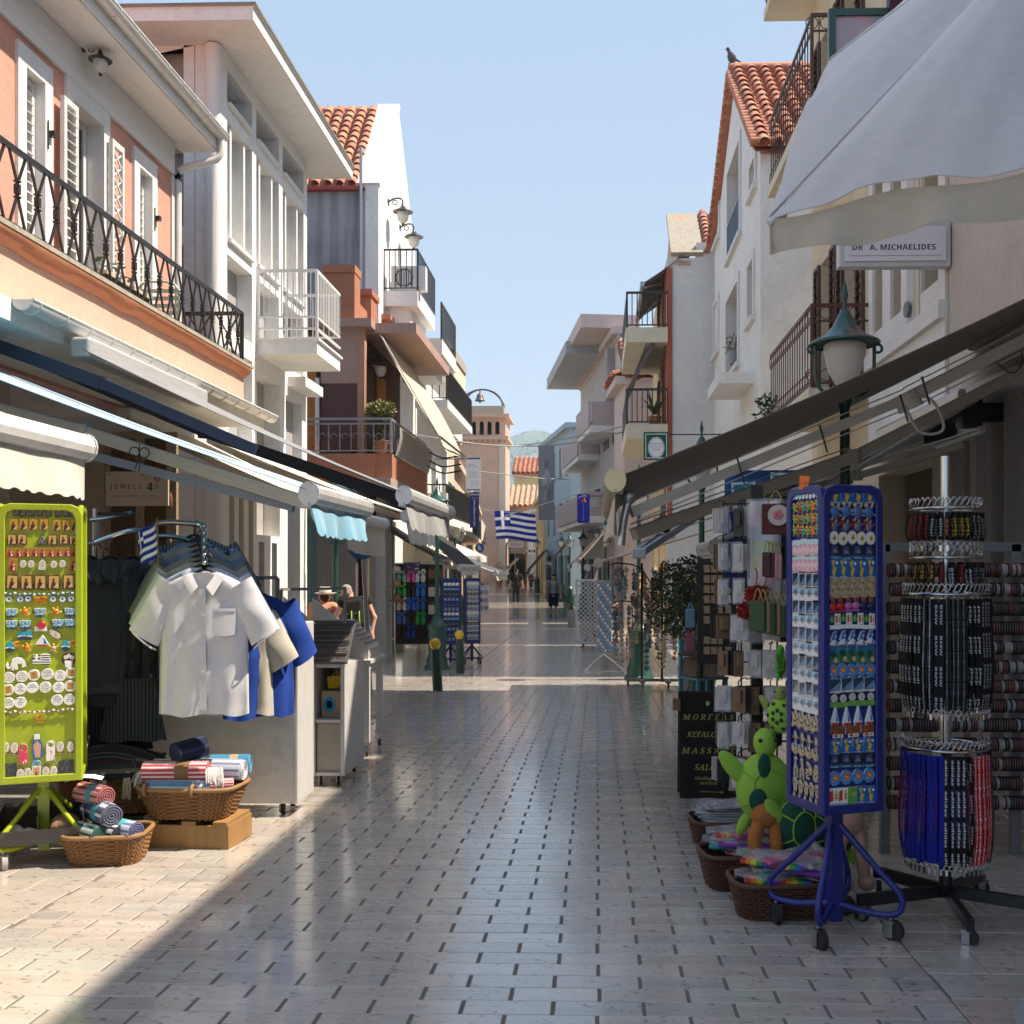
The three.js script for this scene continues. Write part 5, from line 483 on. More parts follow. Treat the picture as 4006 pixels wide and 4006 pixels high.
// white parasol close to the camera
{ const E = P(4620, 60, 3.3), R = [P(4090, 650, 2.85), P(3010, 850, 3.22), P(3245, 232, 3.75), P(3830, -90, 4.15)], c0 = R[0].clone().add(R[1]).add(R[2]).add(R[3]).multiplyScalar(0.25), ctr = c0.clone().lerp(E, 0.78); ctr.y = (R[1].y + R[3].y) / 2 + 0.1; const rim = [...R, ...R.map((r) => ctr.clone().multiplyScalar(2).sub(r))]; for (let i = 4; i < 8; i++) rim[i].y = Math.max(rim[i].y, 2.3); const apex = ctr.clone().add(V(0, 0.45, 0));
  const u = TW('parasol', 'large white canvas parasol with a hanging valance in front of the shop', 'parasol', V(ctr.x, gy(3.4), ctr.z)), cm = sailcloth(RGB(0.80, 0.79, 0.79), 0.22), vmm = sailcloth(RGB(0.78, 0.72, 0.6), 0.4);
  for (let i = 0; i < 8; i++) { const a = rim[i], b = rim[(i + 1) % 8]; M('panel', muv(thick(14, 12, (s, t) => { const q = a.clone().lerp(b, s).lerp(apex, t); const n = b.clone().sub(a).cross(apex.clone().sub(a)).normalize(); if (n.y < 0) n.negate(); q.addScaledVector(n, (0.075 * Math.sin(Math.PI * s) * Math.sin(Math.PI * Math.min(1, t * 1.1 + 0.12)) + 0.006 * Math.sin(s * 23 + t * 5) * (1 - t)) * (i === 0 ? 1.2 : 0.6)); if (t === 0) q.y += -0.012 * Math.sin(s * 9); return q; }, 0.004)), cm, u);
    if (i !== 2) M('valance', muv(thick(22, 4, (s, t) => { const q = a.clone().lerp(b, s), o = b.clone().sub(a).cross(V(0, 1, 0)).normalize(); q.y -= 0.115 * t + 0.012 * Math.sin(s * 9) * (1 - t) + 0.01 * t * Math.sin(s * 12); q.addScaledVector(o, (0.02 * Math.sin(s * 14) + 0.01 * Math.sin(s * 31)) * t); return q; }, 0.003)), vmm, u); M('rib', rod(apex.clone().add(V(0, -0.05, 0)), a.clone().add(V(0, -0.02, 0)), 0.012), alu, u); }
  M('pole', rod(V(apex.x, gy(3.4), apex.z), apex, 0.03), alu, u); M('foot', cyl(0.3, 0.3, 0.07, apex.x, gy(3.5) + 0.04, apex.z), std(RGB(0.3, 0.3, 0.3), 0.8), u); }
{ const mk = (u, v, d, label) => { const p = P(u, v, d), g = T('market_parasol', label, 'parasol', V(p.x, gy(d), -d)); const y = p.y - gy(d); M('canopy', tf(new THREE.ConeGeometry(1.7, 0.55, 4, 3, true), 0, y - 0.27, 0, 0, Math.PI / 4), fabWhite, g); M('valance', tf(new THREE.CylinderGeometry(1.7, 1.72, 0.2, 4, 1, true), 0, y - 0.63, 0, 0, Math.PI / 4), fabWhite, g); M('pole', rod(V(0, 0, 0), V(0, y, 0), 0.03), wood(RGB(0.3, 0.18, 0.08)), g); }; mk(1745, 2110, 34, 'white square market parasol by the cafe tables'); mk(1690, 2125, 30, 'white market parasol closer to the flip-flop shop'); }
// ---------------------------------------------------------------- flags, signs, cables
function flatSign(name, label, u0, u1, v0, v1, d, draw, o = {}) { const x0 = XU(u0, d), x1 = XU(u1, d), xm = (x0 + x1) / 2, y0 = YV(v1, d, xm), y1 = YV(v0, d, xm), g = TW(name, label, o.cat || 'sign', V(xm, y0, -d)); const t = canvasTex(o.w || 256, o.h || 256, draw), f = new THREE.PlaneGeometry(x1 - x0, y1 - y0); f.translate(xm, (y0 + y1) / 2, -d + 0.016); M('panel', rbox(x1 - x0, y1 - y0, 0.03, 0.004, xm, (y0 + y1) / 2, -d), o.back || whiteP, g); M('face', f, std(0xffffff, o.r ?? 0.6, { map: t }), g); if (o.arm) M('bracket', bar(V(o.arm, y1 - 0.06, -d), V(xm, y1 - 0.06, -d), 0.025), blackM, g); return g; }
const txt = (c, s, x, y, size, col, font = 'sans-serif', weight = '', align = 'center') => { c.font = `${weight} ${size}px ${font}`; c.fillStyle = col; c.textAlign = align; c.fillText(s, x, y); };
function greekFlag(c, w, h) { c.fillStyle = '#14329a'; c.fillRect(0, 0, w, h); c.fillStyle = '#eef0f4'; for (let i = 1; i < 9; i += 2) c.fillRect(0, h * i / 9, w, h / 9); c.fillStyle = '#14329a'; c.fillRect(0, 0, h * 5 / 9, h * 5 / 9); c.fillStyle = '#eef0f4'; c.fillRect(h * 2 / 9, 0, h / 9, h * 5 / 9); c.fillRect(0, h * 2 / 9, h * 5 / 9, h / 9); }
const flagT = canvasTex(360, 240, greekFlag);
{ const d = 36, a = P(1935, 2000, d), b = P(2094, 2008, d), g = TW('greek_flag', 'blue and white striped flag with a cross strung across the street', 'flag', a); const h = 110 / FOC * d; M('cloth', thick(24, 12, (u, v) => V(lerp(a.x, b.x, u) + 0.06 * (1 - v), lerp(a.y, b.y, u) - h * (1 - v) + 0.04 * Math.sin(u * 5), -d + 0.06 * Math.sin(u * 9 + v)), 0.004), std(0xffffff, 0.85, { map: flagT }), g);
  const cb = TW('flag_line', 'thin line carrying the striped flag across the street', 'line', a); M('line', tube([P(1850, 1985, d), a, b, P(2120, 1990, d)], 0.012, 30), std(RGB(0.3, 0.3, 0.3), 0.8), cb); }
for (const [pts, l] of [[[[1700, 1712, 30], [1990, 1745, 30], [2300, 1700, 30], [2450, 1665, 30]], 'grey overhead cable crossing high over the street'], [[[1560, 1690, 27], [1900, 1740, 27], [2200, 1738, 30], [2440, 1690, 31]], 'second overhead cable slung just beneath the first'], [[[1880, 1845, 33], [2100, 1870, 34], [2220, 1875, 36]], 'dark cable sagging towards the grey banner'], [[[1970, 2020, 36], [2150, 1965, 35], [2480, 1870, 27]], 'pale cable rising from the flag to the balconies']]) { const p = pts.map((q) => P(...q)), g = TW('cable', l, 'cable', p[0]); M('wire', tube(p, 0.016, 40, 5), std(RGB(0.35, 0.36, 0.38), 0.8), g); }
flatSign('accountant_sign', 'white vertical sign with blue bands and grey lettering', 1823, 1881, 1788, 1922, 33, (c, w, h) => { c.fillStyle = '#dfe3ea'; c.fillRect(0, 0, w, h); c.fillStyle = '#27346f'; c.fillRect(8, 12, w - 16, 26); c.fillRect(8, h - 34, w - 16, 20); txt(c, 'ΣΤΑΥΡΟΣ', 90, 140, 30, '#4a5675'); txt(c, 'ΜΠΟΥΛΟΣ ΜSc', 120, 175, 26, '#4a5675'); txt(c, 'ECONOMIST', 128, 270, 26, '#4a5675'); txt(c, 'TAX EXPERT', 128, 310, 26, '#4a5675'); txt(c, 'ACCOUNTANT', 128, 350, 26, '#4a5675'); for (let i = 0; i < 3; i++) txt(c, '26710 2' + i + '345', 150, 430 + i * 32, 24, '#6a7590'); }, { w: 256, h: 592, arm: -5.2 });
flatSign('banner', 'dark blue pointed tailor banner with white Greek letters', 1838, 1874, 1925, 2065, 32, (c, w, h) => { c.fillStyle = '#1c2466'; c.fillRect(0, 0, w, h); txt(c, 'ΜΟΔΑ', 80, 60, 46, '#e8ecf8', 'serif', 'bold'); txt(c, 'Τιμή', 80, 125, 46, '#8fb2ee', 'serif', 'italic'); [...'ΤΡΑΝΕΤΑΤΟΣ'].forEach((q, i) => txt(c, q, 80, 185 + i * 47, 46, '#f0f2fa', 'serif', 'bold')); }, { w: 160, h: 640, arm: -5.2, back: std(RGB(0.02, 0.03, 0.14), 0.6) });
flatSign('hotel_sign', 'bright blue hanging sign with a red and white sail emblem', 2258, 2307, 1933, 2046, 33, (c, w, h) => { c.fillStyle = '#1626a8'; c.fillRect(0, 0, w, h); c.strokeStyle = '#f0f0f4'; c.lineWidth = 12; c.beginPath(); c.ellipse(120, 70, 84, 34, -0.2, 3.3, 6.1); c.stroke(); c.fillStyle = '#d8402c'; c.beginPath(); c.moveTo(150, 45); c.lineTo(70, 160); c.lineTo(170, 160); c.fill(); c.fillStyle = '#f4f4f4'; c.beginPath(); c.moveTo(150, 60); c.lineTo(185, 160); c.lineTo(160, 160); c.fill(); [...'ΔΙΟΚΡΙΟΝ'].forEach((q, i) => txt(c, q, 128, 215 + i * 44, 40, '#d9dcf8')); }, { w: 256, h: 576, arm: 1.4, back: std(RGB(0.01, 0.02, 0.3), 0.6) });
flatSign('beauty_sign', 'dark green projecting sign with a white oval of lettering', 2518, 2616, 1690, 1800, 24, (c, w, h) => { c.fillStyle = '#06543f'; c.fillRect(0, 0, w, h); c.strokeStyle = '#dfe8e2'; c.lineWidth = 8; c.strokeRect(22, 22, w - 44, h - 44); c.fillStyle = '#e8eaee'; c.beginPath(); c.ellipse(w / 2, h * 0.56, 84, 108, 0, 0, 7); c.fill(); c.strokeStyle = '#4a8470'; c.lineWidth = 4; c.beginPath(); c.ellipse(w / 2, h * 0.56, 76, 98, 0, 0, 7); c.stroke(); txt(c, 'Beauty Shop', w / 2, 130, 22, '#667', 'serif'); txt(c, 'Βεστιτού Ελένη', w / 2, 158, 18, '#667', 'serif'); txt(c, 'Cut-Style', w / 2, 186, 20, '#667', 'serif'); }, { w: 256, h: 288, arm: 2.9, back: greenIron });
flatSign('wall_poster', 'grey hanging banner printed with a faded figure', 2106, 2168, 1740, 2035, 50, (c, w, h) => { c.fillStyle = '#8d9096'; c.fillRect(0, 0, w, h); for (let i = 0; i < 60; i++) { c.fillStyle = `rgba(${rnd() < 0.5 ? '215,218,222' : '90,92,98'},0.16)`; c.beginPath(); c.ellipse(w * (0.3 + 0.4 * rnd()), h * (0.25 + 0.5 * rnd()), 12 + 20 * rnd(), 30 + 70 * rnd(), rnd() - 0.5, 0, 7); c.fill(); } }, { w: 192, h: 896, cat: 'banner' });
{ const d = 40, p = P(1877, 2143, d), g = TW('road_sign', 'round blue pedestrian sign with white figures on a pole', 'road sign', V(p.x, gy(d), p.z)); const t = canvasTex(128, 128, (c) => { c.fillStyle = '#1560b0'; c.fillRect(0, 0, 128, 128); c.fillStyle = '#f0f4f8'; c.beginPath(); c.arc(52, 30, 9, 0, 7); c.fill(); c.fillRect(42, 42, 20, 34); c.fillRect(44, 74, 7, 28); c.fillRect(54, 74, 7, 28); c.beginPath(); c.arc(82, 56, 7, 0, 7); c.fill(); c.fillRect(75, 65, 14, 22); c.fillRect(76, 86, 5, 16); c.fillRect(83, 86, 5, 16); }); M('pole', rod(V(p.x, gy(d), p.z), V(p.x, p.y + 0.2, p.z), 0.03), steel, g); M('disc', cyl(0.17, 0.17, 0.02, p.x, p.y, p.z + 0.04, Math.PI / 2, 0, 0, 24), std(RGB(0.02, 0.12, 0.45), 0.5), g); M('face', new THREE.CircleGeometry(0.165, 24).translate(p.x, p.y, p.z + 0.056), std(0xffffff, 0.5, { map: t }), g); }
for (const [u, v, w, d, s, bg, fg, l] of [[2018, 2130, 56, 70, 'DOCA', '#e8dfe2', '#b04468', 'pale shop sign with rose lettering far down the street'], [2081, 2156, 26, 58, 'BSB', '#22252a', '#e8e8ea', 'small black shop sign with white capitals far down the street']]) flatSign('shop_sign', l, u - w / 2, u + w / 2, v - w * 0.2, v + w * 0.2, d, (c) => { c.fillStyle = bg; c.fillRect(0, 0, 256, 100); txt(c, s, 128, 74, 76, fg, 'sans-serif', 'bold'); }, { w: 256, h: 100 });
{ const d = 62, p = P(2040, 2180, d), g = TW('oval_sign', 'dark brown oval hanging sign far down the street', 'sign', p); M('plate', tf(new THREE.CylinderGeometry(0.2, 0.2, 0.04, 24), p.x, p.y, p.z, Math.PI / 2, 0, 0, V(1, 1, 1)).scale(1, 1, 1), std(RGB(0.08, 0.05, 0.03), 0.6), g); M('hanger', rod(V(p.x, p.y + 0.18, p.z), V(p.x, p.y + 0.5, p.z), 0.01), blackM, g); }
{ const d = 17.4, p = P(1310, 1990, d), g = TW('round_sign', 'round white shop sign on a green scroll post before the dark window', 'sign', V(p.x, gy(d), p.z)); const t = canvasTex(256, 256, (c) => { c.fillStyle = '#9aa7b2'; c.fillRect(0, 0, 256, 256); for (let i = 0; i < 5; i++) { c.fillStyle = '#66727e'; c.fillRect(70, 100 + i * 14, 116, 5); } }); M('plate', cyl(0.44, 0.44, 0.05, p.x, p.y, p.z, Math.PI / 2, 0, 0, 32), greenIron, g); M('face', new THREE.CircleGeometry(0.4, 32).translate(p.x, p.y, p.z + 0.03), std(0xffffff, 0.6, { map: t }), g); M('post', [rod(V(p.x, gy(d), p.z - 0.02), V(p.x, p.y - 0.4, p.z - 0.02), 0.05), tor(0.08, 0.015, p.x - 0.12, p.y - 0.5, p.z), tor(0.08, 0.015, p.x + 0.12, p.y - 0.5, p.z)], greenIron, g); }
{ const d = 15.3, p = P(1420, 2135, d), g = TW('road_sign', 'blue round road sign on a grey pole half hidden by the beige valance', 'road sign', V(p.x, gy(d), p.z)); M('pole', rod(V(p.x + 0.1, gy(d), p.z - 0.03), V(p.x - 0.02, p.y + 0.3, p.z - 0.03), 0.035), steel, g); M('disc', cyl(0.2, 0.2, 0.02, p.x - 0.02, p.y, p.z, Math.PI / 2, 0, 0, 24), std(RGB(0.02, 0.1, 0.4), 0.5), g); }
// ---------------------------------------------------------------- goods: shared pieces
// print atlas for magnets, cards and buttons: 8 x 8 cells
const CELL = 128, atlas = canvasTex(1024, 1024, (c) => {
  const cell = (k, f) => { c.save(); c.translate((k % 8) * CELL, Math.floor(k / 8) * CELL); c.beginPath(); c.rect(0, 0, CELL, CELL); c.clip(); f(); c.restore(); }, fill = (col) => { c.fillStyle = col; c.fillRect(0, 0, 128, 128); }, el = (x, y, a, b, col, r = 0) => { c.fillStyle = col; c.beginPath(); c.ellipse(x, y, a, b, r, 0, 7); c.fill(); }, poly = (p, col) => { c.fillStyle = col; c.beginPath(); p.forEach(([x, y], i) => (i ? c.lineTo(x, y) : c.moveTo(x, y))); c.fill(); }, spk = (n, cols, r = 6) => { for (let i = 0; i < n; i++) el(rnd() * 128, rnd() * 128, 2 + rnd() * r, 2 + rnd() * r, pick(cols)); }, T0 = (s, y, size, col, w = 'bold') => txt(c, s, 64, y, size, col, 'sans-serif', w);
  const saint = (bg) => { fill(bg); el(60, 40, 26, 26, '#c9962f'); el(58, 42, 13, 16, '#3a2116'); poly([[20, 128], [34, 62], [60, 52], [86, 66], [96, 128]], '#4d2a24'); poly([[62, 120], [98, 84], [108, 92], [76, 124]], '#e3dccb'); el(66, 112, 9, 6, '#c08a74'); };
  cell(0, () => { fill('#5d5a55'); spk(40, ['#8a867e', '#3e3b37', '#a09a90'], 10); c.strokeStyle = '#33312d'; c.lineWidth = 6; c.strokeRect(8, 8, 112, 112); el(64, 60, 28, 30, '#8d8980'); el(64, 60, 18, 20, '#55514b'); });
  cell(1, () => saint('#b98a35')); cell(2, () => { fill('#a97a2c'); poly([[10, 128], [20, 70], [60, 30], [100, 70], [118, 128]], '#b3231c'); el(52, 44, 15, 18, '#7c4a2a'); el(76, 64, 13, 14, '#d8bf9a'); el(58, 92, 20, 20, '#27303a'); el(84, 100, 14, 18, '#e0d8c6'); });
  cell(3, () => { fill('#4a2417'); c.save(); c.translate(20, 16); c.scale(0.7, 0.74); saint('#c9a766'); c.restore(); });
  cell(4, () => { fill('#0d1a3a'); el(64, 64, 54, 54, '#bcd8ee'); el(64, 64, 38, 38, '#e6f1f8'); el(64, 62, 19, 19, '#081226'); });
  cell(5, () => { fill('#7fb4d6'); spk(70, ['#1d3f6a', '#e8eef2', '#c9d8de', '#264a3a', '#3c78a8'], 9); c.fillStyle = '#14214f'; c.fillRect(0, 112, 128, 16); });
  cell(6, () => { fill('#2ea3c4'); poly([[0, 80], [50, 64], [128, 90], [128, 128], [0, 128]], '#39424a'); poly([[0, 66], [60, 58], [128, 70], [128, 84], [50, 70], [0, 84]], '#d8ece8'); spk(18, ['#5c6a58', '#2b3430'], 6); });
  const notes = [['Don\'t drink', 'and drive', 'you might hit', 'a bump and', 'spill your'], ['I live', 'around', 'your chances', 'get better', 'with years'], ['Drinking', 'promotes', 'random', 'kindness'], ['DRINK', 'till', 'she\'s', 'pretty'], ['ΘΕΛΩ', 'διακοπές'], ['Σε', 'ΘΕΛΩ', 'Σου', 'ΨΕΛΝΩ'], ['Θέλω', 'διακοπές', 'ΤΕΛΕΙΟ!!', 'στη ζωή'], ['ΘΕΛΩ', 'να με', 'ΘΕΛΕΙΣ', 'όσο ΕΣΥ'], ['Ακολουθώ', 'το', 'ΘΕΛΩ', 'σου']];
  notes.forEach((n, i) => cell(8 + i, () => { fill('#f2f1ec'); n.forEach((s, j) => T0(s, 66 - n.length * 9 + j * 20, n.length > 4 ? 15 : 19, '#15151a', 'bold italic')); }));
  cell(17, () => { fill('#f2f1ec'); poly([[28, 26], [98, 22], [102, 100], [32, 106]], '#c79a58'); ['Keep', 'Calm', 'be', 'smart'].forEach((s, j) => T0(s, 48 + j * 17, 15, '#3a2712')); });
  cell(18, () => { fill('#f5f4ef'); c.fillStyle = '#1a1f30'; for (let i = 0; i < 5; i++) c.fillRect(0, 14 + i * 24, 128, 12); c.fillStyle = '#f5f4ef'; c.fillRect(0, 8, 62, 66); c.fillStyle = '#1a1f30'; for (const [x, y] of [[6, 12], [40, 12], [6, 46], [40, 46]]) c.fillRect(x, y, 18, 20); });
  cell(19, () => { fill('#4a2a1c'); for (const [x, y] of [[40, 46], [66, 34], [92, 48]]) { for (let i = 0; i < 6; i++) el(x + 11 * Math.cos(i), y + 11 * Math.sin(i), 8, 8, '#f0eee6'); el(x, y, 5, 5, '#4a2a1c'); } poly([[30, 76], [98, 76], [84, 122], [44, 122]], '#efede6'); });
  cell(20, () => { fill('#d23a56'); spk(16, ['#f4e6ea', '#e87a92'], 8); }); cell(21, () => { fill('#efe9e4'); spk(26, ['#d8405a', '#2a9aa8', '#e8a03a', '#3a4a8a'], 9); });
  cell(22, () => { fill('#25282c'); spk(60, ['#4a4e52', '#14161a', '#6a6e70'], 7); poly([[0, 100], [128, 92], [128, 128], [0, 128]], '#1767b4'); el(96, 108, 10, 8, '#d8843a'); });
  cell(23, () => { fill('#1d62a8'); poly([[30, 20], [74, 10], [60, 50], [96, 60], [70, 118], [44, 90], [54, 60]], '#d8b62c'); el(96, 30, 14, 10, '#e8eef2'); T0('KEFALONIA', 124, 16, '#eef'); });
  cell(24, () => { fill('#11161f'); poly([[30, 20], [84, 14], [100, 80], [20, 84]], '#2a4f94'); poly([[40, 70], [64, 40], [90, 72]], '#b8783e'); c.fillStyle = '#1c5f8a'; c.fillRect(0, 92, 128, 26); T0('KEFALONIA', 118, 15, '#dfe8ee'); });
  cell(25, () => { fill('#b49a7c'); spk(46, ['#8f7759', '#cdb799', '#7b8a52', '#6e5a44'], 9); }); cell(26, () => { fill('#e8e2d4'); el(64, 62, 48, 46, '#efe9dc'); poly([[44, 60], [70, 34], [92, 60], [74, 92], [54, 84]], '#c9a521'); el(60, 70, 12, 8, '#33401f'); });
  cell(27, () => { fill('#1a6d9c'); poly([[0, 70], [128, 40], [128, 128], [0, 128]], '#2c7d4a'); el(84, 100, 24, 16, '#d9a78a'); poly([[10, 50], [70, 40], [100, 70], [40, 90]], '#1d4a3a'); });
  cell(28, () => { fill('#e9eef2'); c.fillStyle = '#8fb8d0'; c.fillRect(6, 20, 116, 44); el(60, 66, 34, 16, '#b9a284', 0.4); poly([[20, 60], [70, 30], [110, 70]], '#557ea0'); c.fillStyle = 'rgba(255,255,255,0.65)'; poly([[10, 10], [50, 8], [16, 70]], 'rgba(255,255,255,0.6)'); });
  cell(29, () => { fill('#d9a9b8'); c.fillStyle = '#bfe0e6'; c.fillRect(0, 0, 128, 42); for (let i = 0; i < 7; i++) { c.strokeStyle = '#f6f0f0'; c.lineWidth = 4; c.beginPath(); c.arc(64, 44, 10 + i * 9, 0.4, 2.6); c.stroke(); } spk(14, ['#8a2f4a', '#f4dfe4'], 5); });
  cell(30, () => { fill('#2a66b4'); el(64, 64, 54, 54, '#3f8ed0'); poly([[30, 40], [84, 26], [96, 70], [52, 96]], '#d86a2a'); el(70, 60, 16, 12, '#e8c23a'); spk(16, ['#e8f0f4', '#c03a3a'], 5); });
  cell(31, () => { fill('#d8d4cc'); poly([[14, 14], [114, 8], [118, 100], [14, 106]], '#22415f'); poly([[14, 100], [118, 30], [118, 100]], '#6f93b4'); });
  cell(32, () => { fill('#c9b592'); spk(60, ['#4a3320', '#4a3320', '#efe4cc'], 7); }); cell(33, () => { fill('#f0efe9'); });  cell(34, () => { fill('#1b1714'); }); cell(35, () => { fill('#23301f'); el(40, 60, 26, 30, '#3c7fae'); el(72, 56, 22, 26, '#b8522e'); spk(14, ['#e4d9a0', '#3f6a3a'], 8); });
  cell(36, () => { fill('#e8ecec'); poly([[10, 30], [52, 14], [60, 90], [14, 96]], '#c93a2a'); c.fillStyle = '#e9c63c'; c.fillRect(74, 20, 34, 70); c.fillStyle = '#3a9a5a'; c.fillRect(74, 44, 34, 14); c.fillStyle = '#b83a6a'; c.fillRect(74, 66, 34, 12); T0('KEFALONIA', 122, 17, '#2a3a5a'); });
  cell(37, () => { fill('#3a6db0'); spk(20, ['#e8eef4', '#e88a3a', '#a8d0e8'], 12); }); cell(38, () => { fill('#e07a2a'); spk(20, ['#c9541c', '#f0a54a'], 8); }); cell(39, () => { fill('#5aa84a'); spk(20, ['#2f7a3a', '#d8b43a'], 9); }); cell(40, () => { fill('#2f8f9a'); spk(20, ['#1f5f7a', '#7fd0c0'], 9); }); cell(41, () => { fill('#8a4a26'); spk(20, ['#5a2c14', '#d08a3a'], 9); });
  cell(42, () => { fill('#e6a21c'); T0('1,50', 62, 46, '#2a2012', ''); T0('euro', 104, 30, '#2a2012', ''); }); cell(43, () => { fill('#e3b12c'); txt(c, '2', 64, 56, 52, '#1c1812', 'serif'); txt(c, 'EURO', 64, 112, 36, '#1c1812', 'serif', 'italic'); });
  cell(44, () => { fill('#e8752a'); txt(c, '1.50€', 64, 84, 50, '#4a1c10', 'serif', 'italic'); }); cell(45, () => { fill('#3b5f9a'); c.fillStyle = '#e8ecf0'; c.fillRect(0, 0, 128, 30); poly([[20, 60], [64, 34], [108, 60], [90, 120], [40, 120]], '#c9a184'); }); cell(46, () => { fill('#cfc8ba'); spk(24, ['#7a7268', '#efe9dd', '#4a443c'], 6); }); cell(47, () => { fill('#c81f2a'); spk(6, ['#ff8a8a'], 8); }); cell(48, () => { fill('#c86aa8'); spk(6, ['#f0b0d8'], 8); }); cell(49, () => { fill('#16244f'); spk(6, ['#5a78b8'], 8); }); cell(50, () => { fill('#eef0f2'); poly([[20, 100], [64, 10], [70, 100]], '#dfe6ea'); poly([[74, 20], [110, 96], [76, 100]], '#3c7fc0'); poly([[8, 104], [122, 104], [100, 124], [24, 124]], '#c23a2a'); }); cell(51, () => { fill('#d9d2c4'); poly([[20, 120], [24, 50], [104, 50], [108, 120]], '#c98f6a'); c.fillStyle = '#5aa0d8'; c.fillRect(0, 0, 128, 40); el(64, 96, 14, 24, '#4a2c20'); });
});
const printM = std(0xffffff, 0.55, { map: atlas }), glossM = phys(0xffffff, 0.18, { map: atlas, clearcoat: 0.6, clearcoatRoughness: 0.08 });
// flat printed piece: outline extruded, front carries cell k, edge carries cell e
function card(outline, t, k, e = 33) { const g = clean(ext(Array.isArray(outline) ? shp(outline) : outline, t, Math.min(0.0015, t * 0.3))); g.computeBoundingBox(); const b = g.boundingBox, p = g.attributes.position, n = g.attributes.normal, uv = g.attributes.uv; for (let i = 0; i < p.count; i++) { const front = n.getZ(i) > 0.7; const a = front ? (p.getX(i) - b.min.x) / (b.max.x - b.min.x) : 0.5, q = front ? (p.getY(i) - b.min.y) / (b.max.y - b.min.y) : 0.5, c = front ? k : e; uv.setXY(i, ((c % 8) + 0.03 + 0.94 * a) / 8, 1 - (Math.floor(c / 8) + 1 - (0.03 + 0.94 * q)) / 8); } return g; }
const plainUV = (g, k) => { g = clean(g); const uv = g.attributes.uv, p = g.attributes.position; for (let i = 0; i < uv.count; i++) uv.setXY(i, ((k % 8) + 0.3 + 0.4 * (Math.abs(p.getX(i) * 37) % 1)) / 8, 1 - (Math.floor(k / 8) + 0.3 + 0.4 * (Math.abs(p.getY(i) * 41) % 1)) / 8); return g; };
const rr2 = (w, h) => rect(-w / 2, -h / 2, w / 2, h / 2);
const round = (r, n = 22, sx = 1, sy = 1) => { const p = []; for (let i = 0; i < n; i++) p.push([r * sx * Math.cos(i / n * 6.2832), r * sy * Math.sin(i / n * 6.2832)]); return p; };
const wavy = (w, h, a) => { const p = [], N = 8; for (let s = 0; s < 4; s++) for (let i = 0; i < N; i++) { const t = i / N, k = a * Math.sin(t * Math.PI * 2); if (s === 0) p.push([lerp(-w, w, t) / 2, -h / 2 + k]); if (s === 1) p.push([w / 2 + k, lerp(-h, h, t) / 2]); if (s === 2) p.push([lerp(w, -w, t) / 2, h / 2 + k]); if (s === 3) p.push([-w / 2 + k, lerp(h, -h, t) / 2]); } return p; };
function turtleGeo(s, kShell, kSkin) { const f = (x, y, r, l) => tf(new THREE.SphereGeometry(1, 8, 6), x, y, s * 0.06, 0, 0, r, V(l, l * 0.36, s * 0.09)); return merge([plainUV(sph(s * 0.5, 0, 0, s * 0.05, 0.82, 1, 0.42, 12), kShell), plainUV(sph(s * 0.2, 0, s * 0.62, s * 0.08, 1, 1.15, 0.8, 8), kSkin), plainUV(f(-s * 0.5, s * 0.36, 2.4, s * 0.34), kSkin), plainUV(f(s * 0.5, s * 0.36, 0.7, s * 0.34), kSkin), plainUV(f(-s * 0.4, -s * 0.42, -2.3, s * 0.22), kSkin), plainUV(f(s * 0.4, -s * 0.42, -0.8, s * 0.22), kSkin)]); }
function cupGeo(s) { const o = [[-0.5, 0.4], [-0.42, -0.1], [-0.28, -0.3], [0.28, -0.3], [0.42, -0.1], [0.5, 0.4]].map(([x, y]) => [x * s, y * s]); return merge([card(o, s * 0.16, 5), plainUV(tf(new THREE.SphereGeometry(1, 12, 6), 0, -s * 0.38, s * 0.1, 0, 0, 0, V(s * 0.52, s * 0.09, s * 0.12)), 49), plainUV(tor(s * 0.14, s * 0.035, -s * 0.56, s * 0.08, s * 0.08), 49)]); }
function woodShape(pts, s, t = 0.004) { const o = pts.map(([x, y]) => [x * s, y * s]); const back = card(o.map(([x, y]) => [x * 1.1, y * 1.06]), t * 0.6, 34, 34), fr0 = card(o, t, 32, 33); fr0.translate(0, 0, t * 0.6); return merge([back, fr0]); }
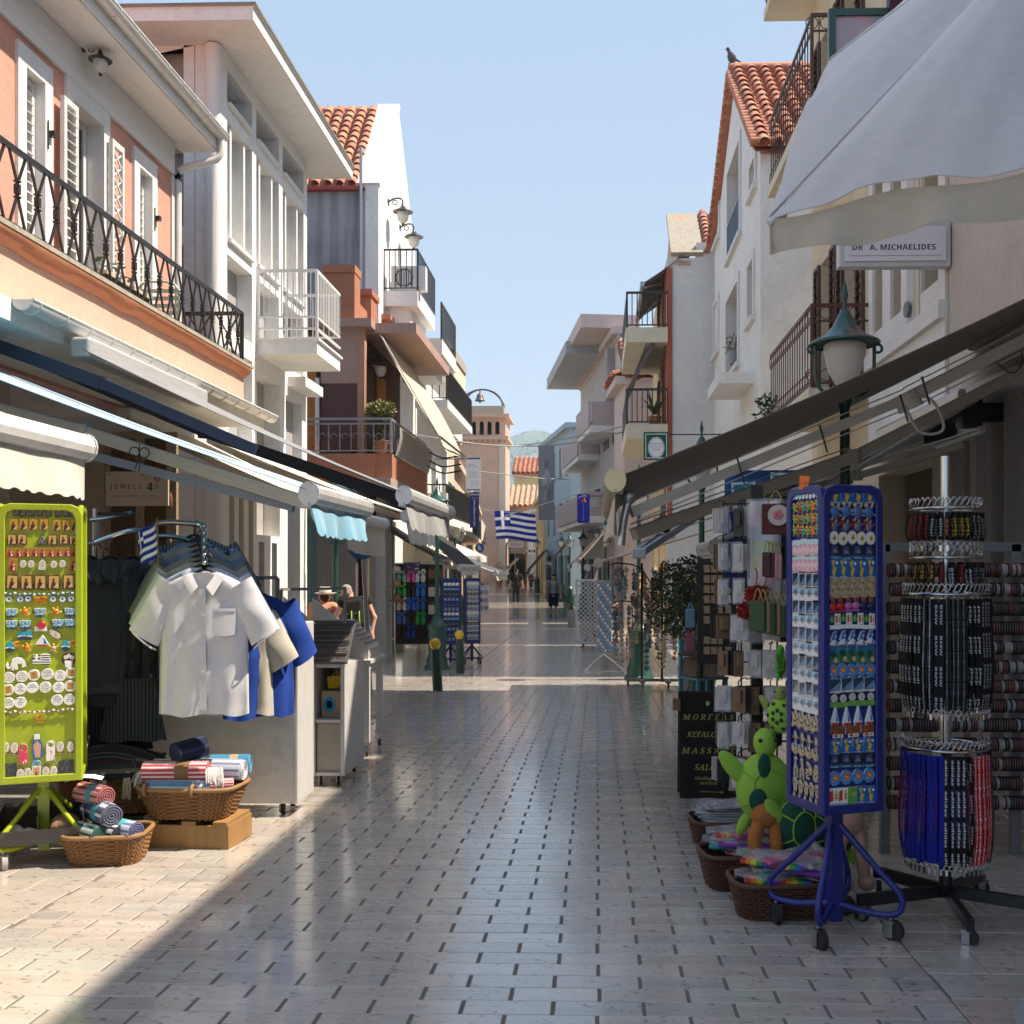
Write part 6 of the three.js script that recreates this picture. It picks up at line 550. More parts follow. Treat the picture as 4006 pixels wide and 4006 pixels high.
const anchorPts = [[-0.05, 0.5], [0.05, 0.5], [0.08, 0.4], [0.04, 0.32], [0.2, 0.3], [0.2, 0.22], [0.05, 0.22], [0.06, -0.28], [0.2, -0.2], [0.26, -0.06], [0.38, -0.2], [0.3, -0.36], [0.1, -0.48], [0, -0.54], [-0.1, -0.48], [-0.3, -0.36], [-0.38, -0.2], [-0.26, -0.06], [-0.2, -0.2], [-0.06, -0.28], [-0.05, 0.22], [-0.2, 0.22], [-0.2, 0.3], [-0.04, 0.32], [-0.08, 0.4]], seahorsePts = [[-0.1, 0.5], [0.08, 0.52], [0.16, 0.4], [0.34, 0.3], [0.32, 0.24], [0.12, 0.26], [0.2, 0.06], [0.14, -0.16], [0.0, -0.3], [0.04, -0.42], [0.14, -0.4], [0.12, -0.5], [0, -0.54], [-0.12, -0.44], [-0.12, -0.26], [-0.02, -0.08], [-0.08, 0.08], [-0.16, 0.24]], giraffePts = [[-0.05, 0.5], [0.05, 0.52], [0.18, 0.42], [0.08, 0.38], [0.04, 0.1], [0.12, 0.02], [0.2, -0.02], [0.2, -0.5], [0.14, -0.5], [0.1, -0.14], [-0.06, -0.16], [-0.1, -0.5], [-0.16, -0.5], [-0.14, 0.0], [-0.06, 0.1]], woodTurtlePts = [[0, 0.5], [0.08, 0.4], [0.06, 0.3], [0.2, 0.24], [0.38, 0.34], [0.4, 0.26], [0.24, 0.1], [0.24, -0.12], [0.34, -0.4], [0.26, -0.42], [0.12, -0.26], [0, -0.32], [-0.12, -0.26], [-0.26, -0.42], [-0.34, -0.4], [-0.24, -0.12], [-0.24, 0.1], [-0.4, 0.26], [-0.38, 0.34], [-0.2, 0.24], [-0.06, 0.3], [-0.08, 0.4]], elephantPts = [[-0.5, -0.05], [-0.44, 0.04], [-0.38, -0.08], [-0.4, -0.2], [-0.3, -0.22], [-0.24, 0.02], [-0.2, 0.22], [0, 0.3], [0.2, 0.26], [0.36, 0.1], [0.46, -0.2], [0.4, -0.16], [0.34, -0.24], [0.26, -0.22], [0.26, -0.02], [0.14, -0.04], [0.02, -0.04], [0.04, -0.34], [-0.06, -0.36], [-0.1, -0.18], [-0.14, -0.38], [-0.24, -0.36], [-0.2, -0.14], [-0.32, -0.3], [-0.44, -0.28], [-0.5, -0.16]], boatPts = [[-0.45, -0.3], [0.0, 0.5], [0.06, 0.5], [0.4, -0.2], [0.46, -0.3], [0.32, -0.46], [-0.32, -0.46]], ovalBoat = [[-0.5, 0.42], [-0.1, 0.36], [0.34, 0.0], [0.48, -0.36], [0.2, -0.44], [-0.24, -0.2], [-0.44, 0.1]];
function casterParts(parent, x, y, z, r, wm, ry = 0) { const c = M('caster', [tf(merge([box(0.006, r * 1.5, r * 0.9, -r * 0.42, r * 0.1, -r * 0.35), box(0.006, r * 1.5, r * 0.9, r * 0.42, r * 0.1, -r * 0.35), box(r * 0.95, 0.008, r * 1.1, 0, r * 0.85, -r * 0.3), cyl(r * 0.22, r * 0.22, r * 0.5, 0, r * 1.1, -r * 0.3)]), x, y + r, z, 0, ry)], steel, parent); SM('wheel', tf(merge([cyl(r, r, r * 0.62, 0, 0, 0, 0, 0, Math.PI / 2, 20)]), x, y + r, z, 0, ry), wm, c); return c; }
// spinner stand: prism of tray panels on a post with looped wheeled legs; origin on the ground
function spinner(name, label, pos, ry, o) { const { s, y0, y1, mat, wm = rubber, legR = 0.26, faces = 4, tubeR = 0.014, col = 0.05 } = o, g = T(name, label, 'display stand', pos, ry), h = y1 - y0;
  const out = [[-s / 2, y0], [s / 2, y0], [s / 2, y1 - 0.05], [s / 2 - 0.015, y1 - 0.015], [s / 2 - 0.05, y1], [-s / 2 + 0.05, y1], [-s / 2 + 0.015, y1 - 0.015], [-s / 2, y1 - 0.05]]; const inn = out.map(([x, y]) => [x * (1 - 0.05 / s), y0 + 0.03 + (y - y0) * (1 - 0.055 / h)]);
  for (let i = 0; i < faces; i++) { const a = i * Math.PI / 2, p = M('panel', tf(ext(shp(out), 0.006), 0, 0, s / 2 - 0.016, 0, 0, 0).rotateY(a), mat, g); SM('panel_rim', tf(ext(shp(out, [inn]), 0.014, 0.004), 0, 0, s / 2 - 0.01, 0, 0, 0).rotateY(a), mat, p); }
  M('post', box(0.055, y0 + 0.02, 0.055, 0, y0 / 2 + 0.06, 0), mat, g);
  for (let i = 0; i < 4; i++) { const a = i * Math.PI / 2 + Math.PI / 4, c = Math.cos(a), n = Math.sin(a), q = (r, y) => V(r * c, y, r * n); M('leg', tube([q(0.02, y0 * 0.86), q(legR * 0.62, y0 * 0.56), q(legR * 0.97, y0 * 0.38), q(legR * 1.03, y0 * 0.28), q(legR * 0.93, 0.11), q(legR * 0.6, 0.1), q(0.02, 0.12)], tubeR, 40, 9), mat, g); casterParts(g, legR * 0.9 * c, 0, legR * 0.9 * n, 0.042, wm, rr(-0.5, 0.5)); }
  return g; }
// a point of a spinner's face in world axes: face i, x across, y up
function facePt(g, s, i, x, y, out = 0.002) { const v = V(x, y, s / 2 - 0.008 + out).applyAxisAngle(V(0, 1, 0), i * Math.PI / 2 + g.rotation.y); return v.add(g.position); }
function putCard(name, geo, mat, p, ry, rz, label, group, cat) { const m = M(name, geo, mat); m.position.copy(p); m.rotation.set(0, ry, rz || 0, 'YXZ'); tag(m, label, cat || 'magnet', group); return m; }
// woven basket, rounded rectangle a x b at the foot, flaring to the rim
function basket(name, label, pos, ry, a, b, h, flare, mat, rimMat, rows = 13) { const g = T(name, label, 'basket', pos, ry), path = (t, k, w) => { const c = Math.cos(t), s = Math.sin(t), e = 0.45, f = 1 + flare * k; return V(Math.sign(c) * Math.pow(Math.abs(c), e) * (a / 2 * f + w), 0, Math.sign(s) * Math.pow(Math.abs(s), e) * (b / 2 * f + w)); }; const N = 72, wv = []; for (let r = 0; r < rows; r++) { const k = (r + 0.5) / rows, pts = []; for (let i = 0; i < N; i++) { const p = path(i / N * 6.28318, k, (i + r) % 2 ? 0.006 : -0.004); p.y = h * k + 0.005; pts.push(p); } wv.push(new THREE.TubeGeometry(new THREE.CatmullRomCurve3(pts, true), N * 2, h / rows * 0.55, 5, true)); } M('weave', wv, mat, g).userData.kind = 'stuff'; const st = []; for (let i = 0; i < 36; i++) { const p0 = path(i / 36 * 6.283, 0, 0), p1 = path(i / 36 * 6.283, 1, 0); p1.y = h; st.push(rod(p0, p1, 0.005)); } M('stakes', st, mat, g).userData.kind = 'stuff'; const rp = []; for (let i = 0; i < 48; i++) { const p = path(i / 48 * 6.283, 1, 0.002); p.y = h + 0.006; rp.push(p); } M('rim', new THREE.TubeGeometry(new THREE.CatmullRomCurve3(rp, true), 96, 0.013, 8, true), rimMat, g); M('bottom', box(a * 0.9, 0.01, b * 0.9, 0, 0.008, 0), mat, g); return g; }
const wickerM = std(RGB(0.36, 0.17, 0.055), 0.6, { map: woodT }), wickerD = std(RGB(0.13, 0.05, 0.025), 0.55, { map: woodT }), caneM = wood(RGB(0.5, 0.27, 0.11), 0.5);
// ---------------------------------------------------------------- lime green magnet stand
{ const lime = paint(RGB(0.42, 0.52, 0.015), 0.3), d = 5.62, pos = V(XU(172, d), gy(d), -d), S = 0.385, ry = 0.4, g = spinner('magnet_stand', 'lime green magnet stand on wheels with icons, cups and slogan buttons', pos, ry, { s: S, y0: 0.45, y1: 1.885, mat: lime, wm: std(RGB(0.35, 0.33, 0.3), 0.7), legR: 0.27 }), K = S / 325;
  const at = (zx, zy, z0 = 1800) => { const u = zx * 0.5176, v = z0 + zy * 0.5176; return facePt(g, S, 0, (u - 176) * K, YV(v, 5.44, -2.6) - pos.y, 0.001); }, z = (n) => n * 0.5176 * K, on = (name, geo, mat, x, y, label, o = {}) => putCard(name, geo, mat, at(x, y, o.z0), ry, o.rz ?? rr(-0.04, 0.04), label, o.group, o.cat);
  const R = (xs, y, name, geo, label, group, o = {}) => xs.forEach((x) => on(name, geo, o.mat || printM, x, y + rr(-3, 3), label, { group, ...o }));
  R([155, 207, 270, 333, 398, 473, 533, 588], 395, 'relief_magnet', card(rr2(z(46), z(70)), 0.004, 0, 0), 'small pewter relief magnet in the top row of the lime stand', 'pewter relief magnets');
  R([137, 211, 285, 366, 464, 537, 601], 487, 'icon_magnet', card(rr2(z(58), z(86)), 0.004, 1, 41), 'gold icon magnet of a robed saint under the pewter row', 'robed saint icon magnets');
  R([124, 200, 430, 516, 596], 600, 'shrine_magnet', card(wavy(z(64), z(84), z(3)), 0.006, 3, 41), 'carved shrine-shaped icon magnet in the third row', 'shrine icon magnets'); on('shrine_magnet', card([[-0.5, -0.5], [0.5, -0.5], [0.42, 0.05], [0.2, 0.15], [0, 0.55], [-0.2, 0.15], [-0.42, 0.05]].map(([a, b]) => [a * z(60), b * z(90)]), 0.006, 0, 34), printM, 352, 600, 'dark little chapel magnet in the third row');
  R([113, 174, 236, 297, 359, 422, 484, 543, 602], 695, 'icon_magnet', card(rr2(z(57), z(74)), 0.004, 2, 41), 'red and gold mother and child icon magnet', 'red icon magnets');
  for (const [x, l] of [[132, 'tilted tall brown icon magnet beside the silver ovals'], [596, 'tall red icon magnet closing the oval row']]) on('icon_magnet', card(rr2(z(62), z(104)), 0.005, 2, 41), printM, x, 790, l, { rz: x < 200 ? -0.1 : -0.12 }); R([208, 267, 440, 507], 786, 'oval_magnet', card(round(z(27), 20, 0.9, 1.1), 0.006, 46, 40), 'oval silver magnet with a green rim', 'silver oval magnets'); on('shrine_magnet', card([[-0.5, -0.5], [0.5, -0.5], [0.42, 0.2], [0, 0.55], [-0.42, 0.2]].map(([a, b]) => [a * z(58), b * z(90)]), 0.006, 46, 34), printM, 352, 790, 'dark shrine magnet with a silver centre between the ovals');
  R([127, 234, 338, 442, 556], 922, 'framed_icon_magnet', card(wavy(z(88), z(122), z(4)), 0.007, 3, 41), 'wavy wooden framed icon magnet', 'framed icon magnets');
  R([102, 187, 247, 436, 508, 576], 1050, 'eye_charm', card(round(z(26)), 0.006, 4, 49), 'round blue eye charm beside the yellow price card', 'blue eye charms', { mat: glossM, cat: 'charm' });
  on('price_card', card(rr2(z(100), z(66)), 0.001, 42, 42), printM, 340, 1058, 'orange price card reading 1,50 euro', { cat: 'price tag' }); on('price_card', card(rr2(z(70), z(66)), 0.001, 43, 43), printM, 331, 218, 'yellow price card reading 2 EURO', { z0: 2700, cat: 'price tag' });
  R([122, 338, 567], 1155, 'cup_magnet', cupGeo(z(84)), 'blue scenic tea cup magnet in the upper cup row', 'upper cup magnets', { mat: glossM }); R([122, 225, 473, 568], 1240, 'cup_magnet', cupGeo(z(84)), 'blue scenic tea cup magnet in the lower cup row', 'lower cup magnets', { mat: glossM });
  for (const [x, y, l, k, rz] of [[226, 1148, 'orange turtle magnet between the cups with its head up', 38, 0.2], [460, 1148, 'orange turtle magnet tilted between two cups', 38, 0.7], [238, 1420, 'orange turtle magnet under the stamp magnet', 38, 0.1], [436, 1430, 'pale pink turtle magnet under the sailing boat', 25, -0.1]]) on('turtle_magnet', turtleGeo(z(56), k, 43), glossM, x, y, l, { rz });
  on('heart_magnet', merge([card(rr2(z(90), z(36)), 0.004, 33, 46).translate(0, -z(16), 0), card(round(z(30)), 0.007, 47, 47).translate(z(6), z(14), 0)]), glossM, 342, 1262, 'white and red heart magnet among the lower cups'); on('stamp_magnet', card(wavy(z(104), z(70), z(3)), 0.006, 6, 46), glossM, 220, 1325, 'turquoise bay picture magnet shaped like a stamp'); on('boat_magnet', card(ovalBoat.map(([a, b]) => [a * z(90), b * z(90)]), 0.006, 46, 49), printM, 452, 1318, 'grey rowing boat magnet'); on('sailboat_magnet', card(boatPts.map(([a, b]) => [a * z(112), b * z(92)]), 0.005, 50, 33), printM, 352, 1368, 'white sailing boat magnet with a red hull');
  for (const [x, l] of [[108, 'scenic diver fin magnet beside the lime rim'], [532, 'scenic diver fin magnet beside the boat']]) on('fin_magnet', merge([card(round(z(40), 18, 0.85, 1.1), 0.006, 6, 46), card(rr2(z(70), z(18)), 0.005, 43, 38).rotateZ(0.5).translate(z(38), z(34), 0), card(rr2(z(50), z(16)), 0.005, 38, 43).translate(z(50), z(10), 0)]), glossM, x, 1410, l, { rz: 0 });
  on('elephant_magnet', merge([card(elephantPts.map(([a, b]) => [a * z(168), b * z(172)]), 0.003, 34, 34).scale(1.04, 1.06, 1), card(elephantPts.map(([a, b]) => [a * z(160), b * z(160)]), 0.006, 33, 33)]), printM, 160, 1530, 'white wooden elephant magnet'); on('flag_magnet', card(wavy(z(128), z(80), z(5)), 0.006, 18, 33), printM, 348, 1508, 'wooden striped flag magnet', { rz: -0.03 }); on('basket_magnet', merge([card(round(z(54)), 0.005, 19, 33), card([[-0.3, 0], [0.3, 0], [0.2, -0.45], [-0.2, -0.45]].map(([a, b]) => [a * z(100), b * z(100) - z(26)]), 0.006, 33, 33)]), printM, 556, 1512, 'round wooden flower basket magnet');
  const bt = (k) => card(round(z(45), 26), 0.007, k, 33); [[100, 1638, 8], [200, 1632, 9], [290, 1625, 17], [392, 1622, 10], [490, 1636, 11], [576, 1617, 17], [95, 1728, 17], [187, 1726, 13], [278, 1718, 12], [377, 1719, 9], [478, 1724, 13], [570, 1716, 17], [98, 1828, 14], [188, 1828, 16], [467, 1821, 14], [563, 1820, 15]].forEach(([x, y, k]) => on('slogan_button', bt(k), glossM, x, y, k === 17 ? 'round white button with a tan note' : 'round white button with a black slogan', { group: k === 17 ? 'tan note buttons' : 'black slogan buttons', cat: 'button', rz: rr(-0.15, 0.15) }));
  for (const [zy, z0, l] of [[1005, 1800, 'string of silver and turquoise beads across the lime stand'], [155, 2700, 'string of pink and white beads across the lime stand']]) { const a = at(80, zy, z0), b = at(625, zy - 6, z0), t = TW('bead_string', l, 'beads', a), n = 46; const parts = [[], [], []]; for (let i = 0; i < n; i++) { const p = a.clone().lerp(b, i / (n - 1)); p.y -= 0.008 * Math.sin(i / n * 3.14) - 0.003 * Math.sin(i * 1.3); p.z += 0.01; parts[i % 3].push(sph(i % 6 === 0 ? 0.0065 : 0.0038, p.x, p.y, p.z, 1.3, 1, 1, 7)); } M('beads', parts[0], std(RGB(0.7, 0.7, 0.68), 0.3), t).userData.kind = 'stuff'; M('beads', parts[1], zy > 500 ? std(RGB(0.1, 0.4, 0.5), 0.3) : std(RGB(0.7, 0.2, 0.3), 0.4), t).userData.kind = 'stuff'; M('beads', parts[2], blackM, t).userData.kind = 'stuff'; }
  const ring = (w, h) => { const s = new THREE.Shape(round(z(w / 2), 14, 1, 1).map(([a, b]) => new THREE.Vector2(a, b - z(h * 0.18)))); return s; };
  const flop = merge([card(round(z(27), 18, 1, 1.6), 0.006, 46, 46), tor(z(20), z(5), 0, -z(42), 0.004)]); [[77, 420, 0], [141, 428, 0], [489, 438, 0], [569, 442, 0], [187, 630, 3.14], [244, 625, 0], [380, 625, 3.14], [439, 622, 0]].forEach(([x, y, rz]) => on('opener_magnet', flop, printM, x, y, 'pale flip-flop shaped bottle opener', { z0: 2700, rz, group: 'flip-flop bottle openers', cat: 'bottle opener' }));
  const op = (k) => { const s = shp([...round(z(32), 20).filter(([, b]) => b >= -0.0001).map(([a, b]) => [a, b + z(52)]), [-z(32), -z(80)], [z(32), -z(80)]], [round(z(20), 14).map(([a, b]) => [a, b + z(50)])]); return card(s, 0.005, k, 33); }; on('opener_magnet', op(20), glossM, 208, 478, 'red patterned bottle opener', { z0: 2700, cat: 'bottle opener' }); on('opener_magnet', op(21), glossM, 416, 468, 'white floral patterned bottle opener', { z0: 2700, cat: 'bottle opener' }); on('opener_magnet', op(51), glossM, 309, 605, 'blue bottle opener with a stone gate', { z0: 2700, cat: 'bottle opener' }); on('bottle_magnet', card([[-0.2, 0.5], [0.2, 0.5], [0.22, 0.3], [0.4, 0.05], [0.42, -0.45], [0.34, -0.5], [-0.34, -0.5], [-0.42, -0.45], [-0.4, 0.05], [-0.22, 0.3]].map(([a, b]) => [a * z(92), b * z(200)]), 0.006, 45, 49), glossM, 315, 425, 'bottle shaped magnet with a seahorse', { z0: 2700 });
  for (const [x, l] of [[98, 'square dark cave picture magnet on the lime side'], [535, 'square dark cave picture magnet beside the grey openers']]) on('picture_magnet', card(rr2(z(112), z(152)), 0.004, 22, 34), glossM, x, 614, l, { z0: 2700, rz: 0 });
  // smoked tray with shells
  const tr = T('shell_tray', 'smoked acrylic tray between the lime legs', 'tray', pos.clone().add(V(0.02, 0.13, 0.04)), ry), sm = phys(RGB(0.25, 0.23, 0.2), 0.08, { transmission: 0.85, thickness: 0 }); for (const [w, h, dd, x, y, zz] of [[0.4, 0.16, 0.004, 0, 0.08, -0.16], [0.4, 0.075, 0.004, 0, 0.0375, 0.16], [0.004, 0.16, 0.32, -0.2, 0.08, 0], [0.004, 0.16, 0.32, 0.2, 0.08, 0], [0.4, 0.004, 0.32, 0, 0.002, 0], [0.003, 0.14, 0.2, -0.02, 0.07, 0.02]]) M('tray_wall', box(w, h, dd, x, y, zz), sm, tr);
  const shell = (name, label, p, s, mat, rib) => { const g2 = T(name, label, 'shell', p, rr(-0.6, 0.6)); const geo = grid(40, 24, (u, v) => { const t = u * 6.2832, f = v * Math.PI, r = s * (1 + 0.05 * Math.sin(t * rib) * Math.sin(f)) * (1 - 0.25 * v); return V(r * Math.sin(f) * Math.cos(t) * 1.15 + s * 0.2 * v * v, r * Math.sin(f) * Math.sin(t) * 0.85 + s * 0.8, r * Math.cos(f)); }); M('body', geo, mat, g2); M('spire', lathe([[s * 0.45, 0], [s * 0.3, s * 0.15], [s * 0.3, s * 0.2], [s * 0.12, s * 0.35], [0, s * 0.42]], 14).rotateX(Math.PI / 2).translate(0, s * 0.8, s * 0.85), mat, g2); };
  const off = (x, y, zz) => pos.clone().add(V(x, y, zz).applyAxisAngle(V(0, 1, 0), ry)); shell('tun_shell', 'large ribbed brown shell in the smoked tray', off(0.11, 0.135, 0.06), 0.075, std(RGB(0.42, 0.26, 0.14), 0.35, { map: woodT }), 18); shell('conch_shell', 'white knobbly shell in the smoked tray', off(-0.13, 0.135, 0.08), 0.05, std(RGB(0.68, 0.62, 0.52), 0.5), 5); shell('conch_shell', 'smaller cream shell beside the tray divider', off(-0.06, 0.135, 0.1), 0.04, std(RGB(0.66, 0.55, 0.44), 0.5), 4);
}
// ---------------------------------------------------------------- clothes
function shirtGeo(w, h, sl, fold = 1, sd = 0) { // hanging short-sleeved shirt, collar at the origin
  const torso = grid(44, 30, (a, v) => { const t = a * 6.28318, sh = Math.min(1, v / 0.13), half = v < 0.13 ? lerp(w * 0.17, w * 0.5, Math.sin(sh * 1.5708)) : w * (0.5 + 0.02 * (v - 0.13)), dep = lerp(0.03, 0.055, Math.min(1, v * 2)) * (1 - 0.2 * v), c = Math.cos(t), s = Math.sin(t), e = (x) => Math.sign(x) * Math.pow(Math.abs(x), 0.75), wr = fold * (0.016 * Math.sin(c * 9 + sd + v * 3) * v + 0.03 * (fbm(a * 14 + sd, v * 5, 64, 4) - 0.5)); return V(e(c) * half + (sd % 3 - 1) * 0.01 * v, -h * v + 0.01 * Math.sin(c * 6 + sd) * v, e(s) * (dep + wr * (s > 0 ? 1 : 0.6))); });
  const arms = [-1, 1].map((k) => grid(18, 10, (a, v) => { const t = a * 6.28318, cx = k * lerp(w * 0.4, w * 0.72, v), cy = lerp(-h * 0.085, -sl, v), r = lerp(0.085, 0.095, v), ang = -k * 0.62; const lx = Math.cos(t) * r, lz = Math.sin(t) * lerp(0.045, 0.05, v) + 0.006 * Math.sin(v * 9 + sd + a * 9); return V(cx + lx * Math.cos(ang), cy - lx * Math.sin(ang) * 0.9 * -1 * -1, lz); }));
  return merge([torso, ...arms]); }
function hanger(g, x = 0, mat = blackM) { M('hanger', [tube([[-0.17, -0.06, 0], [-0.06, -0.005, 0], [0, 0.02, 0], [0.06, -0.005, 0], [0.17, -0.06, 0]], 0.009, 20), tube([[0, 0.02, 0], [0, 0.08, 0], [0.015, 0.11, 0], [0.035, 0.09, 0]], 0.0035, 14)], mat, g); }
const stripeT = canvasTex(128, 128, (c) => { c.fillStyle = '#9aa0a2'; c.fillRect(0, 0, 128, 128); for (let i = 0; i < 16; i++) { c.fillStyle = i % 2 ? '#202630' : '#8f979c'; c.fillRect(i * 8, 0, 5, 128); } }, [0.16, 0.16]), patT = canvasTex(128, 128, (c) => { c.fillStyle = '#8ea0b4'; c.fillRect(0, 0, 128, 128); for (let i = 0; i < 60; i++) { c.fillStyle = pick(['#1d2c5c', '#2a3f7a', '#c9d2da']); c.fillRect(rnd() * 128, rnd() * 128, 18, 9); } }, [0.3, 0.3]);
const tagM = std(RGB(0.7, 0.7, 0.68), 0.7);
function shirt(label, mat, pos, ry, o = {}) { const { w = 0.46, h = 0.78, sl = 0.36, detail, sd = rnd() * 9, group } = o, g = T('shirt', label, 'shirt', pos, ry, group); M('cloth', muv(shirtGeo(w, h, sl, 1, sd)), mat, g); hanger(g);
  for (const k of [-1, 1]) M('collar', thick(4, 3, (a, v) => V(k * lerp(0.066 - 0.045 * a, 0.115 - 0.055 * a, v), -0.004 - 0.075 * a - 0.03 * v * (0.6 + a), 0.03 + 0.04 * a + 0.012 * Math.sin(v * 2)), 0.003), mat, g); M('neckline', thick(8, 1, (a, v) => V(lerp(-0.06, 0.06, a), 0.006 - 0.045 * v * Math.sin(a * 3.14), -0.02 + 0.02 * v), 0.002), mat, g);
  if (detail) { M('placket', muv(thick(2, 16, (a, v) => V((a - 0.5) * 0.036, -0.09 - v * (h - 0.12), 0.062 - 0.01 * v + 0.003 * Math.sin(v * 14)), 0.003)), mat, g); for (let i = 0; i < 6; i++) M('button', cyl(0.0055, 0.0055, 0.004, 0, -0.13 - i * 0.105, 0.066 - 0.001 * i, Math.PI / 2), tagM, g); M('pocket', muv(thick(5, 5, (a, v) => V(0.055 + a * 0.12, -0.2 - v * 0.14 - (v > 0.95 ? 0.012 * Math.sin(a * 3.14) : 0), 0.066 - 0.02 * a + 0.004 * Math.sin(a * 3.14)), 0.003)), mat, g); M('pocket_hem', muv(thick(5, 1, (a, v) => V(0.053 + a * 0.124, -0.198 - v * 0.016, 0.0705 - 0.02 * a + 0.004 * Math.sin(a * 3.14)), 0.002)), mat, g); M('label', box(0.03, 0.014, 0.002, 0, -0.035, -0.02), std(RGB(0.3, 0.38, 0.35), 0.8), g); M('hem', muv([-1, 1].map((k) => thick(8, 1, (a, v) => V(k * (w * 0.72) + (a - 0.5) * 0.16 * 0.82, -sl + (a - 0.5) * k * 0.115 - 0.004 - v * 0.012, 0.052 * Math.sqrt(Math.max(0, 1 - Math.pow(2 * a - 1, 2))) + 0.004), 0.002))), mat, g); }
  return g; }
{ const rk = TW('clothes_rack', 'chrome garment rack with arched ends holding the pale shirts', 'clothes rack', V(XU(590, 6.55), gy(6.55), -6.55)), px = XU(590, 6.55), top = YV(2090, 6.55, -2.6); M('post', rod(V(px, gy(6.55) + 0.06, -6.55), V(px, top, -6.55), 0.016), chrome, rk); M('post', rod(V(px - 0.04, gy(6.55) + 0.06, -6.6), V(px - 0.04, top - 0.03, -6.6), 0.016), chrome, rk); const e = P(800, 2070, 6.4), e2 = P(800, 2215, 5.85); M('rail', tube([[px, top - 0.12, -6.55], [px, top + 0.02, -6.55], [px + 0.08, top + 0.07, -6.52], [e.x - 0.05, e.y + 0.03, e.z], [e.x, e.y - 0.01, e.z + 0.03], [e2.x, e2.y, e2.z]].map((q) => V(...q)), 0.017, 60, 10), chrome, rk); M('rail', tube([V(px - 0.04, top - 0.1, -6.6), V(px, top - 0.01, -6.62), V(px + 0.2, top - 0.06, -6.75), P(880, 2300, 7.1)], 0.015, 40, 8), chrome, rk); M('foot', [bar(V(px - 0.3, gy(6.5) + 0.07, -6.57), V(px + 0.2, gy(6.5) + 0.07, -6.57), 0.035), bar(V(px, gy(6.3) + 0.07, -6.3), V(px, gy(6.9) + 0.07, -6.9), 0.035)], blackM, rk); for (let i = 0; i < 6; i++) { const q = e.clone().lerp(e2, i / 5); M('stud', sph(0.014, q.x, q.y + 0.018, q.z), chrome, rk); }
  const wh = cloth(RGB(0.80, 0.78, 0.79)), cols = [[wh, 'white short-sleeved shirt with a chest pocket hanging at the front of the rack'], [cloth(RGB(0.52, 0.57, 0.68)), 'pale blue shirt right behind the white one'], [cloth(RGB(0.36, 0.38, 0.37)), 'grey linen shirt third on the arched rail'], [cloth(RGB(0.27, 0.26, 0.2)), 'olive shirt in the middle of the arched rail'], [cloth(RGB(0.2, 0.28, 0.42)), 'denim blue shirt on the arched rail'], [cloth(RGB(0.46, 0.45, 0.40)), 'stone coloured shirt towards the back of the rail'], [std(0xffffff, 0.95, { map: patT }), 'blue patterned shirt near the back of the rail'], [std(0xffffff, 0.95, { map: stripeT }), 'black and grey striped shirt at the back of the rail']];
  cols.forEach(([m, l], i) => { const t = i / 7, p = P(lerp(803, 760, t), lerp(2240, 2105, t), lerp(5.88, 6.75, t)); shirt(l, m, p, 0.12 + 0.03 * Math.sin(i * 2), { detail: i === 0, w: 0.46 + 0.02 * Math.sin(i * 3), h: i === 1 ? 0.82 : 0.79 - 0.02 * (i % 3), sl: 0.36 }); });
  shirt('royal blue T-shirt hanging sideways beyond the striped shirt', cloth(RGB(0.012, 0.06, 0.36)), P(1010, 2330, 6.42), 0.75, { w: 0.44, h: 0.74, sl: 0.4 }); shirt('cream shirt hanging between the white shirt and the blue T-shirt', cloth(RGB(0.62, 0.58, 0.48)), P(915, 2370, 6.35), 0.4, { w: 0.42, h: 0.66 }); }
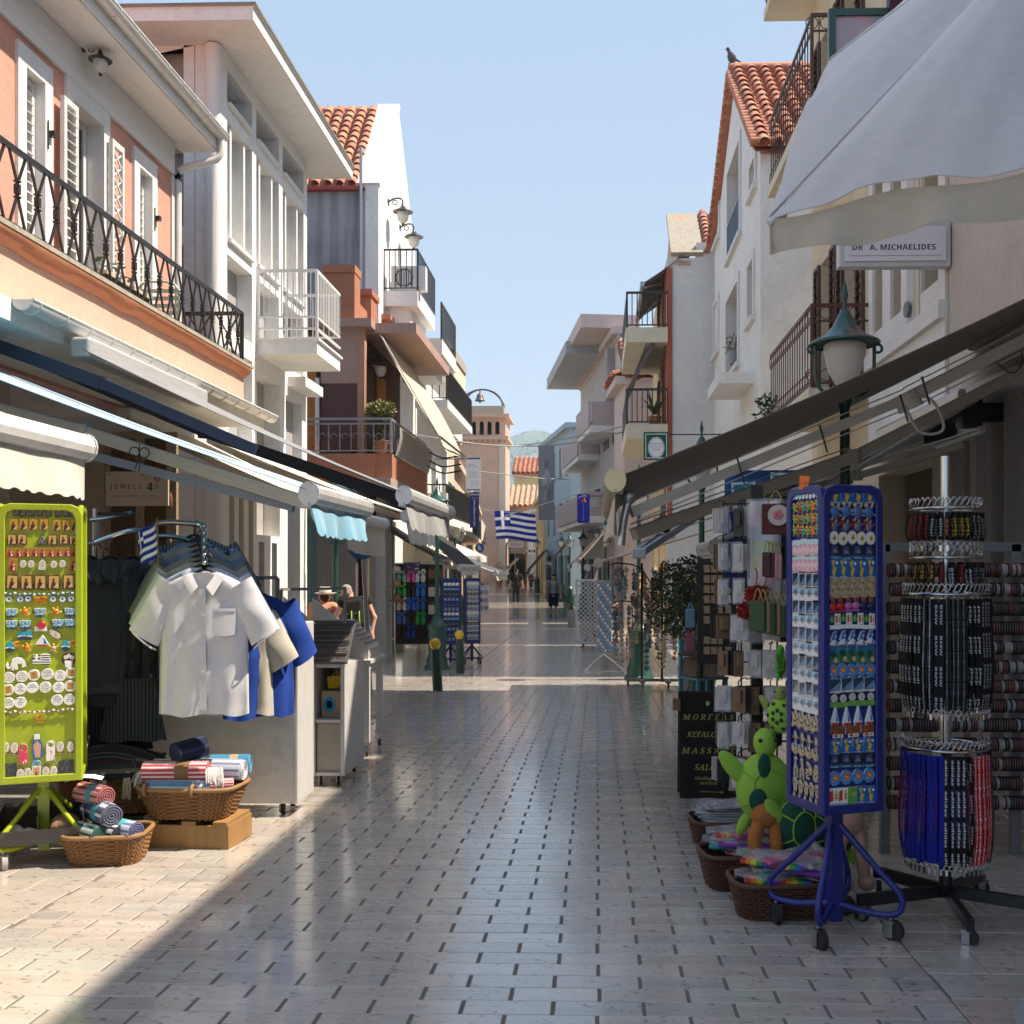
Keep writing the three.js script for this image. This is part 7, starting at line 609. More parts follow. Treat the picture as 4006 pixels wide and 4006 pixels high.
{ const rk = TW('clothes_rack', 'steel garment rack crowded with dark washed shirts', 'clothes rack', V(XU(450, 6.3), gy(6.3), -6.3)), px = XU(372, 6.4), top = YV(1990, 6.4, -3); M('post', rod(V(px, gy(6.4), -6.4), V(px, top, -6.4), 0.02), chrome, rk); M('rail', tube([P(350, 2130, 6.1), P(430, 2100, 6.15), P(520, 2075, 6.2), P(590, 2085, 6.35)], 0.016, 30), chrome, rk); M('rail', tube([P(350, 2035, 6.35), P(430, 2025, 6.4), P(515, 2005, 6.5)], 0.013, 30), chrome, rk); M('rail', bar(P(375, 2010, 6.42), P(500, 2012, 6.42), 0.02), blackM, rk);
  const dk = [[0.045, 0.05, 0.062], [0.06, 0.064, 0.075], [0.03, 0.03, 0.03], [0.075, 0.077, 0.085], [0.05, 0.048, 0.044], [0.02, 0.03, 0.055], [0.09, 0.095, 0.11], [0.035, 0.037, 0.04]].map((q) => cloth(RGB(...q))); const us = [352, 378, 404, 432, 462, 490, 520, 548]; us.forEach((u, i) => shirt('dark washed shirt packed on the steel rack', dk[i], P(u, 2190 + (i % 3) * 14, 6.05 + 0.06 * i), 1.15 - 0.05 * i, { w: 0.5, h: 0.72 + 0.04 * (i % 3), sl: 0.42, group: 'dark shirts on the steel rack' })); shirt('faded blue shirt at the end of the dark row', cloth(RGB(0.16, 0.2, 0.27)), P(560, 2240, 6.5), 0.7, { w: 0.4, h: 0.75 });
  for (const [u, v, d, m, l] of [[365, 2640, 6.3, std(RGB(0.1, 0.1, 0.12), 0.95, { map: stripeT }), 'dark striped shorts hanging low beside the lime stand'], [520, 2660, 6.25, std(RGB(0.16, 0.17, 0.2), 0.95, { map: stripeT }), 'navy striped shorts hanging on the lower rail'], [470, 2700, 6.4, blackness, 'black shorts hanging on the lower rail']]) { const p = P(u, v, d), g = T('shorts', l, 'shorts', p, 0.3); M('cloth', muv(grid(30, 12, (a, t) => { const s = a * 6.283, lg = Math.cos(s); return V(lg * (0.13 + 0.05 * t) + (t > 0.5 ? Math.sign(lg) * 0.015 * (t - 0.5) : 0), -0.36 * t + 0.008 * Math.sin(s * 5), Math.sin(s) * 0.04 + 0.008 * Math.sin(s * 7)); })), m, g); M('waistband', muv(grid(24, 1, (a, t) => V(Math.cos(a * 6.283) * 0.132, 0.01 - 0.03 * t, Math.sin(a * 6.283) * 0.042))), m, g); M('clip', [box(0.02, 0.03, 0.02, -0.1, 0.02, 0), box(0.02, 0.03, 0.02, 0.1, 0.02, 0)], blackM, g); } }
{ const p = P(575, 2120, 6.2), g = T('hand_flag', 'little blue and white flag on a stick above the shirts', 'flag', p, -0.3); M('cloth', grid(10, 8, (a, v) => V(-0.02 + 0.12 * (1 - a) * -1 + 0.1 - 0.03 * v, 0.2 * v - 0.08 - 0.07 * (1 - a), 0.015 * Math.sin(a * 6))), std(0xffffff, 0.85, { map: flagT }), g); M('stick', rod(V(0.085, -0.2, 0), V(0.07, 0.14, 0), 0.004), wood(RGB(0.4, 0.3, 0.15)), g); }
// ---------------------------------------------------------------- jewellery sign and lattice cabinet
{ const d = 10.2, g = TW('lattice_cabinet', 'wooden cabinet with woven rattan panels behind the jewellery sign', 'cabinet', V(XU(550, d), gy(d), -d)), x0 = XU(405, d), x1 = XU(690, d), y1 = YV(1690, d, -4), y0 = gy(d); const wm = wood(RGB(0.5, 0.38, 0.24)); M('frame', [fbox('F', d, x0, x0 + 0.07, y0, y1, -0.05, 0), fbox('F', d, x1 - 0.1, x1, y0, y1, -0.05, 0), fbox('F', d, lerp(x0, x1, 0.44), lerp(x0, x1, 0.56), y0, y1, -0.05, 0), fbox('F', d, x0 + 0.07, x1 - 0.1, y1 - 0.06, y1, -0.05, -0.003)], wm, g); const rat = std(RGB(0.16, 0.09, 0.035), 0.8); for (const [a, b] of [[x0 + 0.07, lerp(x0, x1, 0.44)], [lerp(x0, x1, 0.56), x1 - 0.1]]) { const w = []; for (let y = y0 + 0.3; y < y1 - 0.06; y += 0.035) w.push(box(b - a, 0.018, 0.012, (a + b) / 2, y, -d - 0.02 + 0.006 * (Math.round(y / 0.035) % 2))); for (let x = a + 0.015; x < b; x += 0.03) w.push(box(0.008, y1 - y0 - 0.36, 0.006, x, (y0 + y1) / 2 + 0.1, -d - 0.012)); M('rattan_panel', [...w, box(b - a, y1 - y0, 0.01, (a + b) / 2, (y0 + y1) / 2, -d - 0.045)], rat, g).userData.kind = 'stuff'; }
  for (const v of [1960, 2140]) M('medallion', [sph(0.05, XU(668, d), YV(v, d, -4), -d + 0.012, 0.42, 1.6, 0.3, 14)], std(RGB(0.25, 0.12, 0.07), 0.5), g);
  flatSign('jewellery_sign', 'beige jewellery sign with a red diamond above the clothes racks', 417, 660, 1845, 1980, 10.05, (c, w, h) => { c.fillStyle = '#d9c8b2'; c.fillRect(0, 0, w, h); const L = (s, x, y, sz) => { c.font = `${sz}px sans-serif`; c.fillStyle = '#2c2a30'; c.textAlign = 'left'; c.fillText(s, x, y); }; L('J E W E L S', 40, 142, 56); c.font = 'bold 92px sans-serif'; c.fillText('4', 338, 158); L('U', 396, 142, 56); c.strokeStyle = '#c83a4e'; c.lineWidth = 5; c.beginPath(); c.moveTo(396, 62); c.lineTo(412, 50); c.lineTo(436, 50); c.lineTo(452, 62); c.lineTo(424, 92); c.closePath(); c.moveTo(396, 62); c.lineTo(452, 62); c.moveTo(412, 62); c.lineTo(424, 92); c.lineTo(438, 62); c.stroke(); c.font = 'italic 24px sans-serif'; c.fillStyle = '#5d6a60'; c.fillText('Handmade  jewelry  from  Greece', 56, 208); c.fillStyle = '#8d8478'; c.beginPath(); c.arc(26, 22, 9, 0, 7); c.arc(300, 26, 9, 0, 7); c.fill(); }, { w: 512, h: 284, back: std(RGB(0.5, 0.42, 0.33), 0.8) }); }
// ---------------------------------------------------------------- white display cabinets
const lacq = paint(RGB(0.74, 0.72, 0.69), 0.35), ltGrey = std(RGB(0.26, 0.255, 0.25), 0.5), glassClear = phys(RGB(0.95, 0.97, 0.98), 0.02, { transmission: 1, thickness: 0 });
{ const d = 6.75, x0 = XU(345, d), x1 = XU(1165, d), yb = YV(3145, d, -2), yt = YV(2440, d, -2), g = TW('display_cabinet', 'tall white wheeled display cabinet behind the hanging shirts', 'display cabinet', V((x0 + x1) / 2, gy(d), -d)), d1 = DU(1228, x1); M('carcass', [rbox(x1 - x0, yt - yb, d1 - d, 0.006, (x0 + x1) / 2, (yb + yt) / 2, -(d + d1) / 2)], lacq, g); M('seam', [box(0.5, 0.004, 0.003, x1 - 0.26, YV(2650, d, -2), -d + 0.001)], ltGrey, g); M('side_rail', [bar(V(x1 - 0.02, yb, -d + 0.004), V(x1 - 0.02, yt, -d + 0.004), 0.02, 0.006)], alu, g); for (const v of [2680, 2780, 2930, 3000]) M('screw', cyl(0.005, 0.005, 0.003, x1 - 0.03, YV(v, d, -2), -d + 0.002, Math.PI / 2), ltGrey, g); for (const x of [x1 - 0.12, x0 + 0.1]) for (const dd of [d + 0.08, d1 - 0.08]) casterParts(g, x, gy(d), -dd, 0.04, rubber, 0.4);
  const top = YV(2260, d, -2); M('glass_frame', [bar(V(x1 - 0.95, top, -d), V(x1 - 0.13, top, -d), 0.022), bar(V(x1 - 0.13, top, -d), V(x1 - 0.13, yt, -d), 0.022), bar(V(x1 - 0.95, top - 0.14, -d), V(x1 - 0.13, top - 0.14, -d), 0.014)], ltGrey, g); M('glass', box(0.8, 0.24, 0.006, x1 - 0.54, (top + yt) / 2, -d), glassClear, g); }
{ const d = 7.85, x0 = XU(1222, d), x1 = XU(1348, d), d1 = 8.5, yb = YV(3035, d, -2), ys = YV(2600, d, -2), sh = YV(2822, d, -2), g = TW('display_cabinet', 'white wheeled cabinet with bracelet trays above open shelves', 'display cabinet', V((x0 + x1) / 2, gy(d), -d)); const w = x1 - x0, cx = (x0 + x1) / 2, cz = -(d + d1) / 2, dp = d1 - d; M('side', box(0.02, ys - yb, dp, x0 + 0.01, (ys + yb) / 2, cz), lacq, g); M('side', box(0.03, ys - yb, dp, x1 - 0.015, (ys + yb) / 2, cz), lacq, g); M('back', box(w - 0.05, ys - yb, 0.02, cx, (ys + yb) / 2, -d1 + 0.01), lacq, g); for (const y of [yb + 0.012, sh, ys - 0.012]) M('shelf', box(w - 0.052, 0.024, dp - 0.02, cx, y, cz + 0.01), lacq, g); M('door', box(w - 0.06, sh - yb - 0.04, 0.015, cx, (sh + yb) / 2, -d - 0.03), plaster(RGB(0.5, 0.47, 0.4)), g); for (const x of [x0 + 0.05, x1 - 0.06]) for (const dd of [d + 0.06, d1 - 0.08]) casterParts(g, x, gy(d), -dd, 0.035, rubber, 0.2);
  const tray = M('tray', [thick(1, 1, (a, v) => V(lerp(x0 - 0.06, x1 + 0.02, a) + 0.02 * v, lerp(ys + 0.02, YV(2432, d, -2), v), -d + 0.02 - 0.2 * v), 0.03)], std(RGB(0.13, 0.13, 0.13), 0.7), g); const br = []; for (let r = 0; r < 9; r++) for (let k = 0; k < 16; k++) { const t = (r + 0.7) / 9.6; br.push(tor(0.008, 0.0022, x0 - 0.035 + (k + 0.5) * (w + 0.05) / 16 + 0.02 * t, lerp(ys + 0.02, YV(2432, d, -2), t) + 0.008, -d + 0.035 - 0.2 * t, 0.4, 0, 0, 8)); } SM('bracelets', br, std(RGB(0.32, 0.22, 0.17), 0.35, { metalness: 0.4 }), tray).userData.kind = 'stuff'; SM('tray_divider', [0.24, 0.5, 0.76].map((t) => box(w + 0.06, 0.006, 0.02, cx, lerp(ys + 0.03, YV(2432, d, -2), t), -d + 0.035 - 0.2 * t)), ltGrey, tray);
  const side = XU(1085, 7.4), ft = YV(2305, 7.6, -2); M('canopy_frame', [bar(V(side, ft, -7.5), V(XU(1350, 8), ft, -8), 0.02), bar(V(XU(1350, 8), ft, -8), V(XU(1350, 8), YV(2440, 8, -2), -8), 0.02), bar(V(side, ft, -7.5), V(side, YV(2640, 7.5, -2), -7.5), 0.02)], ltGrey, g); for (const [u, dd] of [[1225, 8.2], [1110, 7.8]]) M('wedge_tray', tf(ext(shp([[0, 0], [0.24, 0], [0, 0.2]]), 0.02), XU(u, dd), YV(2440, dd, -2), -dd), lacq, g);
  const bx = T('eye_box', 'cardboard box printed with a blue eye on the cabinet shelf', 'box', V(cx, sh + 0.013, -d - 0.16)); const et = canvasTex(256, 256, (c) => { c.fillStyle = '#b59b7c'; c.fillRect(0, 0, 256, 256); for (const [r, col] of [[78, '#1b93c4'], [40, '#0a0d14']]) { c.fillStyle = col; c.beginPath(); c.arc(96, 128, r, 0, 7); c.fill(); } }); M('carton', rbox(w - 0.08, 0.2, 0.12, 0.004, 0, 0.1, 0), std(RGB(0.45, 0.35, 0.24), 0.85), bx); M('print', new THREE.PlaneGeometry(w - 0.09, 0.19).translate(0, 0.1, 0.0615), std(0xffffff, 0.8, { map: et }), bx); const b2 = T('yellow_box', 'yellow folded bag leaning above the eye box', 'bag', V(cx + 0.02, sh + 0.215, -d - 0.2)); M('bag', [tf(new THREE.BoxGeometry(w - 0.1, 0.09, 0.06), 0, 0.06, 0, 0, 0, 0.12)], std(RGB(0.65, 0.45, 0.01), 0.7), b2); M('handle', tube([[-0.04, 0.1, 0.03], [0, 0.135, 0.03], [0.04, 0.1, 0.03]], 0.004), std(RGB(0.5, 0.35, 0.02), 0.8), b2); }
{ const d = 9.3, x1 = XU(1452, d), x0 = x1 - 0.62, d1 = 9.95, yt = YV(2590, d, -2), g = TW('white_table', 'white table with square legs on small castors and a slanted jewellery tray', 'table', V((x0 + x1) / 2, gy(d), -d)); M('top', rbox(x1 - x0, 0.04, d1 - d, 0.008, (x0 + x1) / 2, yt, -(d + d1) / 2), lacq, g); M('apron', [box(x1 - x0 - 0.06, 0.05, d1 - d - 0.06, (x0 + x1) / 2, yt - 0.045, -(d + d1) / 2)], lacq, g); for (const x of [x0 + 0.04, x1 - 0.05]) for (const dd of [d + 0.05, d1 - 0.05]) { M('leg', box(0.055, yt - gy(d) - 0.14, 0.055, x, (yt + gy(d)) / 2 + 0.05, -dd), lacq, g); casterParts(g, x, gy(d), -dd, 0.032, rubber, 0.3); } M('stretcher', box(x1 - x0 - 0.15, 0.04, 0.04, (x0 + x1) / 2, YV(2840, d, -2), -d1 + 0.05), lacq, g);
  const wg = M('slanted_tray', [tf(ext(shp([[0, 0], [0.32, 0], [0.32, 0.09], [0.08, 0.33], [0, 0.33]]), 0.5), x1 - 0.36, yt + 0.02, -d1 + 0.08)], lacq, g); const it = []; for (let r = 0; r < 6; r++) for (let k = 0; k < 7; k++) { const t = (r + 0.5) / 6; it.push(box(0.02, 0.012, 0.035, x1 - 0.36 + lerp(0.31, 0.1, t), yt + 0.025 + lerp(0.12, 0.33, t), -d - 0.06 - k * 0.072, 0, 0, -0.8)); } SM('jewellery', it, std(RGB(0.4, 0.32, 0.28), 0.35, { metalness: 0.5 }), wg).userData.kind = 'stuff'; }
// ---------------------------------------------------------------- baskets of towels
const towelT = (a, b, n = 9) => canvasTex(128, 64, (c) => { c.fillStyle = a; c.fillRect(0, 0, 128, 64); c.fillStyle = b; for (let i = 0; i < n; i++) c.fillRect(i * 128 / n, 0, 128 / n * (0.3 + 0.3 * (i % 3) * 0.5), 64); });
function rolled(label, pos, ry, r, l, map, endCol, band, rx = 0) { const g = T('towel_roll', label, 'towel', pos, ry); g.rotation.z = rx; M('cloth', tf(new THREE.CylinderGeometry(r, r, l, 22, 1, true), 0, r, 0, 0, 0, Math.PI / 2), std(0xffffff, 0.95, { map, bumpMap: weaveB, bumpScale: 0.002 }), g); const sp = []; for (let i = 0; i < 50; i++) { const t = i * 0.5; sp.push(V(l / 2 + 0.002, r + r * (0.06 + 0.036 * t) * Math.sin(t), r * (0.06 + 0.036 * t) * Math.cos(t))); } M('rolled_end', [tube(sp, r * 0.075, 120, 5), cyl(r * 0.97, r * 0.97, l * 0.99, 0, r, 0, 0, 0, Math.PI / 2, 20)], std(endCol, 0.95), g); if (band) M('paper_band', tf(new THREE.CylinderGeometry(r * 1.02, r * 1.02, l * 0.22, 22, 1, true), l * 0.12, r, 0, 0, 0, Math.PI / 2), std(band, 0.7), g); return g; }
{ const b1 = GP(770, 3330), cr = T('wooden_crate', 'low pine crate carrying the towel basket', 'crate', V(XU(775, 6.05), gy(6.05), -6.05), -0.06), pine = wood(RGB(0.52, 0.28, 0.1)); for (const [w, h, dd, x, y, zz] of [[0.5, 0.13, 0.02, 0, 0.068, 0.16], [0.5, 0.13, 0.02, 0, 0.068, -0.16], [0.02, 0.13, 0.3, -0.24, 0.068, 0], [0.02, 0.13, 0.3, 0.24, 0.068, 0], [0.08, 0.02, 0.34, 0.2, 0.144, 0], [0.08, 0.02, 0.34, -0.2, 0.144, 0], [0.08, 0.02, 0.34, 0.02, 0.144, 0]]) M('plank', box(w, h, dd, x, y, zz), pine, cr);
  const bp = V(XU(760, 6.05), gy(6.05) + 0.157, -6.05); const bk = basket('towel_basket', 'large wicker basket of rolled towels standing on the pine crate', bp, -0.04, 0.42, 0.3, 0.17, 0.32, wickerM, caneM, 15);
  const T1 = towelT('#b8475a', '#e8dcd8', 14), T2 = towelT('#5c8fb8', '#dfe6ec', 5), T3 = towelT('#d7dbe4', '#8a93b4', 10), T4 = towelT('#1b2440', '#2c3a60', 6), T5 = towelT('#3f83ab', '#5a9cc0', 4); const at = (x, y, zz) => bp.clone().add(V(x, y, zz)); rolled('red and white striped towel with a brown paper band on the basket', at(-0.07, 0.2, 0.08), 0.05, 0.06, 0.36, T1, RGB(0.5, 0.12, 0.15), RGB(0.22, 0.12, 0.05)); rolled('pale fringed towel lying behind the red towel', at(0.12, 0.2, 0.0), -0.1, 0.06, 0.34, T3, RGB(0.55, 0.55, 0.62), null); rolled('sky blue towel roll at the basket end', at(0.18, 0.22, -0.08), 0.1, 0.055, 0.22, T5, RGB(0.1, 0.28, 0.42), RGB(0.4, 0.3, 0.2)); rolled('dark navy checked towel on top of the pile', at(-0.02, 0.31, 0.0), 0.9, 0.062, 0.18, T4, RGB(0.015, 0.022, 0.06), null, 0.15); rolled('blue patterned towel half hidden under the red one', at(-0.02, 0.13, 0.12), 0.0, 0.045, 0.4, T2, RGB(0.2, 0.35, 0.5), null); rolled('light blue towel across the back of the basket', at(-0.1, 0.18, -0.1), 0.05, 0.06, 0.34, T2, RGB(0.25, 0.4, 0.55), null); for (const [x, y, zz, l] of [[0.2, 0.16, 0.12, 'coral towel corner at the basket rim'], [0.1, 0.15, 0.13, 'white towel bundle at the basket rim']]) rolled(l, at(x, y, zz), 0.4, 0.035, 0.12, l[0] === 'c' ? T1 : T3, RGB(0.5, 0.45, 0.48), null); { const f = []; for (let i = 0; i < 46; i++) { const x = -0.27 + rr(-0.03, 0.03), zz = 0.05 + rr(-0.03, 0.06); f.push(tube([[x + 0.05, 0.27, zz], [x, 0.25, zz + 0.01], [x - 0.02, 0.2 + rr(-0.03, 0.02), zz + 0.02]], 0.002, 6, 4)); const x2 = 0.16 + rr(-0.06, 0.05); f.push(tube([[x2, 0.29, 0.1], [x2 + 0.02, 0.25, 0.14], [x2 + 0.03, 0.19 + rr(-0.02, 0.03), 0.16]], 0.002, 6, 4)); } const m = M('fringe', f, std(RGB(0.7, 0.68, 0.66), 0.95), bk); m.userData.kind = 'stuff'; }
  for (const x of [-0.2, 0.07]) M('handle_wrap', tor(0.03, 0.012, x, 0.175, 0.18, 0, 1.57), caneM, bk);
  const sp = V(XU(425, 5.62), gy(5.62), -5.62); basket('towel_basket', 'small wicker basket of rolled towels behind the lime stand', sp, 0.15, 0.34, 0.28, 0.15, 0.2, wickerM, caneM, 13); const a2 = (x, y, zz) => sp.clone().add(V(x, y, zz)); rolled('blue and white towel roll with a turquoise band in the small basket', a2(0.09, 0.13, 0.05), -0.5, 0.05, 0.24, towelT('#e4e8f0', '#6a86b8', 8), RGB(0.12, 0.13, 0.25), RGB(0.1, 0.45, 0.5)); rolled('slate striped towel roll lying across the small basket', a2(-0.03, 0.2, 0.02), -0.75, 0.06, 0.27, towelT('#56607a', '#dfe2e8', 7), RGB(0.12, 0.13, 0.18), RGB(0.08, 0.35, 0.45)); rolled('rose striped towel roll on top of the small basket', a2(-0.09, 0.29, -0.02), -0.55, 0.055, 0.22, towelT('#d0a098', '#8a3a40', 10), RGB(0.35, 0.12, 0.12), RGB(0.08, 0.3, 0.4)); rolled('green towel roll low in the small basket', a2(-0.06, 0.12, 0.09), -0.6, 0.048, 0.2, towelT('#cfd6d4', '#2f6a5a', 8), RGB(0.04, 0.12, 0.1), null); rolled('charcoal towel roll low in the small basket', a2(0.02, 0.12, 0.06), -0.6, 0.045, 0.22, towelT('#dfe2ea', '#2a2c34', 8), RGB(0.04, 0.04, 0.05), null); const nt = T('paper_note', 'sheet of white paper lying on the rose towel', 'paper', a2(-0.12, 0.43, 0.02), 0.3); M('sheet', thick(4, 2, (a, v) => V(lerp(-0.09, 0.09, a), 0.02 * Math.sin(a * 3), lerp(-0.05, 0.05, v)), 0.001), std(RGB(0.72, 0.74, 0.82), 0.8), nt);
  const mp = V(XU(440, 6.25), gy(6.25) + 0.14, -6.25); const mb = basket('throw_basket', 'deep wicker basket draped with a striped tasselled throw', mp, 0.25, 0.5, 0.3, 0.26, 0.15, wickerM, caneM, 16); M('throw', muv(thick(20, 12, (a, v) => V(lerp(-0.3, 0.28, a), 0.27 + 0.1 * Math.sin(a * 3.14) * Math.sin(v * 3.14) + 0.02 * fbm(a * 9, v * 9, 64, 2) - (v > 0.8 ? (v - 0.8) * 0.3 : 0), lerp(-0.16, 0.22, v)), 0.02)), std(0xffffff, 0.95, { map: canvasTex(64, 128, (c) => { for (let i = 0; i < 16; i++) { c.fillStyle = ['#22262e', '#3a2226', '#2b3a36', '#6a6458', '#1a2236'][i % 5]; c.fillRect(0, i * 8, 64, 8); } }, [0.3, 0.34]) }), mb); for (const x of [-0.06, -0.01, 0.12, 0.2, 0.25]) { const f = []; for (let i = 0; i < 16; i++) f.push(tube([[x + rr(-0.012, 0.012), 0.26, 0.215], [x + rr(-0.02, 0.02), 0.2, 0.235], [x + rr(-0.025, 0.025), 0.12 + rr(-0.02, 0.02), 0.235]], 0.0035, 6, 4)); M('tassel', f, std(RGB(0.5, 0.43, 0.32), 0.95), mb); } const st = T('basket_stool', 'low dark stool under the tasselled basket', 'stool', V(mp.x, gy(6.25), mp.z)); M('seat', rbox(0.5, 0.03, 0.3, 0.005, 0, 0.122, 0), blackM, st); for (const [x, zz] of [[-0.2, -0.1], [0.2, -0.1], [-0.2, 0.1], [0.2, 0.1]]) M('leg', box(0.035, 0.11, 0.035, x, 0.055, zz), blackM, st);
  const wb = T('wire_basket', 'white wire basket leaning behind the tasselled throw', 'wire basket', V(XU(500, 6.5), gy(6.5) + 0.36, -6.5), 0.2); const wr = []; for (let i = 0; i < 14; i++) wr.push(rod(V(-0.2 + i * 0.03, 0, 0.1), V(-0.2 + i * 0.03 + 0.0, 0.12, 0.14), 0.0025)); M('wires', [...wr, rod(V(-0.2, 0.12, 0.14), V(0.2, 0.12, 0.14), 0.004), rod(V(-0.2, 0, 0.1), V(0.2, 0, 0.1), 0.004), rod(V(0.2, 0.12, 0.14), V(0.26, 0.02, -0.02), 0.004)], whiteP, wb).userData.kind = 'stuff'; M('bag', sph(0.1, 0.02, 0.05, 0.0, 1.2, 0.8, 0.8), std(RGB(0.1, 0.09, 0.08), 0.9), wb); }
// ---------------------------------------------------------------- flip-flop shop and card stands past the side street
{ const d = 22.6, g = TW('shoe_rack', 'wire rack covered with hanging flip-flops outside the far shop', 'display rack', V(XU(1615, d), gy(d), -d)), x0 = XU(1545, d), x1 = XU(1735, d), y0 = YV(2520, d, -4), y1 = YV(2205, d, -4); M('mesh', [fbox('F', d, x0, x1, y0, y1, -0.06, -0.04)], std(RGB(0.05, 0.04, 0.035), 0.9), g); M('frame', [bar(V(x0, gy(d), -d), V(x0, y1, -d), 0.03), bar(V(x1, gy(d), -d), V(x1, y1, -d), 0.03), bar(V(x0, y1, -d), V(x1, y1, -d), 0.03)], steel, g);
  const cols = [['#7fc4ae', 'mint green'], ['#e06aa8', 'pink'], ['#d8dcd8', 'white'], ['#3fc84a', 'bright green'], ['#3a2a30', 'dark brown'], ['#3a78d0', 'blue'], ['#e2c9b4', 'beige'], ['#2f6ac8', 'cobalt blue'], ['#3c5ea8', 'slate blue'], ['#4a6aa8', 'faded blue'], ['#3a3428', 'olive black'], ['#2f9a3e', 'black and green'], ['#3a2420', 'maroon'], ['#2a3a8a', 'navy'], ['#26241f', 'black']]; const sole = (x) => tf(ext(shp([[-0.04, -0.13], [0.03, -0.14], [0.05, -0.06], [0.045, 0.02], [0.06, 0.09], [0.035, 0.14], [-0.02, 0.14], [-0.05, 0.08], [-0.042, 0]]), 0.018, 0.003), x, 0, 0); const pairG = merge([sole(-0.062), sole(0.062).scale(1, 1, 1)]), strapG = merge([-0.062, 0.062].map((x) => tube([[x - 0.04, 0.0, 0.02], [x - 0.02, 0.06, 0.045], [x, 0.09, 0.03], [x + 0.02, 0.06, 0.045], [x + 0.04, 0, 0.02]], 0.007, 14, 5)));
  cols.forEach(([c, n], i) => { const p = P(1572 + (i % 3) * 36, 2252 + Math.floor(i / 3) * 55, d - 0.05), f = T('flip_flops', n + ' pair of flip-flops hanging on the wire rack', 'flip-flops', p, 0, 'flip-flops on the wire rack'); M('soles', pairG, std(c, 0.8), f); M('straps', strapG, std(i % 2 ? '#1c2a4a' : '#202020', 0.7), f); });
  for (const [v, c, l] of [[2235, RGB(0.7, 0.62, 0.5), 'straw hat with a wide brim hanging by the flip-flops'], [2290, RGB(0.45, 0.3, 0.16), 'brown sun hat hanging under the straw hat'], [2345, RGB(0.3, 0.17, 0.1), 'dark brown hat hanging lowest of the hats']]) { const p = P(1553, v, d - 0.1), h = T('sun_hat', l, 'hat', p); M('crown', lathe([[0.09, 0], [0.085, 0.08], [0.06, 0.11], [0, 0.115]], 16), std(c, 0.9), h); M('brim', lathe([[0.09, 0.005], [0.19, -0.03], [0.19, -0.036], [0.09, 0]], 20), std(c, 0.9), h); } for (let i = 0; i < 5; i++) { const p = P(1690 + (i % 2) * 26, 2245 + Math.floor(i / 2) * 70, d - 0.06), h = T('tote_bag', i < 2 ? 'woven brown bag hanging at the rack end' : 'printed canvas bag hanging at the rack end', 'bag', p, 0, i < 2 ? 'woven bags on the rack' : 'canvas bags on the rack'); M('body', rbox(0.15, 0.2, 0.03, 0.01, 0, 0, 0), std(i < 2 ? RGB(0.25, 0.14, 0.06) : RGB(0.6, 0.54, 0.48), 0.9), h); M('handle', tor(0.04, 0.006, 0, 0.11, 0, 0, 0, 0, 12, 3.14), std(RGB(0.3, 0.2, 0.1), 0.9), h); }
  flatSign('shop_poster', 'purple poster of sunglasses above the flip-flops', 1582, 1642, 2200, 2232, 22.5, (c, w, h) => { c.fillStyle = '#3a3560'; c.fillRect(0, 0, w, h); for (let i = 0; i < 14; i++) { c.fillStyle = pick(['#c9c4e0', '#1a1830', '#7a6ab0']); c.beginPath(); c.ellipse(rnd() * w, rnd() * h, 12, 8, 0, 0, 7); c.fill(); } }, { w: 160, h: 96 }); }
{ const mini = (label, u, d, s, mat, pm, face) => { const g = spinner('card_stand', label, V(XU(u, d), gy(d), -d), 0.25, { s, y0: 0.42, y1: 1.75, mat, legR: 0.25 }); const parts = [[], [], []]; for (let r = 0; r < 12; r++) for (let k = 0; k < 4; k++) for (const f of [0, 1]) parts[(r + f) % 3].push(tf(card(rr2(s * 0.17, 0.06), 0.006, [23, 24, 30, 35, 6, 50][(r + f) % 6], 33), (k - 1.5) * s * 0.22, 0.53 + r * 0.1, s / 2 + 0.004).rotateY(f * Math.PI / 2)); M('magnets', parts.flat(), printM, g).userData.kind = 'stuff'; if (face) M('face_panel', box(s * 0.86, 1.2, 0.004, 0, 1.09, s / 2 - 0.004), face, g); }; const navy = paint(RGB(0.02, 0.03, 0.2), 0.4); mini('navy postcard stand past the heavy lamp base', 1762, 21.6, 0.36, navy); mini('navy edged magnet stand with a cream face', 1846, 21.9, 0.3, navy, 0, std(RGB(0.62, 0.56, 0.45), 0.7));
  flatSign('menu_board', 'white restaurant board with round food pictures', 1874, 1912, 2290, 2400, 24, (c, w, h) => { c.fillStyle = '#e6e4e6'; c.fillRect(0, 0, w, h); txt(c, 'CAPTAIN', w / 2, 34, 30, '#8a8a98'); for (let i = 0; i < 6; i++) { const x = 44 + (i % 2) * 80, y = 100 + Math.floor(i / 2) * 110; c.fillStyle = '#8aa0b8'; c.beginPath(); c.arc(x, y, 36, 0, 7); c.fill(); c.fillStyle = pick(['#c97a3a', '#b8503a', '#d8a86a']); c.beginPath(); c.arc(x, y, 24, 0, 7); c.fill(); } }, { w: 168, h: 400 });
  const bin = T('plastic_crate', 'clear plastic crate at the flip-flop shop step', 'crate', GP(1540, 2545)); M('crate', [box(0.5, 0.25, 0.012, 0, 0.13, 0.15), box(0.5, 0.25, 0.012, 0, 0.13, -0.15), box(0.012, 0.25, 0.3, -0.25, 0.13, 0), box(0.012, 0.25, 0.3, 0.25, 0.13, 0), box(0.5, 0.012, 0.3, 0, 0.006, 0)], phys(RGB(0.7, 0.7, 0.68), 0.3, { transmission: 0.5, thickness: 0 }), bin); M('lid', rbox(0.56, 0.03, 0.36, 0.008, 0, 0.27, 0), phys(RGB(0.8, 0.8, 0.78), 0.3), bin); }
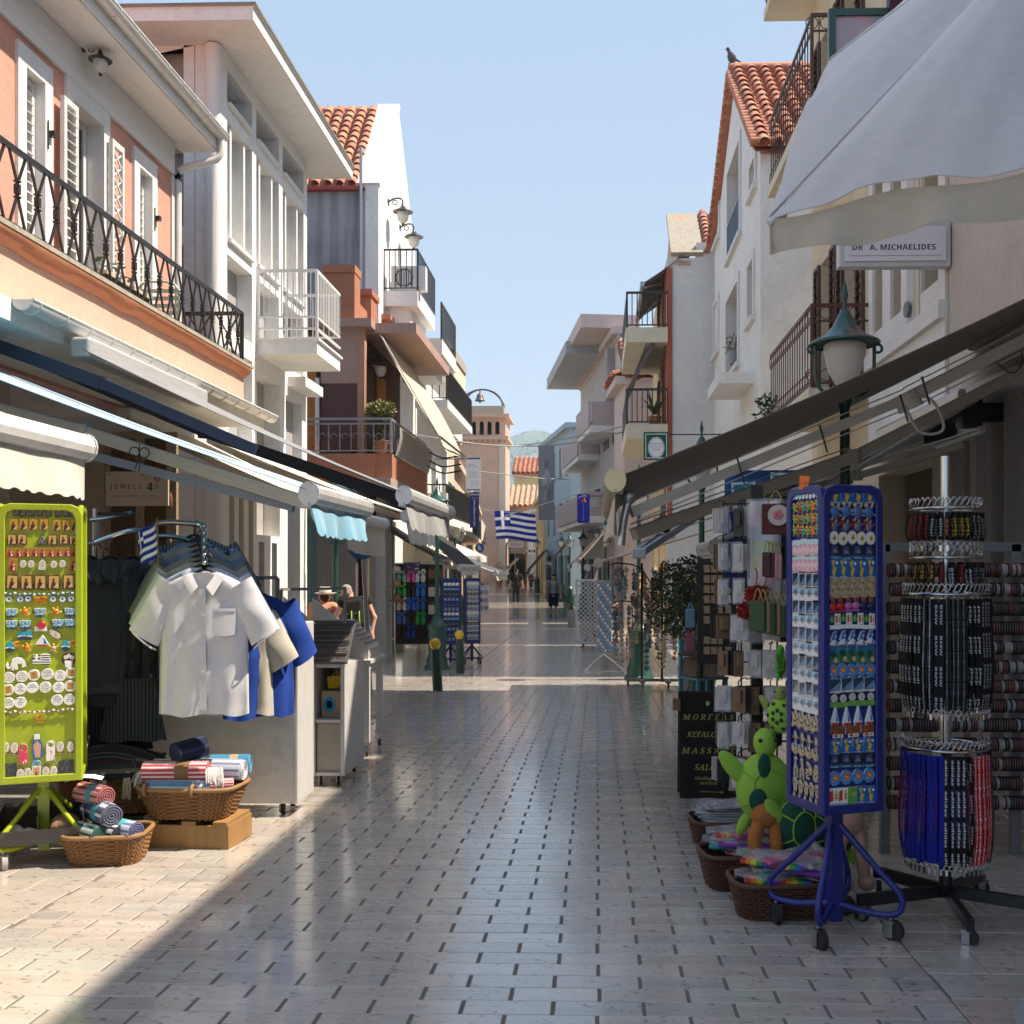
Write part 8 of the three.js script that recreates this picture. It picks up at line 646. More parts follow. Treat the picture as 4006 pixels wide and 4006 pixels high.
// plants and a moped far down the street
function potPlant(label, p, h, r, mat = leafGreen, pot = clayM, tall = 1) { const g = T('potted_plant', label, 'potted plant', p, 0); M('pot', lathe([[r * 0.7, 0], [r, h], [r * 0.9, h]], 14), pot, g); M('stem', rod(V(0, h * 0.9, 0), V(0, h + r, 0), 0.015), barkM, g); M('leaves', foliage(260, r, r * 0.35, (x, y, z) => V(x * r * 1.5, h + r * tall * (1.1 + y * 1.1), z * r * 1.5)), mat, g); }
const greyPot = std(RGB(0.28, 0.28, 0.28), 0.8); potPlant('tall grey planter with a small olive by the trellis', GP(2240, 2455), 0.6, 0.2, leafOlive, greyPot); potPlant('shorter grey planter with an olive beside the lamp', GP(2222, 2415), 0.6, 0.2, leafOlive, greyPot); potPlant('red planter of bright ferns by the far lamps', GP(2125, 2300), 0.4, 0.5, leafGreen, std(RGB(0.35, 0.06, 0.03), 0.7)); potPlant('dark cypress pot by the far shop fronts', GP(1952, 2290), 0.4, 0.3, leafOlive, clayM, 2.2); potPlant('round shrub pot beside the man in black', GP(2048, 2290), 0.35, 0.3);
{ const p = GP(2078, 2298), g = T('moped', 'dark moped with a red tail parked by the far planters', 'moped', p, 0.15); for (const z of [-0.55, 0.55]) { const w = M('wheel', tor(0.22, 0.06, 0, 0.27, z, 0, Math.PI / 2), rubber, g); SM('hub', cyl(0.1, 0.1, 0.06, 0, 0.27, z, 0, 0, Math.PI / 2), steel, w); } M('body', [rbox(0.32, 0.35, 0.7, 0.1, 0, 0.55, 0.35), rbox(0.36, 0.5, 0.14, 0.06, 0, 0.65, -0.45), rbox(0.3, 0.08, 0.6, 0.03, 0, 0.3, -0.1)], paint(RGB(0.02, 0.02, 0.025), 0.3), g); M('seat', rbox(0.28, 0.1, 0.65, 0.05, 0, 0.78, 0.3), rubber, g); M('tail_light', rbox(0.2, 0.1, 0.04, 0.015, 0, 0.62, 0.72), std(RGB(0.5, 0.02, 0.02), 0.3), g); M('handlebar', tube([[-0.32, 1.0, -0.42], [0, 0.95, -0.5], [0.32, 1.0, -0.42]], 0.02), blackM, g); }
// ---------------------------------------------------------------- blue magnet stand
{ const blue = paint(RGB(0.012, 0.02, 0.22), 0.35), d = 4.5, pos = V(XU(3262, d), gy(d), -d), S = 0.275, ry = 0.35, g = spinner('magnet_stand', 'dark blue revolving magnet stand on wheels beside the plush turtles', pos, ry, { s: S, y0: 0.53, y1: 1.86, mat: blue, legR: 0.27 });
  const y = (v) => YV(v, 4.33, 1) - pos.y, W = S - 0.05; const row = (f, v, n, name, geo, label, group, o = {}) => { for (let i = 0; i < n; i++) putCard(name, Array.isArray(geo) ? geo[i % geo.length] : geo, o.mat || printM, facePt(g, S, f, ((i + 0.5) / n - 0.5) * W * (o.w || 0.96) + (o.x || 0), y(v) + rr(-0.003, 0.003), 0.001), ry + f * Math.PI / 2, (o.rz || 0) + rr(-0.05, 0.05), label, group, o.cat); };
  const v = (zy) => 1800 + zy * 0.5176, v2 = (zy) => 2700 + zy * 0.5176, q = S / 215 * 0.5176 * 0.94;
  row(0, v(262), 4, 'map_magnet', card(wavy(78 * q, 92 * q, 2 * q), 0.005, 23, 33), 'island map magnet with a statue in the top row of the blue stand', 'top row map magnets'); row(0, v(385), 4, 'turtle_magnet', turtleGeo(84 * q, 37, 25), 'blue scenic turtle magnet in the second row', 'scenic turtle magnets', { mat: glossM, rz: 0.4 }); row(0, v(495), 4, 'turtle_magnet', turtleGeo(66 * q, 35, 41), 'small brown turtle magnet in the third row', 'small brown turtle magnets', { mat: glossM, rz: -0.3 });
  row(0, v(588), 5, 'oval_magnet', card(round(38 * q, 20, 0.85, 1.1), 0.008, 26, 33), 'cream oval magnet with a yellow island', 'cream oval magnets', { mat: glossM }); row(0, v(695), 4, 'cave_magnet', card(rr2(84 * q, 94 * q), 0.005, 24, 33), 'dark sea cave magnet under the ovals', 'sea cave magnets'); row(0, v(820), 5, 'map_magnet', card(wavy(66 * q, 124 * q, 2 * q), 0.005, 23, 37), 'tall blue island map magnet', 'tall map magnets'); row(0, v(962), 5, 'relief_magnet', card(wavy(66 * q, 126 * q, 2 * q), 0.007, 25, 25), 'tall pale sandstone relief magnet', 'sandstone relief magnets');
  const lamp = (k) => merge([card(rr2(30 * q, 44 * q), 0.006, 41, 34).translate(0, 40 * q, 0), plainUV(sph(30 * q, 0, -10 * q, 8 * q, 1, 0.8, 0.4), k), plainUV(box(54 * q, 14 * q, 10 * q, 0, -42 * q, 5 * q), k)]); row(0, v(1092), 6, 'lantern_magnet', [lamp(47), lamp(47), lamp(48), lamp(48), lamp(49), lamp(49)], 'little glossy lantern magnet', 'lantern magnets', { mat: glossM }); row(0, v(1215), 4, 'letter_magnet', merge([card(rr2(84 * q, 22 * q), 0.006, 33, 33).translate(0, -44 * q, 0), card(rr2(36 * q, 76 * q), 0.005, 36, 33).translate(22 * q, 4 * q, 0), turtleGeo(40 * q, 39, 39).translate(-20 * q, 6 * q, 0)]), 'green turtle and signpost magnet', 'signpost magnets');
  const gull = merge([card([[-0.3, -0.2], [0.2, -0.2], [0.24, 0.5], [0, 0.44]].map(([a, b]) => [a * 80 * q, b * 80 * q]), 0.006, 37, 33), card(boatPts.map(([a, b]) => [a * 90 * q, b * 40 * q - 34 * q]), 0.007, 50, 33)]); row(0, v(1340), 5, 'boat_magnet', gull, 'small boat and rock magnet', 'boat and rock magnets'); row(0, v(1468), 5, 'bay_magnet', card(wavy(66 * q, 116 * q, 2 * q), 0.005, 27, 33), 'green bay magnet with a shell', 'green bay magnets'); row(0, v(1595), 5, 'round_magnet', card(round(40 * q, 20, 0.95, 1.15), 0.006, 30, 33), 'round orange turtle magnet', 'round turtle magnets', { mat: glossM }); row(0, v(1710), 4, 'cliff_magnet', card(wavy(80 * q, 92 * q, 3 * q), 0.005, 31, 25), 'blue cliff picture magnet', 'cliff picture magnets'); row(0, v(1825), 5, 'fisher_magnet', merge([card(round(24 * q), 0.007, 46, 46).translate(0, 18 * q, 0), card(rr2(66 * q, 30 * q), 0.006, 39, 41).translate(0, -24 * q, 0)]), 'little fisherman magnet near the stand foot', 'fisherman magnets');
  row(0, v2(205), 4, 'sailboat_magnet', card(boatPts.map(([a, b]) => [a * 66 * q, b * 130 * q]), 0.006, 50, 33), 'tall white sailing boat magnet on the blue stand', 'tall sailing boat magnets'); row(0, v2(325), 3, 'village_magnet', merge([card(rr2(96 * q, 46 * q), 0.006, 41, 33).translate(0, 10 * q, 0), card(rr2(70 * q, 22 * q), 0.006, 36, 33).translate(10 * q, -26 * q, 0)]), 'little harbour village magnet', 'harbour village magnets'); row(0, v2(435), 4, 'map_magnet', card(wavy(78 * q, 88 * q, 2 * q), 0.005, 23, 33), 'island map magnet low on the blue stand', 'low map magnets'); row(0, v2(545), 4, 'cave_magnet', card(rr2(82 * q, 92 * q), 0.005, 24, 33), 'sea cave magnet low on the blue stand', 'low sea cave magnets'); row(0, v2(670), 4, 'globe_magnet', card(round(42 * q, 20, 0.98, 1.1), 0.007, 30, 33), 'round snow globe magnet', 'snow globe magnets', { mat: glossM }); row(0, v2(815), 5, 'letter_magnet', [36, 36, 39, 23, 23].map((k) => card(rr2(72 * q, 108 * q), 0.006, k, 33)), 'bottom row picture magnet with island lettering', 'bottom row magnets');
  const F = 3; row(F, v(258), 8, 'eye_charm', card(round(0.011), 0.006, 4, 49), 'tiny blue eye charm along the top edge of the blue stand', 'tiny eye charms', { mat: glossM, cat: 'charm' }); [[340, 'upper'], [440, 'middle'], [530, 'lower']].forEach(([zy, n], r) => row(F, v(zy), 6, 'turtle_charm', [39, 41, 40, 39, 38, 40].map((k) => turtleGeo(0.032, k, 43)), n + ' row little coloured turtle charm', n + ' row turtle charms', { mat: glossM, rz: 0.3, cat: 'charm' })); for (const [zy, n] of [[660, 'upper'], [780, 'lower']]) row(F, v(zy), 6, 'keyring_card', card(rr2(0.034, 0.07), 0.004, 29, 33), n + ' row pink and pale blue keyring card', n + ' keyring cards', { cat: 'keyring' });
  for (let r = 0; r < 10; r++) { if (r < 9) row(F, v(912 + r * 106), 4, 'keyring_sachet', card(rr2(0.05, 0.062), 0.004, r % 2 ? 28 : 31, 28), `clear keyring sachet in packet row ${['one', 'two', 'three', 'four', 'five', 'six', 'seven', 'eight', 'nine'][r]} of the blue stand`, 'keyring sachets row ' + (r + 1), { mat: glossM, cat: 'keyring' }); } row(F, v2(135), 4, 'keyring_sachet', card(rr2(0.05, 0.062), 0.004, 28, 28), 'clear keyring sachet just above the wooden turtles', 'last sachet row', { mat: glossM, cat: 'keyring' });
  row(F, v2(275), 4, 'wooden_turtle', woodShape(woodTurtlePts, 0.085), 'cut-out wooden turtle magnet', 'wooden turtles'); row(F, v2(460), 4, 'wooden_anchor', woodShape(anchorPts, 0.095), 'cut-out wooden anchor magnet', 'wooden anchors'); row(F, v2(650), 4, 'wooden_animal', [woodShape(giraffePts, 0.085), woodShape(giraffePts.map(([a, b]) => [-a, b]), 0.085), woodShape(elephantPts.map(([a, b]) => [b * 0.8, a * 0.9]), 0.085), woodShape(round(0.42, 12, 0.6, 1), 0.085)], 'cut-out wooden animal magnet', 'wooden animals'); row(F, v2(820), 5, 'wooden_seahorse', woodShape(seahorsePts, 0.085), 'cut-out wooden seahorse magnet', 'wooden seahorses');
  putCard('price_card', card(rr2(0.045, 0.055), 0.001, 44, 44), printM, facePt(g, S, 3, 0.0, 1.88, 0.012), ry + 3 * Math.PI / 2 + 0.5, -0.1, 'orange price card clipped on top of the blue stand', null, 'price tag'); }
// ---------------------------------------------------------------- lanyard carousel
{ const d = 4.75, cx = XU(3700, d), pos = V(cx, gy(d), -d), g = T('lanyard_carousel', 'tall chrome carousel on a black star base hung with lanyards', 'display stand', pos); M('pole', cyl(0.024, 0.024, 1.95, 0, 1.05, 0), chrome, g); M('sleeve', cyl(0.03, 0.03, 0.5, 0, 0.35, 0), blackM, g); for (let i = 0; i < 5; i++) { const a = i * 1.2566 + 0.4, c = Math.cos(a), s = Math.sin(a); M('leg', bar(V(0, 0.11, 0), V(0.42 * c, 0.09, 0.42 * s), 0.05, 0.03), blackM, g); casterParts(g, 0.4 * c, 0, 0.4 * s, 0.036, rubber, i); }
  const lt = canvasTex(1024, 512, (c) => { c.fillStyle = '#0a0a0e'; c.fillRect(0, 0, 1024, 512); const S = [['Audi', '#e8e8ee', 'bold'], ['International Open', '#dfe3f0', 'bold'], ['Mercedes-Benz', '#b8bcc8', ''], ['Jeep', '#f0f0f0', 'bold'], ['BMW', '#c8ccd8', 'bold'], ['Jeep', '#f0f0f0', 'bold'], ['ŠKODA', '#d8dce0', ''], ['OPEL', '#d8b62a', 'bold'], ['KTM', '#e8782a', 'bold'], ['MINI', '#e0e0e4', ''], ['Nissan', '#c8202a', 'bold'], ['adidas', '#dfe3ea', 'bold'], ['NIKE', '#101a4a', 'bold'], ['Supreme', '#f4f0f0', 'bold italic'], ['BRIDE', '#8a80c8', 'bold'], ['AEK 21', '#d8a82a', 'bold']]; S.forEach(([s, col, w], i) => { c.save(); c.translate(i * 64, 0); if (i === 12) { c.fillStyle = '#0d1f9a'; c.fillRect(0, 0, 64, 512); } if (i === 13) { c.fillStyle = '#c2101c'; c.fillRect(0, 0, 64, 512); } if (i === 14) { c.fillStyle = '#16143a'; c.fillRect(0, 0, 64, 512); } c.translate(32, 0); c.rotate(Math.PI / 2); for (let k = 0; k < 4; k++) txt(c, s, 64 + k * 128, 14, s.length > 8 ? 20 : 34, col, 'sans-serif', w); c.restore(); }); }), lm = std(0xffffff, 0.8, { map: lt });
  const strap = (k, L) => { const geo = merge([-1, 1].map((sd) => thick(1, 10, (a, v) => V((a - 0.5) * 0.02 + sd * 0.003 * Math.sin(v * 3), -L * (1 - v), sd * (0.006 + 0.012 * Math.sin(v * 3.14)) + 0.004 * Math.sin(v * 7)), 0.0015))); const uv = geo.attributes.uv, p = geo.attributes.position; for (let i = 0; i < uv.count; i++) uv.setXY(i, (k + 0.5 + p.getX(i) / 0.024) / 16, 1 + p.getY(i) * 1.9); return geo; };
  const tier = (v, L, rad, n, ks, label, group) => { const y0 = YV(v, d, 1.6) - pos.y; M('hoop', tor(rad, 0.006, 0, y0 + 0.02, 0, Math.PI / 2, 0, 0, 40), chrome, g); for (let i = 0; i < 6; i++) M('spoke', rod(V(0, y0 + 0.02, 0), V(rad * Math.cos(i * 1.047), y0 + 0.02, rad * Math.sin(i * 1.047)), 0.004), chrome, g); for (let i = 0; i < n; i++) { const a = i / n * 6.283 + 0.1, k = ks[Math.min(ks.length - 1, Math.floor((Math.sin(a) + 1) / 2 * ks.length))], dx = Math.sin(a), dz = Math.cos(a); if (dz < -0.45) continue; const t = T('lanyard', label(k), 'lanyard', V(cx + dx * rad, pos.y + y0, -d + dz * rad), a + rr(-0.25, 0.25), group(k)); M('strap', strap(k, L * rr(0.97, 1.03)), lm, t); M('hook', tube([[0, 0.03, 0], [0.012, 0.05, 0], [0, 0.065, 0], [-0.012, 0.05, 0]], 0.003, 12, 5), chrome, t); M('clasp', [tor(0.012, 0.0025, 0, -L - 0.015, 0), box(0.01, 0.025, 0.006, 0, -L - 0.035, 0)], chrome, t); } };
  const nm = ['black with pale ring emblems', 'black with white capitals', 'black with thin grey print', 'black with bold white print', 'black with pale blue print', 'black with bold white print', 'black with light green-grey print', 'black with yellow print', 'black with orange print', 'black with small white print', 'black with red print', 'black with white stripes print', 'bright blue', 'bright red with white script', 'dark purple', 'black with gold print']; tier(2010, 0.12, 0.15, 34, [10, 9, 8, 7, 7, 6, 4], (k) => nm[k] + ' lanyard folded on the top hoop', (k) => 'top hoop lanyards ' + nm[k]); tier(2200, 0.13, 0.15, 24, [15, 15, 10, 4, 10, 0, 2, 4], (k) => nm[k] + ' lanyard folded on the second hoop', (k) => 'second hoop lanyards ' + nm[k]); tier(2340, 0.47, 0.18, 50, [0, 1, 4, 2, 2, 3, 5, 6, 10], (k) => nm[k] + ' long lanyard on the third hoop', (k) => 'third hoop lanyards ' + nm[k]); tier(2935, 0.46, 0.18, 48, [12, 12, 12, 11, 11, 9, 13, 13, 14], (k) => nm[k] + ' long lanyard on the lowest hoop', (k) => 'lowest hoop lanyards ' + nm[k]); }
// bracelet rolls behind the carousel
{ const d = 5.9, g = TW('bracelet_rack', 'grey frame with white rolls of woven bracelets behind the lanyards', 'display rack', V(XU(3750, d), gy(d), -d)), x0 = XU(3460, d), x1 = XU(4080, d); const gm = std(RGB(0.18, 0.19, 0.2), 0.5); M('post', bar(V(XU(3970, d), gy(d), -d), V(XU(3970, d), YV(2130, d, 2), -d), 0.05), gm, g); M('post', bar(V(x0, gy(d), -d), V(x0, YV(2130, d, 2), -d), 0.05), gm, g); M('top_rail', bar(V(x0, YV(2140, d, 2), -d), V(x1, YV(2140, d, 2), -d), 0.05), gm, g); for (let r = 0; r < 13; r++) { const y = YV(2230 + r * 75, d, 2), rl = M('roll', cyl(0.032, 0.032, x1 - x0 - 0.06, (x0 + x1) / 2, y, -d + 0.06, 0, 0, Math.PI / 2), std(RGB(0.35, 0.34, 0.33), 0.7), g); const parts = [[], [], []]; for (let k = 0; k < 60; k++) if (rnd() < 0.85) parts[Math.floor(rnd() * 3)].push(tor(0.035, 0.005, lerp(x0, x1, (k + 0.5) / 61), y, -d + 0.06, 0, Math.PI / 2, 0, 12)); ['#3a1c12', '#6a2a20', '#1a1c20'].forEach((c, i) => { if (parts[i].length) SM('bracelets', parts[i], std(c, 0.8), rl).userData.kind = 'stuff'; }); } }
// ---------------------------------------------------------------- peg stand of hanging goods
const clearBag = phys(RGB(0.9, 0.9, 0.92), 0.12, { transmission: 0.75, thickness: 0 });
{ const d = 5.7, g = TW('peg_stand', 'tall black peg stand with hooks full of packaged trinkets', 'display stand', V(XU(2930, d), gy(d), -d)), px = XU(2960, d); M('post', bar(V(px, gy(d), -d), V(px, YV(1900, d, 1), -d), 0.06), blackM, g); M('foot', [bar(V(px - 0.3, gy(d) + 0.05, -d), V(px + 0.3, gy(d) + 0.05, -d), 0.05), bar(V(px, gy(d) + 0.05, -d - 0.3), V(px, gy(d) + 0.05, -d + 0.3), 0.05)], blackM, g); M('grid_panel', [...[2830, 2900, 2970, 3040, 3090].map((u) => rod(P(u, 1960, d), P(u, 3080, d), 0.005)), ...[0, 1, 2, 3, 4, 5, 6, 7].map((i) => rod(P(2828, 1970 + i * 155, d), P(3095, 1970 + i * 155, d), 0.005))], blackM, g).userData.kind = 'stuff';
  const pm = [std(RGB(0.5, 0.47, 0.45), 0.6), std(RGB(0.03, 0.03, 0.03), 0.5), std(RGB(0.2, 0.12, 0.07), 0.6), std(RGB(0.6, 0.58, 0.56), 0.4), std(RGB(0.42, 0.2, 0.2), 0.6), std(RGB(0.08, 0.13, 0.3), 0.5)], nm = ['grey backing card with a trinket', 'black leather trinket', 'brown leather trinket', 'pale packet with a trinket', 'rose purse trinket', 'blue boxed trinket']; for (let r = 0; r < 8; r++) for (let c = 0; c < 5; c++) { const v = 1965 + r * 140, u = 2828 + c * 62, k = [0, 1, 2, 3, 3, 0, 3, 1, 3, 2][(r * 3 + c * 7) % 10]; if (c === 4 && r > 5) continue; const p = P(u, v, d - 0.12 - 0.05 * (c % 2)), t = T('hanging_packet', `${nm[k]} hanging in peg row ${['one', 'two', 'three', 'four', 'five', 'six', 'seven', 'eight'][r]}`, 'packet', p, rr(-0.7, 0.5), 'peg row ' + (r + 1) + ' packets ' + k); const h = rr(0.11, 0.16), w = rr(0.05, 0.085); M('pack', [box(w, h, 0.008, 0, -h / 2 - 0.03, 0), box(w * 0.5, h * 0.5, 0.03, 0, -h * 0.6, 0.012)], pm[k], t); if (k === 3 || k === 0) M('wrapper', grid(4, 5, (a, b) => V((a - 0.5) * w * 1.15, -0.02 - b * h * 1.15, 0.025 + 0.008 * Math.sin(a * 9 + b * 7))), clearBag, t); M('hook', tube([[0, -0.03, 0], [0, 0.0, 0], [0.015, 0.015, -0.05], [0.0, 0.0, -0.11]], 0.0035, 14, 5), blackM, t); for (const s of [0.33, 0.66]) M('spare_pack', box(w, h, 0.006, 0.004, -h / 2 - 0.03, -0.11 * s), pm[(k + 3) % 4], t); }
  const pom = (u, v, r, c, l) => { const p = P(u, v, 5.35), t = T('pom_pom', l, 'pom-pom', p); M('fur', foliage(700, r, r * 0.5, (x, y, z) => V(x, y, z).normalize().multiplyScalar(r * 0.75)), std(c, 0.95), t); M('core', sph(r * 0.85, 0, 0, 0), std(c, 0.95), t); M('loop', tube([[0, r, 0], [0.01, r + 0.05, 0], [0, r + 0.09, 0]], 0.003), blackM, t); }; pom(2955, 2330, 0.05, RGB(0.3, 0.015, 0.01), 'large dark red pom-pom with white tips'); pom(2920, 2390, 0.045, RGB(0.25, 0.012, 0.01), 'second dark red pom-pom hanging lower'); pom(2965, 2375, 0.03, RGB(0.02, 0.02, 0.12), 'navy pom-pom beside the red ones'); pom(2990, 2315, 0.028, RGB(0.3, 0.1, 0.02), 'rust orange pom-pom beside the red ones');
  const bag = (u, v, w, h, m, ry, l, dd = 5.2) => { const p = P(u, v, dd), t = T('purse', l, 'purse', p, ry); M('body', rbox(w, h, 0.025, 0.008, 0, -h / 2, 0), m, t); M('strap', tube([[-w * 0.3, 0, 0], [0, 0.06, 0], [w * 0.3, 0, 0]], 0.003), std(RGB(0.35, 0.3, 0.1), 0.8), t); return t; }; bag(3035, 1970, 0.14, 0.15, std(RGB(0.09, 0.02, 0.02), 0.8, { map: wornT }), -0.5, 'dark red embroidered pouch with a round pale patch'); const rp = T('round_patch', 'round pale patch with a pink flower on the pouch', 'patch', P(3045, 2015, 5.14), -0.3); M('disc', cyl(0.05, 0.05, 0.006, 0, 0, 0, Math.PI / 2, 0, 0, 24), std(RGB(0.5, 0.44, 0.42), 0.7), rp); M('flower', [0, 1, 2, 3, 4].map((i) => sph(0.012, 0.014 * Math.cos(i * 1.256), 0.014 * Math.sin(i * 1.256), 0.005, 1, 1, 0.3)), std(RGB(0.5, 0.15, 0.22), 0.7), rp); for (let i = 0; i < 4; i++) bag(3000 + i * 14, 2160 + i * 3, 0.045, 0.12, std(i < 2 ? RGB(0.06, 0.02, 0.025) : RGB(0.5, 0.25, 0.24), 0.7), -0.4, ['dark plum tassel purse', 'plum purse with a gold clasp', 'rose pink glittery purse', 'pale rose purse by the blue stand'][i]); for (let i = 0; i < 6; i++) bag(2965 + i * 20, 2350 + i * 4, 0.1, 0.15, std([RGB(0.05, 0.1, 0.04), RGB(0.28, 0.2, 0.12)][i % 2], 0.8, { map: wornT }), -0.9, i % 2 ? 'tan woven notebook hanging in the stack' : 'green woven notebook hanging in the stack').userData.group = i % 2 ? 'tan notebooks' : 'green notebooks';
  const rb = T('rainbow_scarf', 'pale rainbow tinted plastic wrapped scarf beside the pouch', 'scarf', P(2990, 1960, 5.45), -0.2); M('cloth', thick(6, 14, (a, v) => V((a - 0.5) * 0.14, -0.5 * v, 0.015 * Math.sin(a * 7 + v * 4)), 0.004), std(0xffffff, 0.8, { map: canvasTex(32, 128, (c) => { ['#c8b8b4', '#c9a0a0', '#d0c070', '#a0c890', '#b0b8c8', '#d8c0d0', '#c8c8c8'].forEach((q, i) => { c.fillStyle = q; c.fillRect(0, i * 19, 32, 19); }); }) }), rb); M('wrapper', grid(5, 6, (a, v) => V((a - 0.5) * 0.17, 0.01 - 0.54 * v, 0.03 + 0.01 * Math.sin(a * 8 + v * 5))), clearBag, rb); }
// ---------------------------------------------------------------- plush turtles and baskets
{ const fur = (r, gg, b) => std(RGB(r, gg, b), 0.95, { bumpMap: weaveB, bumpScale: 0.002 }), lm = fur(0.34, 0.58, 0.07), dk = fur(0.012, 0.085, 0.05), tan = fur(0.4, 0.14, 0.03), pink = fur(0.5, 0.3, 0.22);
  const plush = (label, pos, ry, s, shellM, skinM, spots) => { const g = T('plush_turtle', label, 'soft toy', pos, ry); M('shell', grid(28, 18, (a, v) => { const t = a * 6.283, f = v * 1.65; return V(Math.sin(f) * Math.cos(t) * 0.46 * s, Math.sin(f) * Math.sin(t) * 0.56 * s, Math.cos(f) * 0.3 * s); }), shellM, g); M('belly', sph(0.47 * s, 0, 0, -0.03 * s, 1, 1.2, 0.3, 18), skinM, g); M('head', [sph(0.21 * s, 0, 0.72 * s, 0.03 * s, 0.9, 1.15, 0.85, 14)], skinM, g); for (const k of [-1, 1]) { M('flipper', tf(new THREE.SphereGeometry(1, 12, 8), k * 0.52 * s, 0.34 * s, 0, 0, 0, k * -0.7, V(0.14 * s, 0.34 * s, 0.08 * s)), skinM, g); M('hind_flipper', tf(new THREE.SphereGeometry(1, 12, 8), k * 0.34 * s, -0.56 * s, 0, 0, 0, k * 0.5, V(0.1 * s, 0.22 * s, 0.07 * s)), skinM, g); M('eye', sph(0.035 * s, k * 0.13 * s, 0.78 * s, 0.17 * s), blackM, g); } const seam = []; for (let i = 0; i < 6; i++) { const a = i * 1.047 + 0.5, e = (r, b) => { const f = r; return V(Math.sin(f) * Math.cos(b) * 0.465 * s, Math.sin(f) * Math.sin(b) * 0.565 * s, Math.cos(f) * 0.305 * s); }; if (!spots) { seam.push(tube([e(0.65, a), e(1.1, a), e(1.6, a)], 0.018 * s, 16, 6), tube([e(0.65, a), e(0.62, a + 0.5), e(0.65, a + 1.047)], 0.018 * s, 10, 6)); } else for (let r = 0; r < 3; r++) seam.push(tf(new THREE.SphereGeometry(0.07 * s, 8, 6), ...e(0.35 + r * 0.5, a + r * 0.5).toArray(), 0, 0, 0, V(1, 1, 0.5))); } M(spots ? 'spots' : 'seam', seam, spots ? dk : lm, g); return g; };
  plush('big lime green plush turtle hanging belly out behind the blue stand', P(2990, 3080, 5.15), 0.2, 0.3, lm, lm, false); plush('dark green plush turtle leaning against the blue stand', P(3115, 3235, 5.0), 0.5, 0.24, dk, lm, false); plush('second dark green plush turtle beneath the blue stand', P(3265, 3240, 5.25), 0.1, 0.24, dk, lm, false); plush('small spotted plush turtle hanging over the packets', P(3055, 2800, 5.1), -0.6, 0.15, lm, fur(0.3, 0.42, 0.1), true); plush('little bright green plush turtle near the middle pegs', P(3050, 2600, 5.15), 1.2, 0.1, fur(0.06, 0.3, 0.03), fur(0.12, 0.45, 0.06), false);
  const ey = T('plush_eye_patch', 'dark green patches on the big lime plush', 'patch', P(2990, 3130, 4.98), 0.2); M('patch', [sph(0.05, -0.03, 0, 0, 0.9, 1.1, 0.3), sph(0.045, 0, 0.16, 0, 0.7, 1.3, 0.3)], dk, ey);
  const mk = (u, v, l, c1) => { const t = T('plush_monkey', l, 'soft toy', P(u, v, 4.95), 0.2); M('legs', [tube([[-0.04, 0.13, 0], [-0.07, 0.06, 0.03], [-0.055, -0.06, 0.03]], 0.032, 16, 9), tube([[0.04, 0.12, 0], [0.03, 0.04, 0.04], [0.05, -0.06, 0.03]], 0.03, 16, 9), sph(0.06, 0, 0.16, -0.02, 1.2, 1, 1)], c1, t); M('feet', [sph(0.042, -0.05, -0.1, 0.04), sph(0.04, 0.055, -0.1, 0.04)], pink, t); }; mk(3000, 3330, 'brown plush legs with pale feet dangling over the baskets', tan); mk(3330, 3360, 'tan plush toy legs hanging behind the blue stand', pink);
  const wr = (p, n, l0) => { for (let i = 0; i < n; i++) { const t = T('wrapped_toy', `${['rainbow', 'turquoise', 'purple', 'orange striped', 'pink'][i % 5]} toy in a clear wrapper in the ${l0}`, 'toy', p.clone().add(V(rr(-0.08, 0.08), 0.02 + i * 0.022, rr(-0.05, 0.05))), rr(-0.5, 0.5)); M('toy', rbox(0.3, 0.022, 0.09, 0.01, 0, 0, 0), i % 5 === 0 || i % 5 === 3 ? std(0xffffff, 0.6, { map: rainbowT }) : std([0, RGB(0.02, 0.4, 0.4), RGB(0.2, 0.04, 0.35), 0, RGB(0.6, 0.15, 0.3)][i % 5], 0.6), t); M('wrapper', grid(8, 5, (a, v) => V((a - 0.5) * 0.38, 0.02 + 0.012 * Math.sin(a * 9 + v * 8) + 0.01 * rnd(), (v - 0.5) * 0.14)), clearBag, t); } }; const rainbowT = canvasTex(128, 32, (c) => { for (let i = 0; i < 12; i++) { c.fillStyle = ['#c8342a', '#e08a2a', '#e0d03a', '#3aa84a', '#2a6ac8', '#7a3aa8'][i % 6]; c.fillRect(i * 11, 0, 11, 32); } });
  const b1 = GP(3050, 3570); b1.y = gy(-b1.z); basket('toy_basket', 'dark wicker basket of wrapped toys at the blue wheels', b1, 0.1, 0.36, 0.24, 0.15, 0.2, wickerD, wickerD, 12); wr(b1.clone().add(V(0, 0.13, 0)), 5, 'basket at the blue wheels'); const b2 = GP(2915, 3460); basket('toy_basket', 'dark wicker basket of rainbow toys behind the first', b2, 0.15, 0.36, 0.24, 0.16, 0.2, wickerD, wickerD, 12); wr(b2.clone().add(V(0, 0.14, 0)), 5, 'second dark basket'); const b3 = GP(2860, 3300); basket('bag_basket', 'dark wicker basket stacked with flat white packets', b3, 0.1, 0.4, 0.28, 0.14, 0.15, wickerD, wickerD, 11); for (let i = 0; i < 7; i++) { const t = T('flat_packet', 'flat white wrapped packet in the dark basket', 'packet', b3.clone().add(V(rr(-0.05, 0.05), 0.15 + i * 0.014, rr(-0.03, 0.03))), rr(-0.4, 0.4), 'flat white packets'); M('paper', rbox(0.3, 0.01, 0.2, 0.003, 0, 0, 0), std(RGB(0.55, 0.55, 0.57), 0.5), t); M('wrapper', grid(6, 4, (a, v) => V((a - 0.5) * 0.36, 0.008 + 0.006 * Math.sin(a * 11 + v * 7), (v - 0.5) * 0.24)), clearBag, t); } }
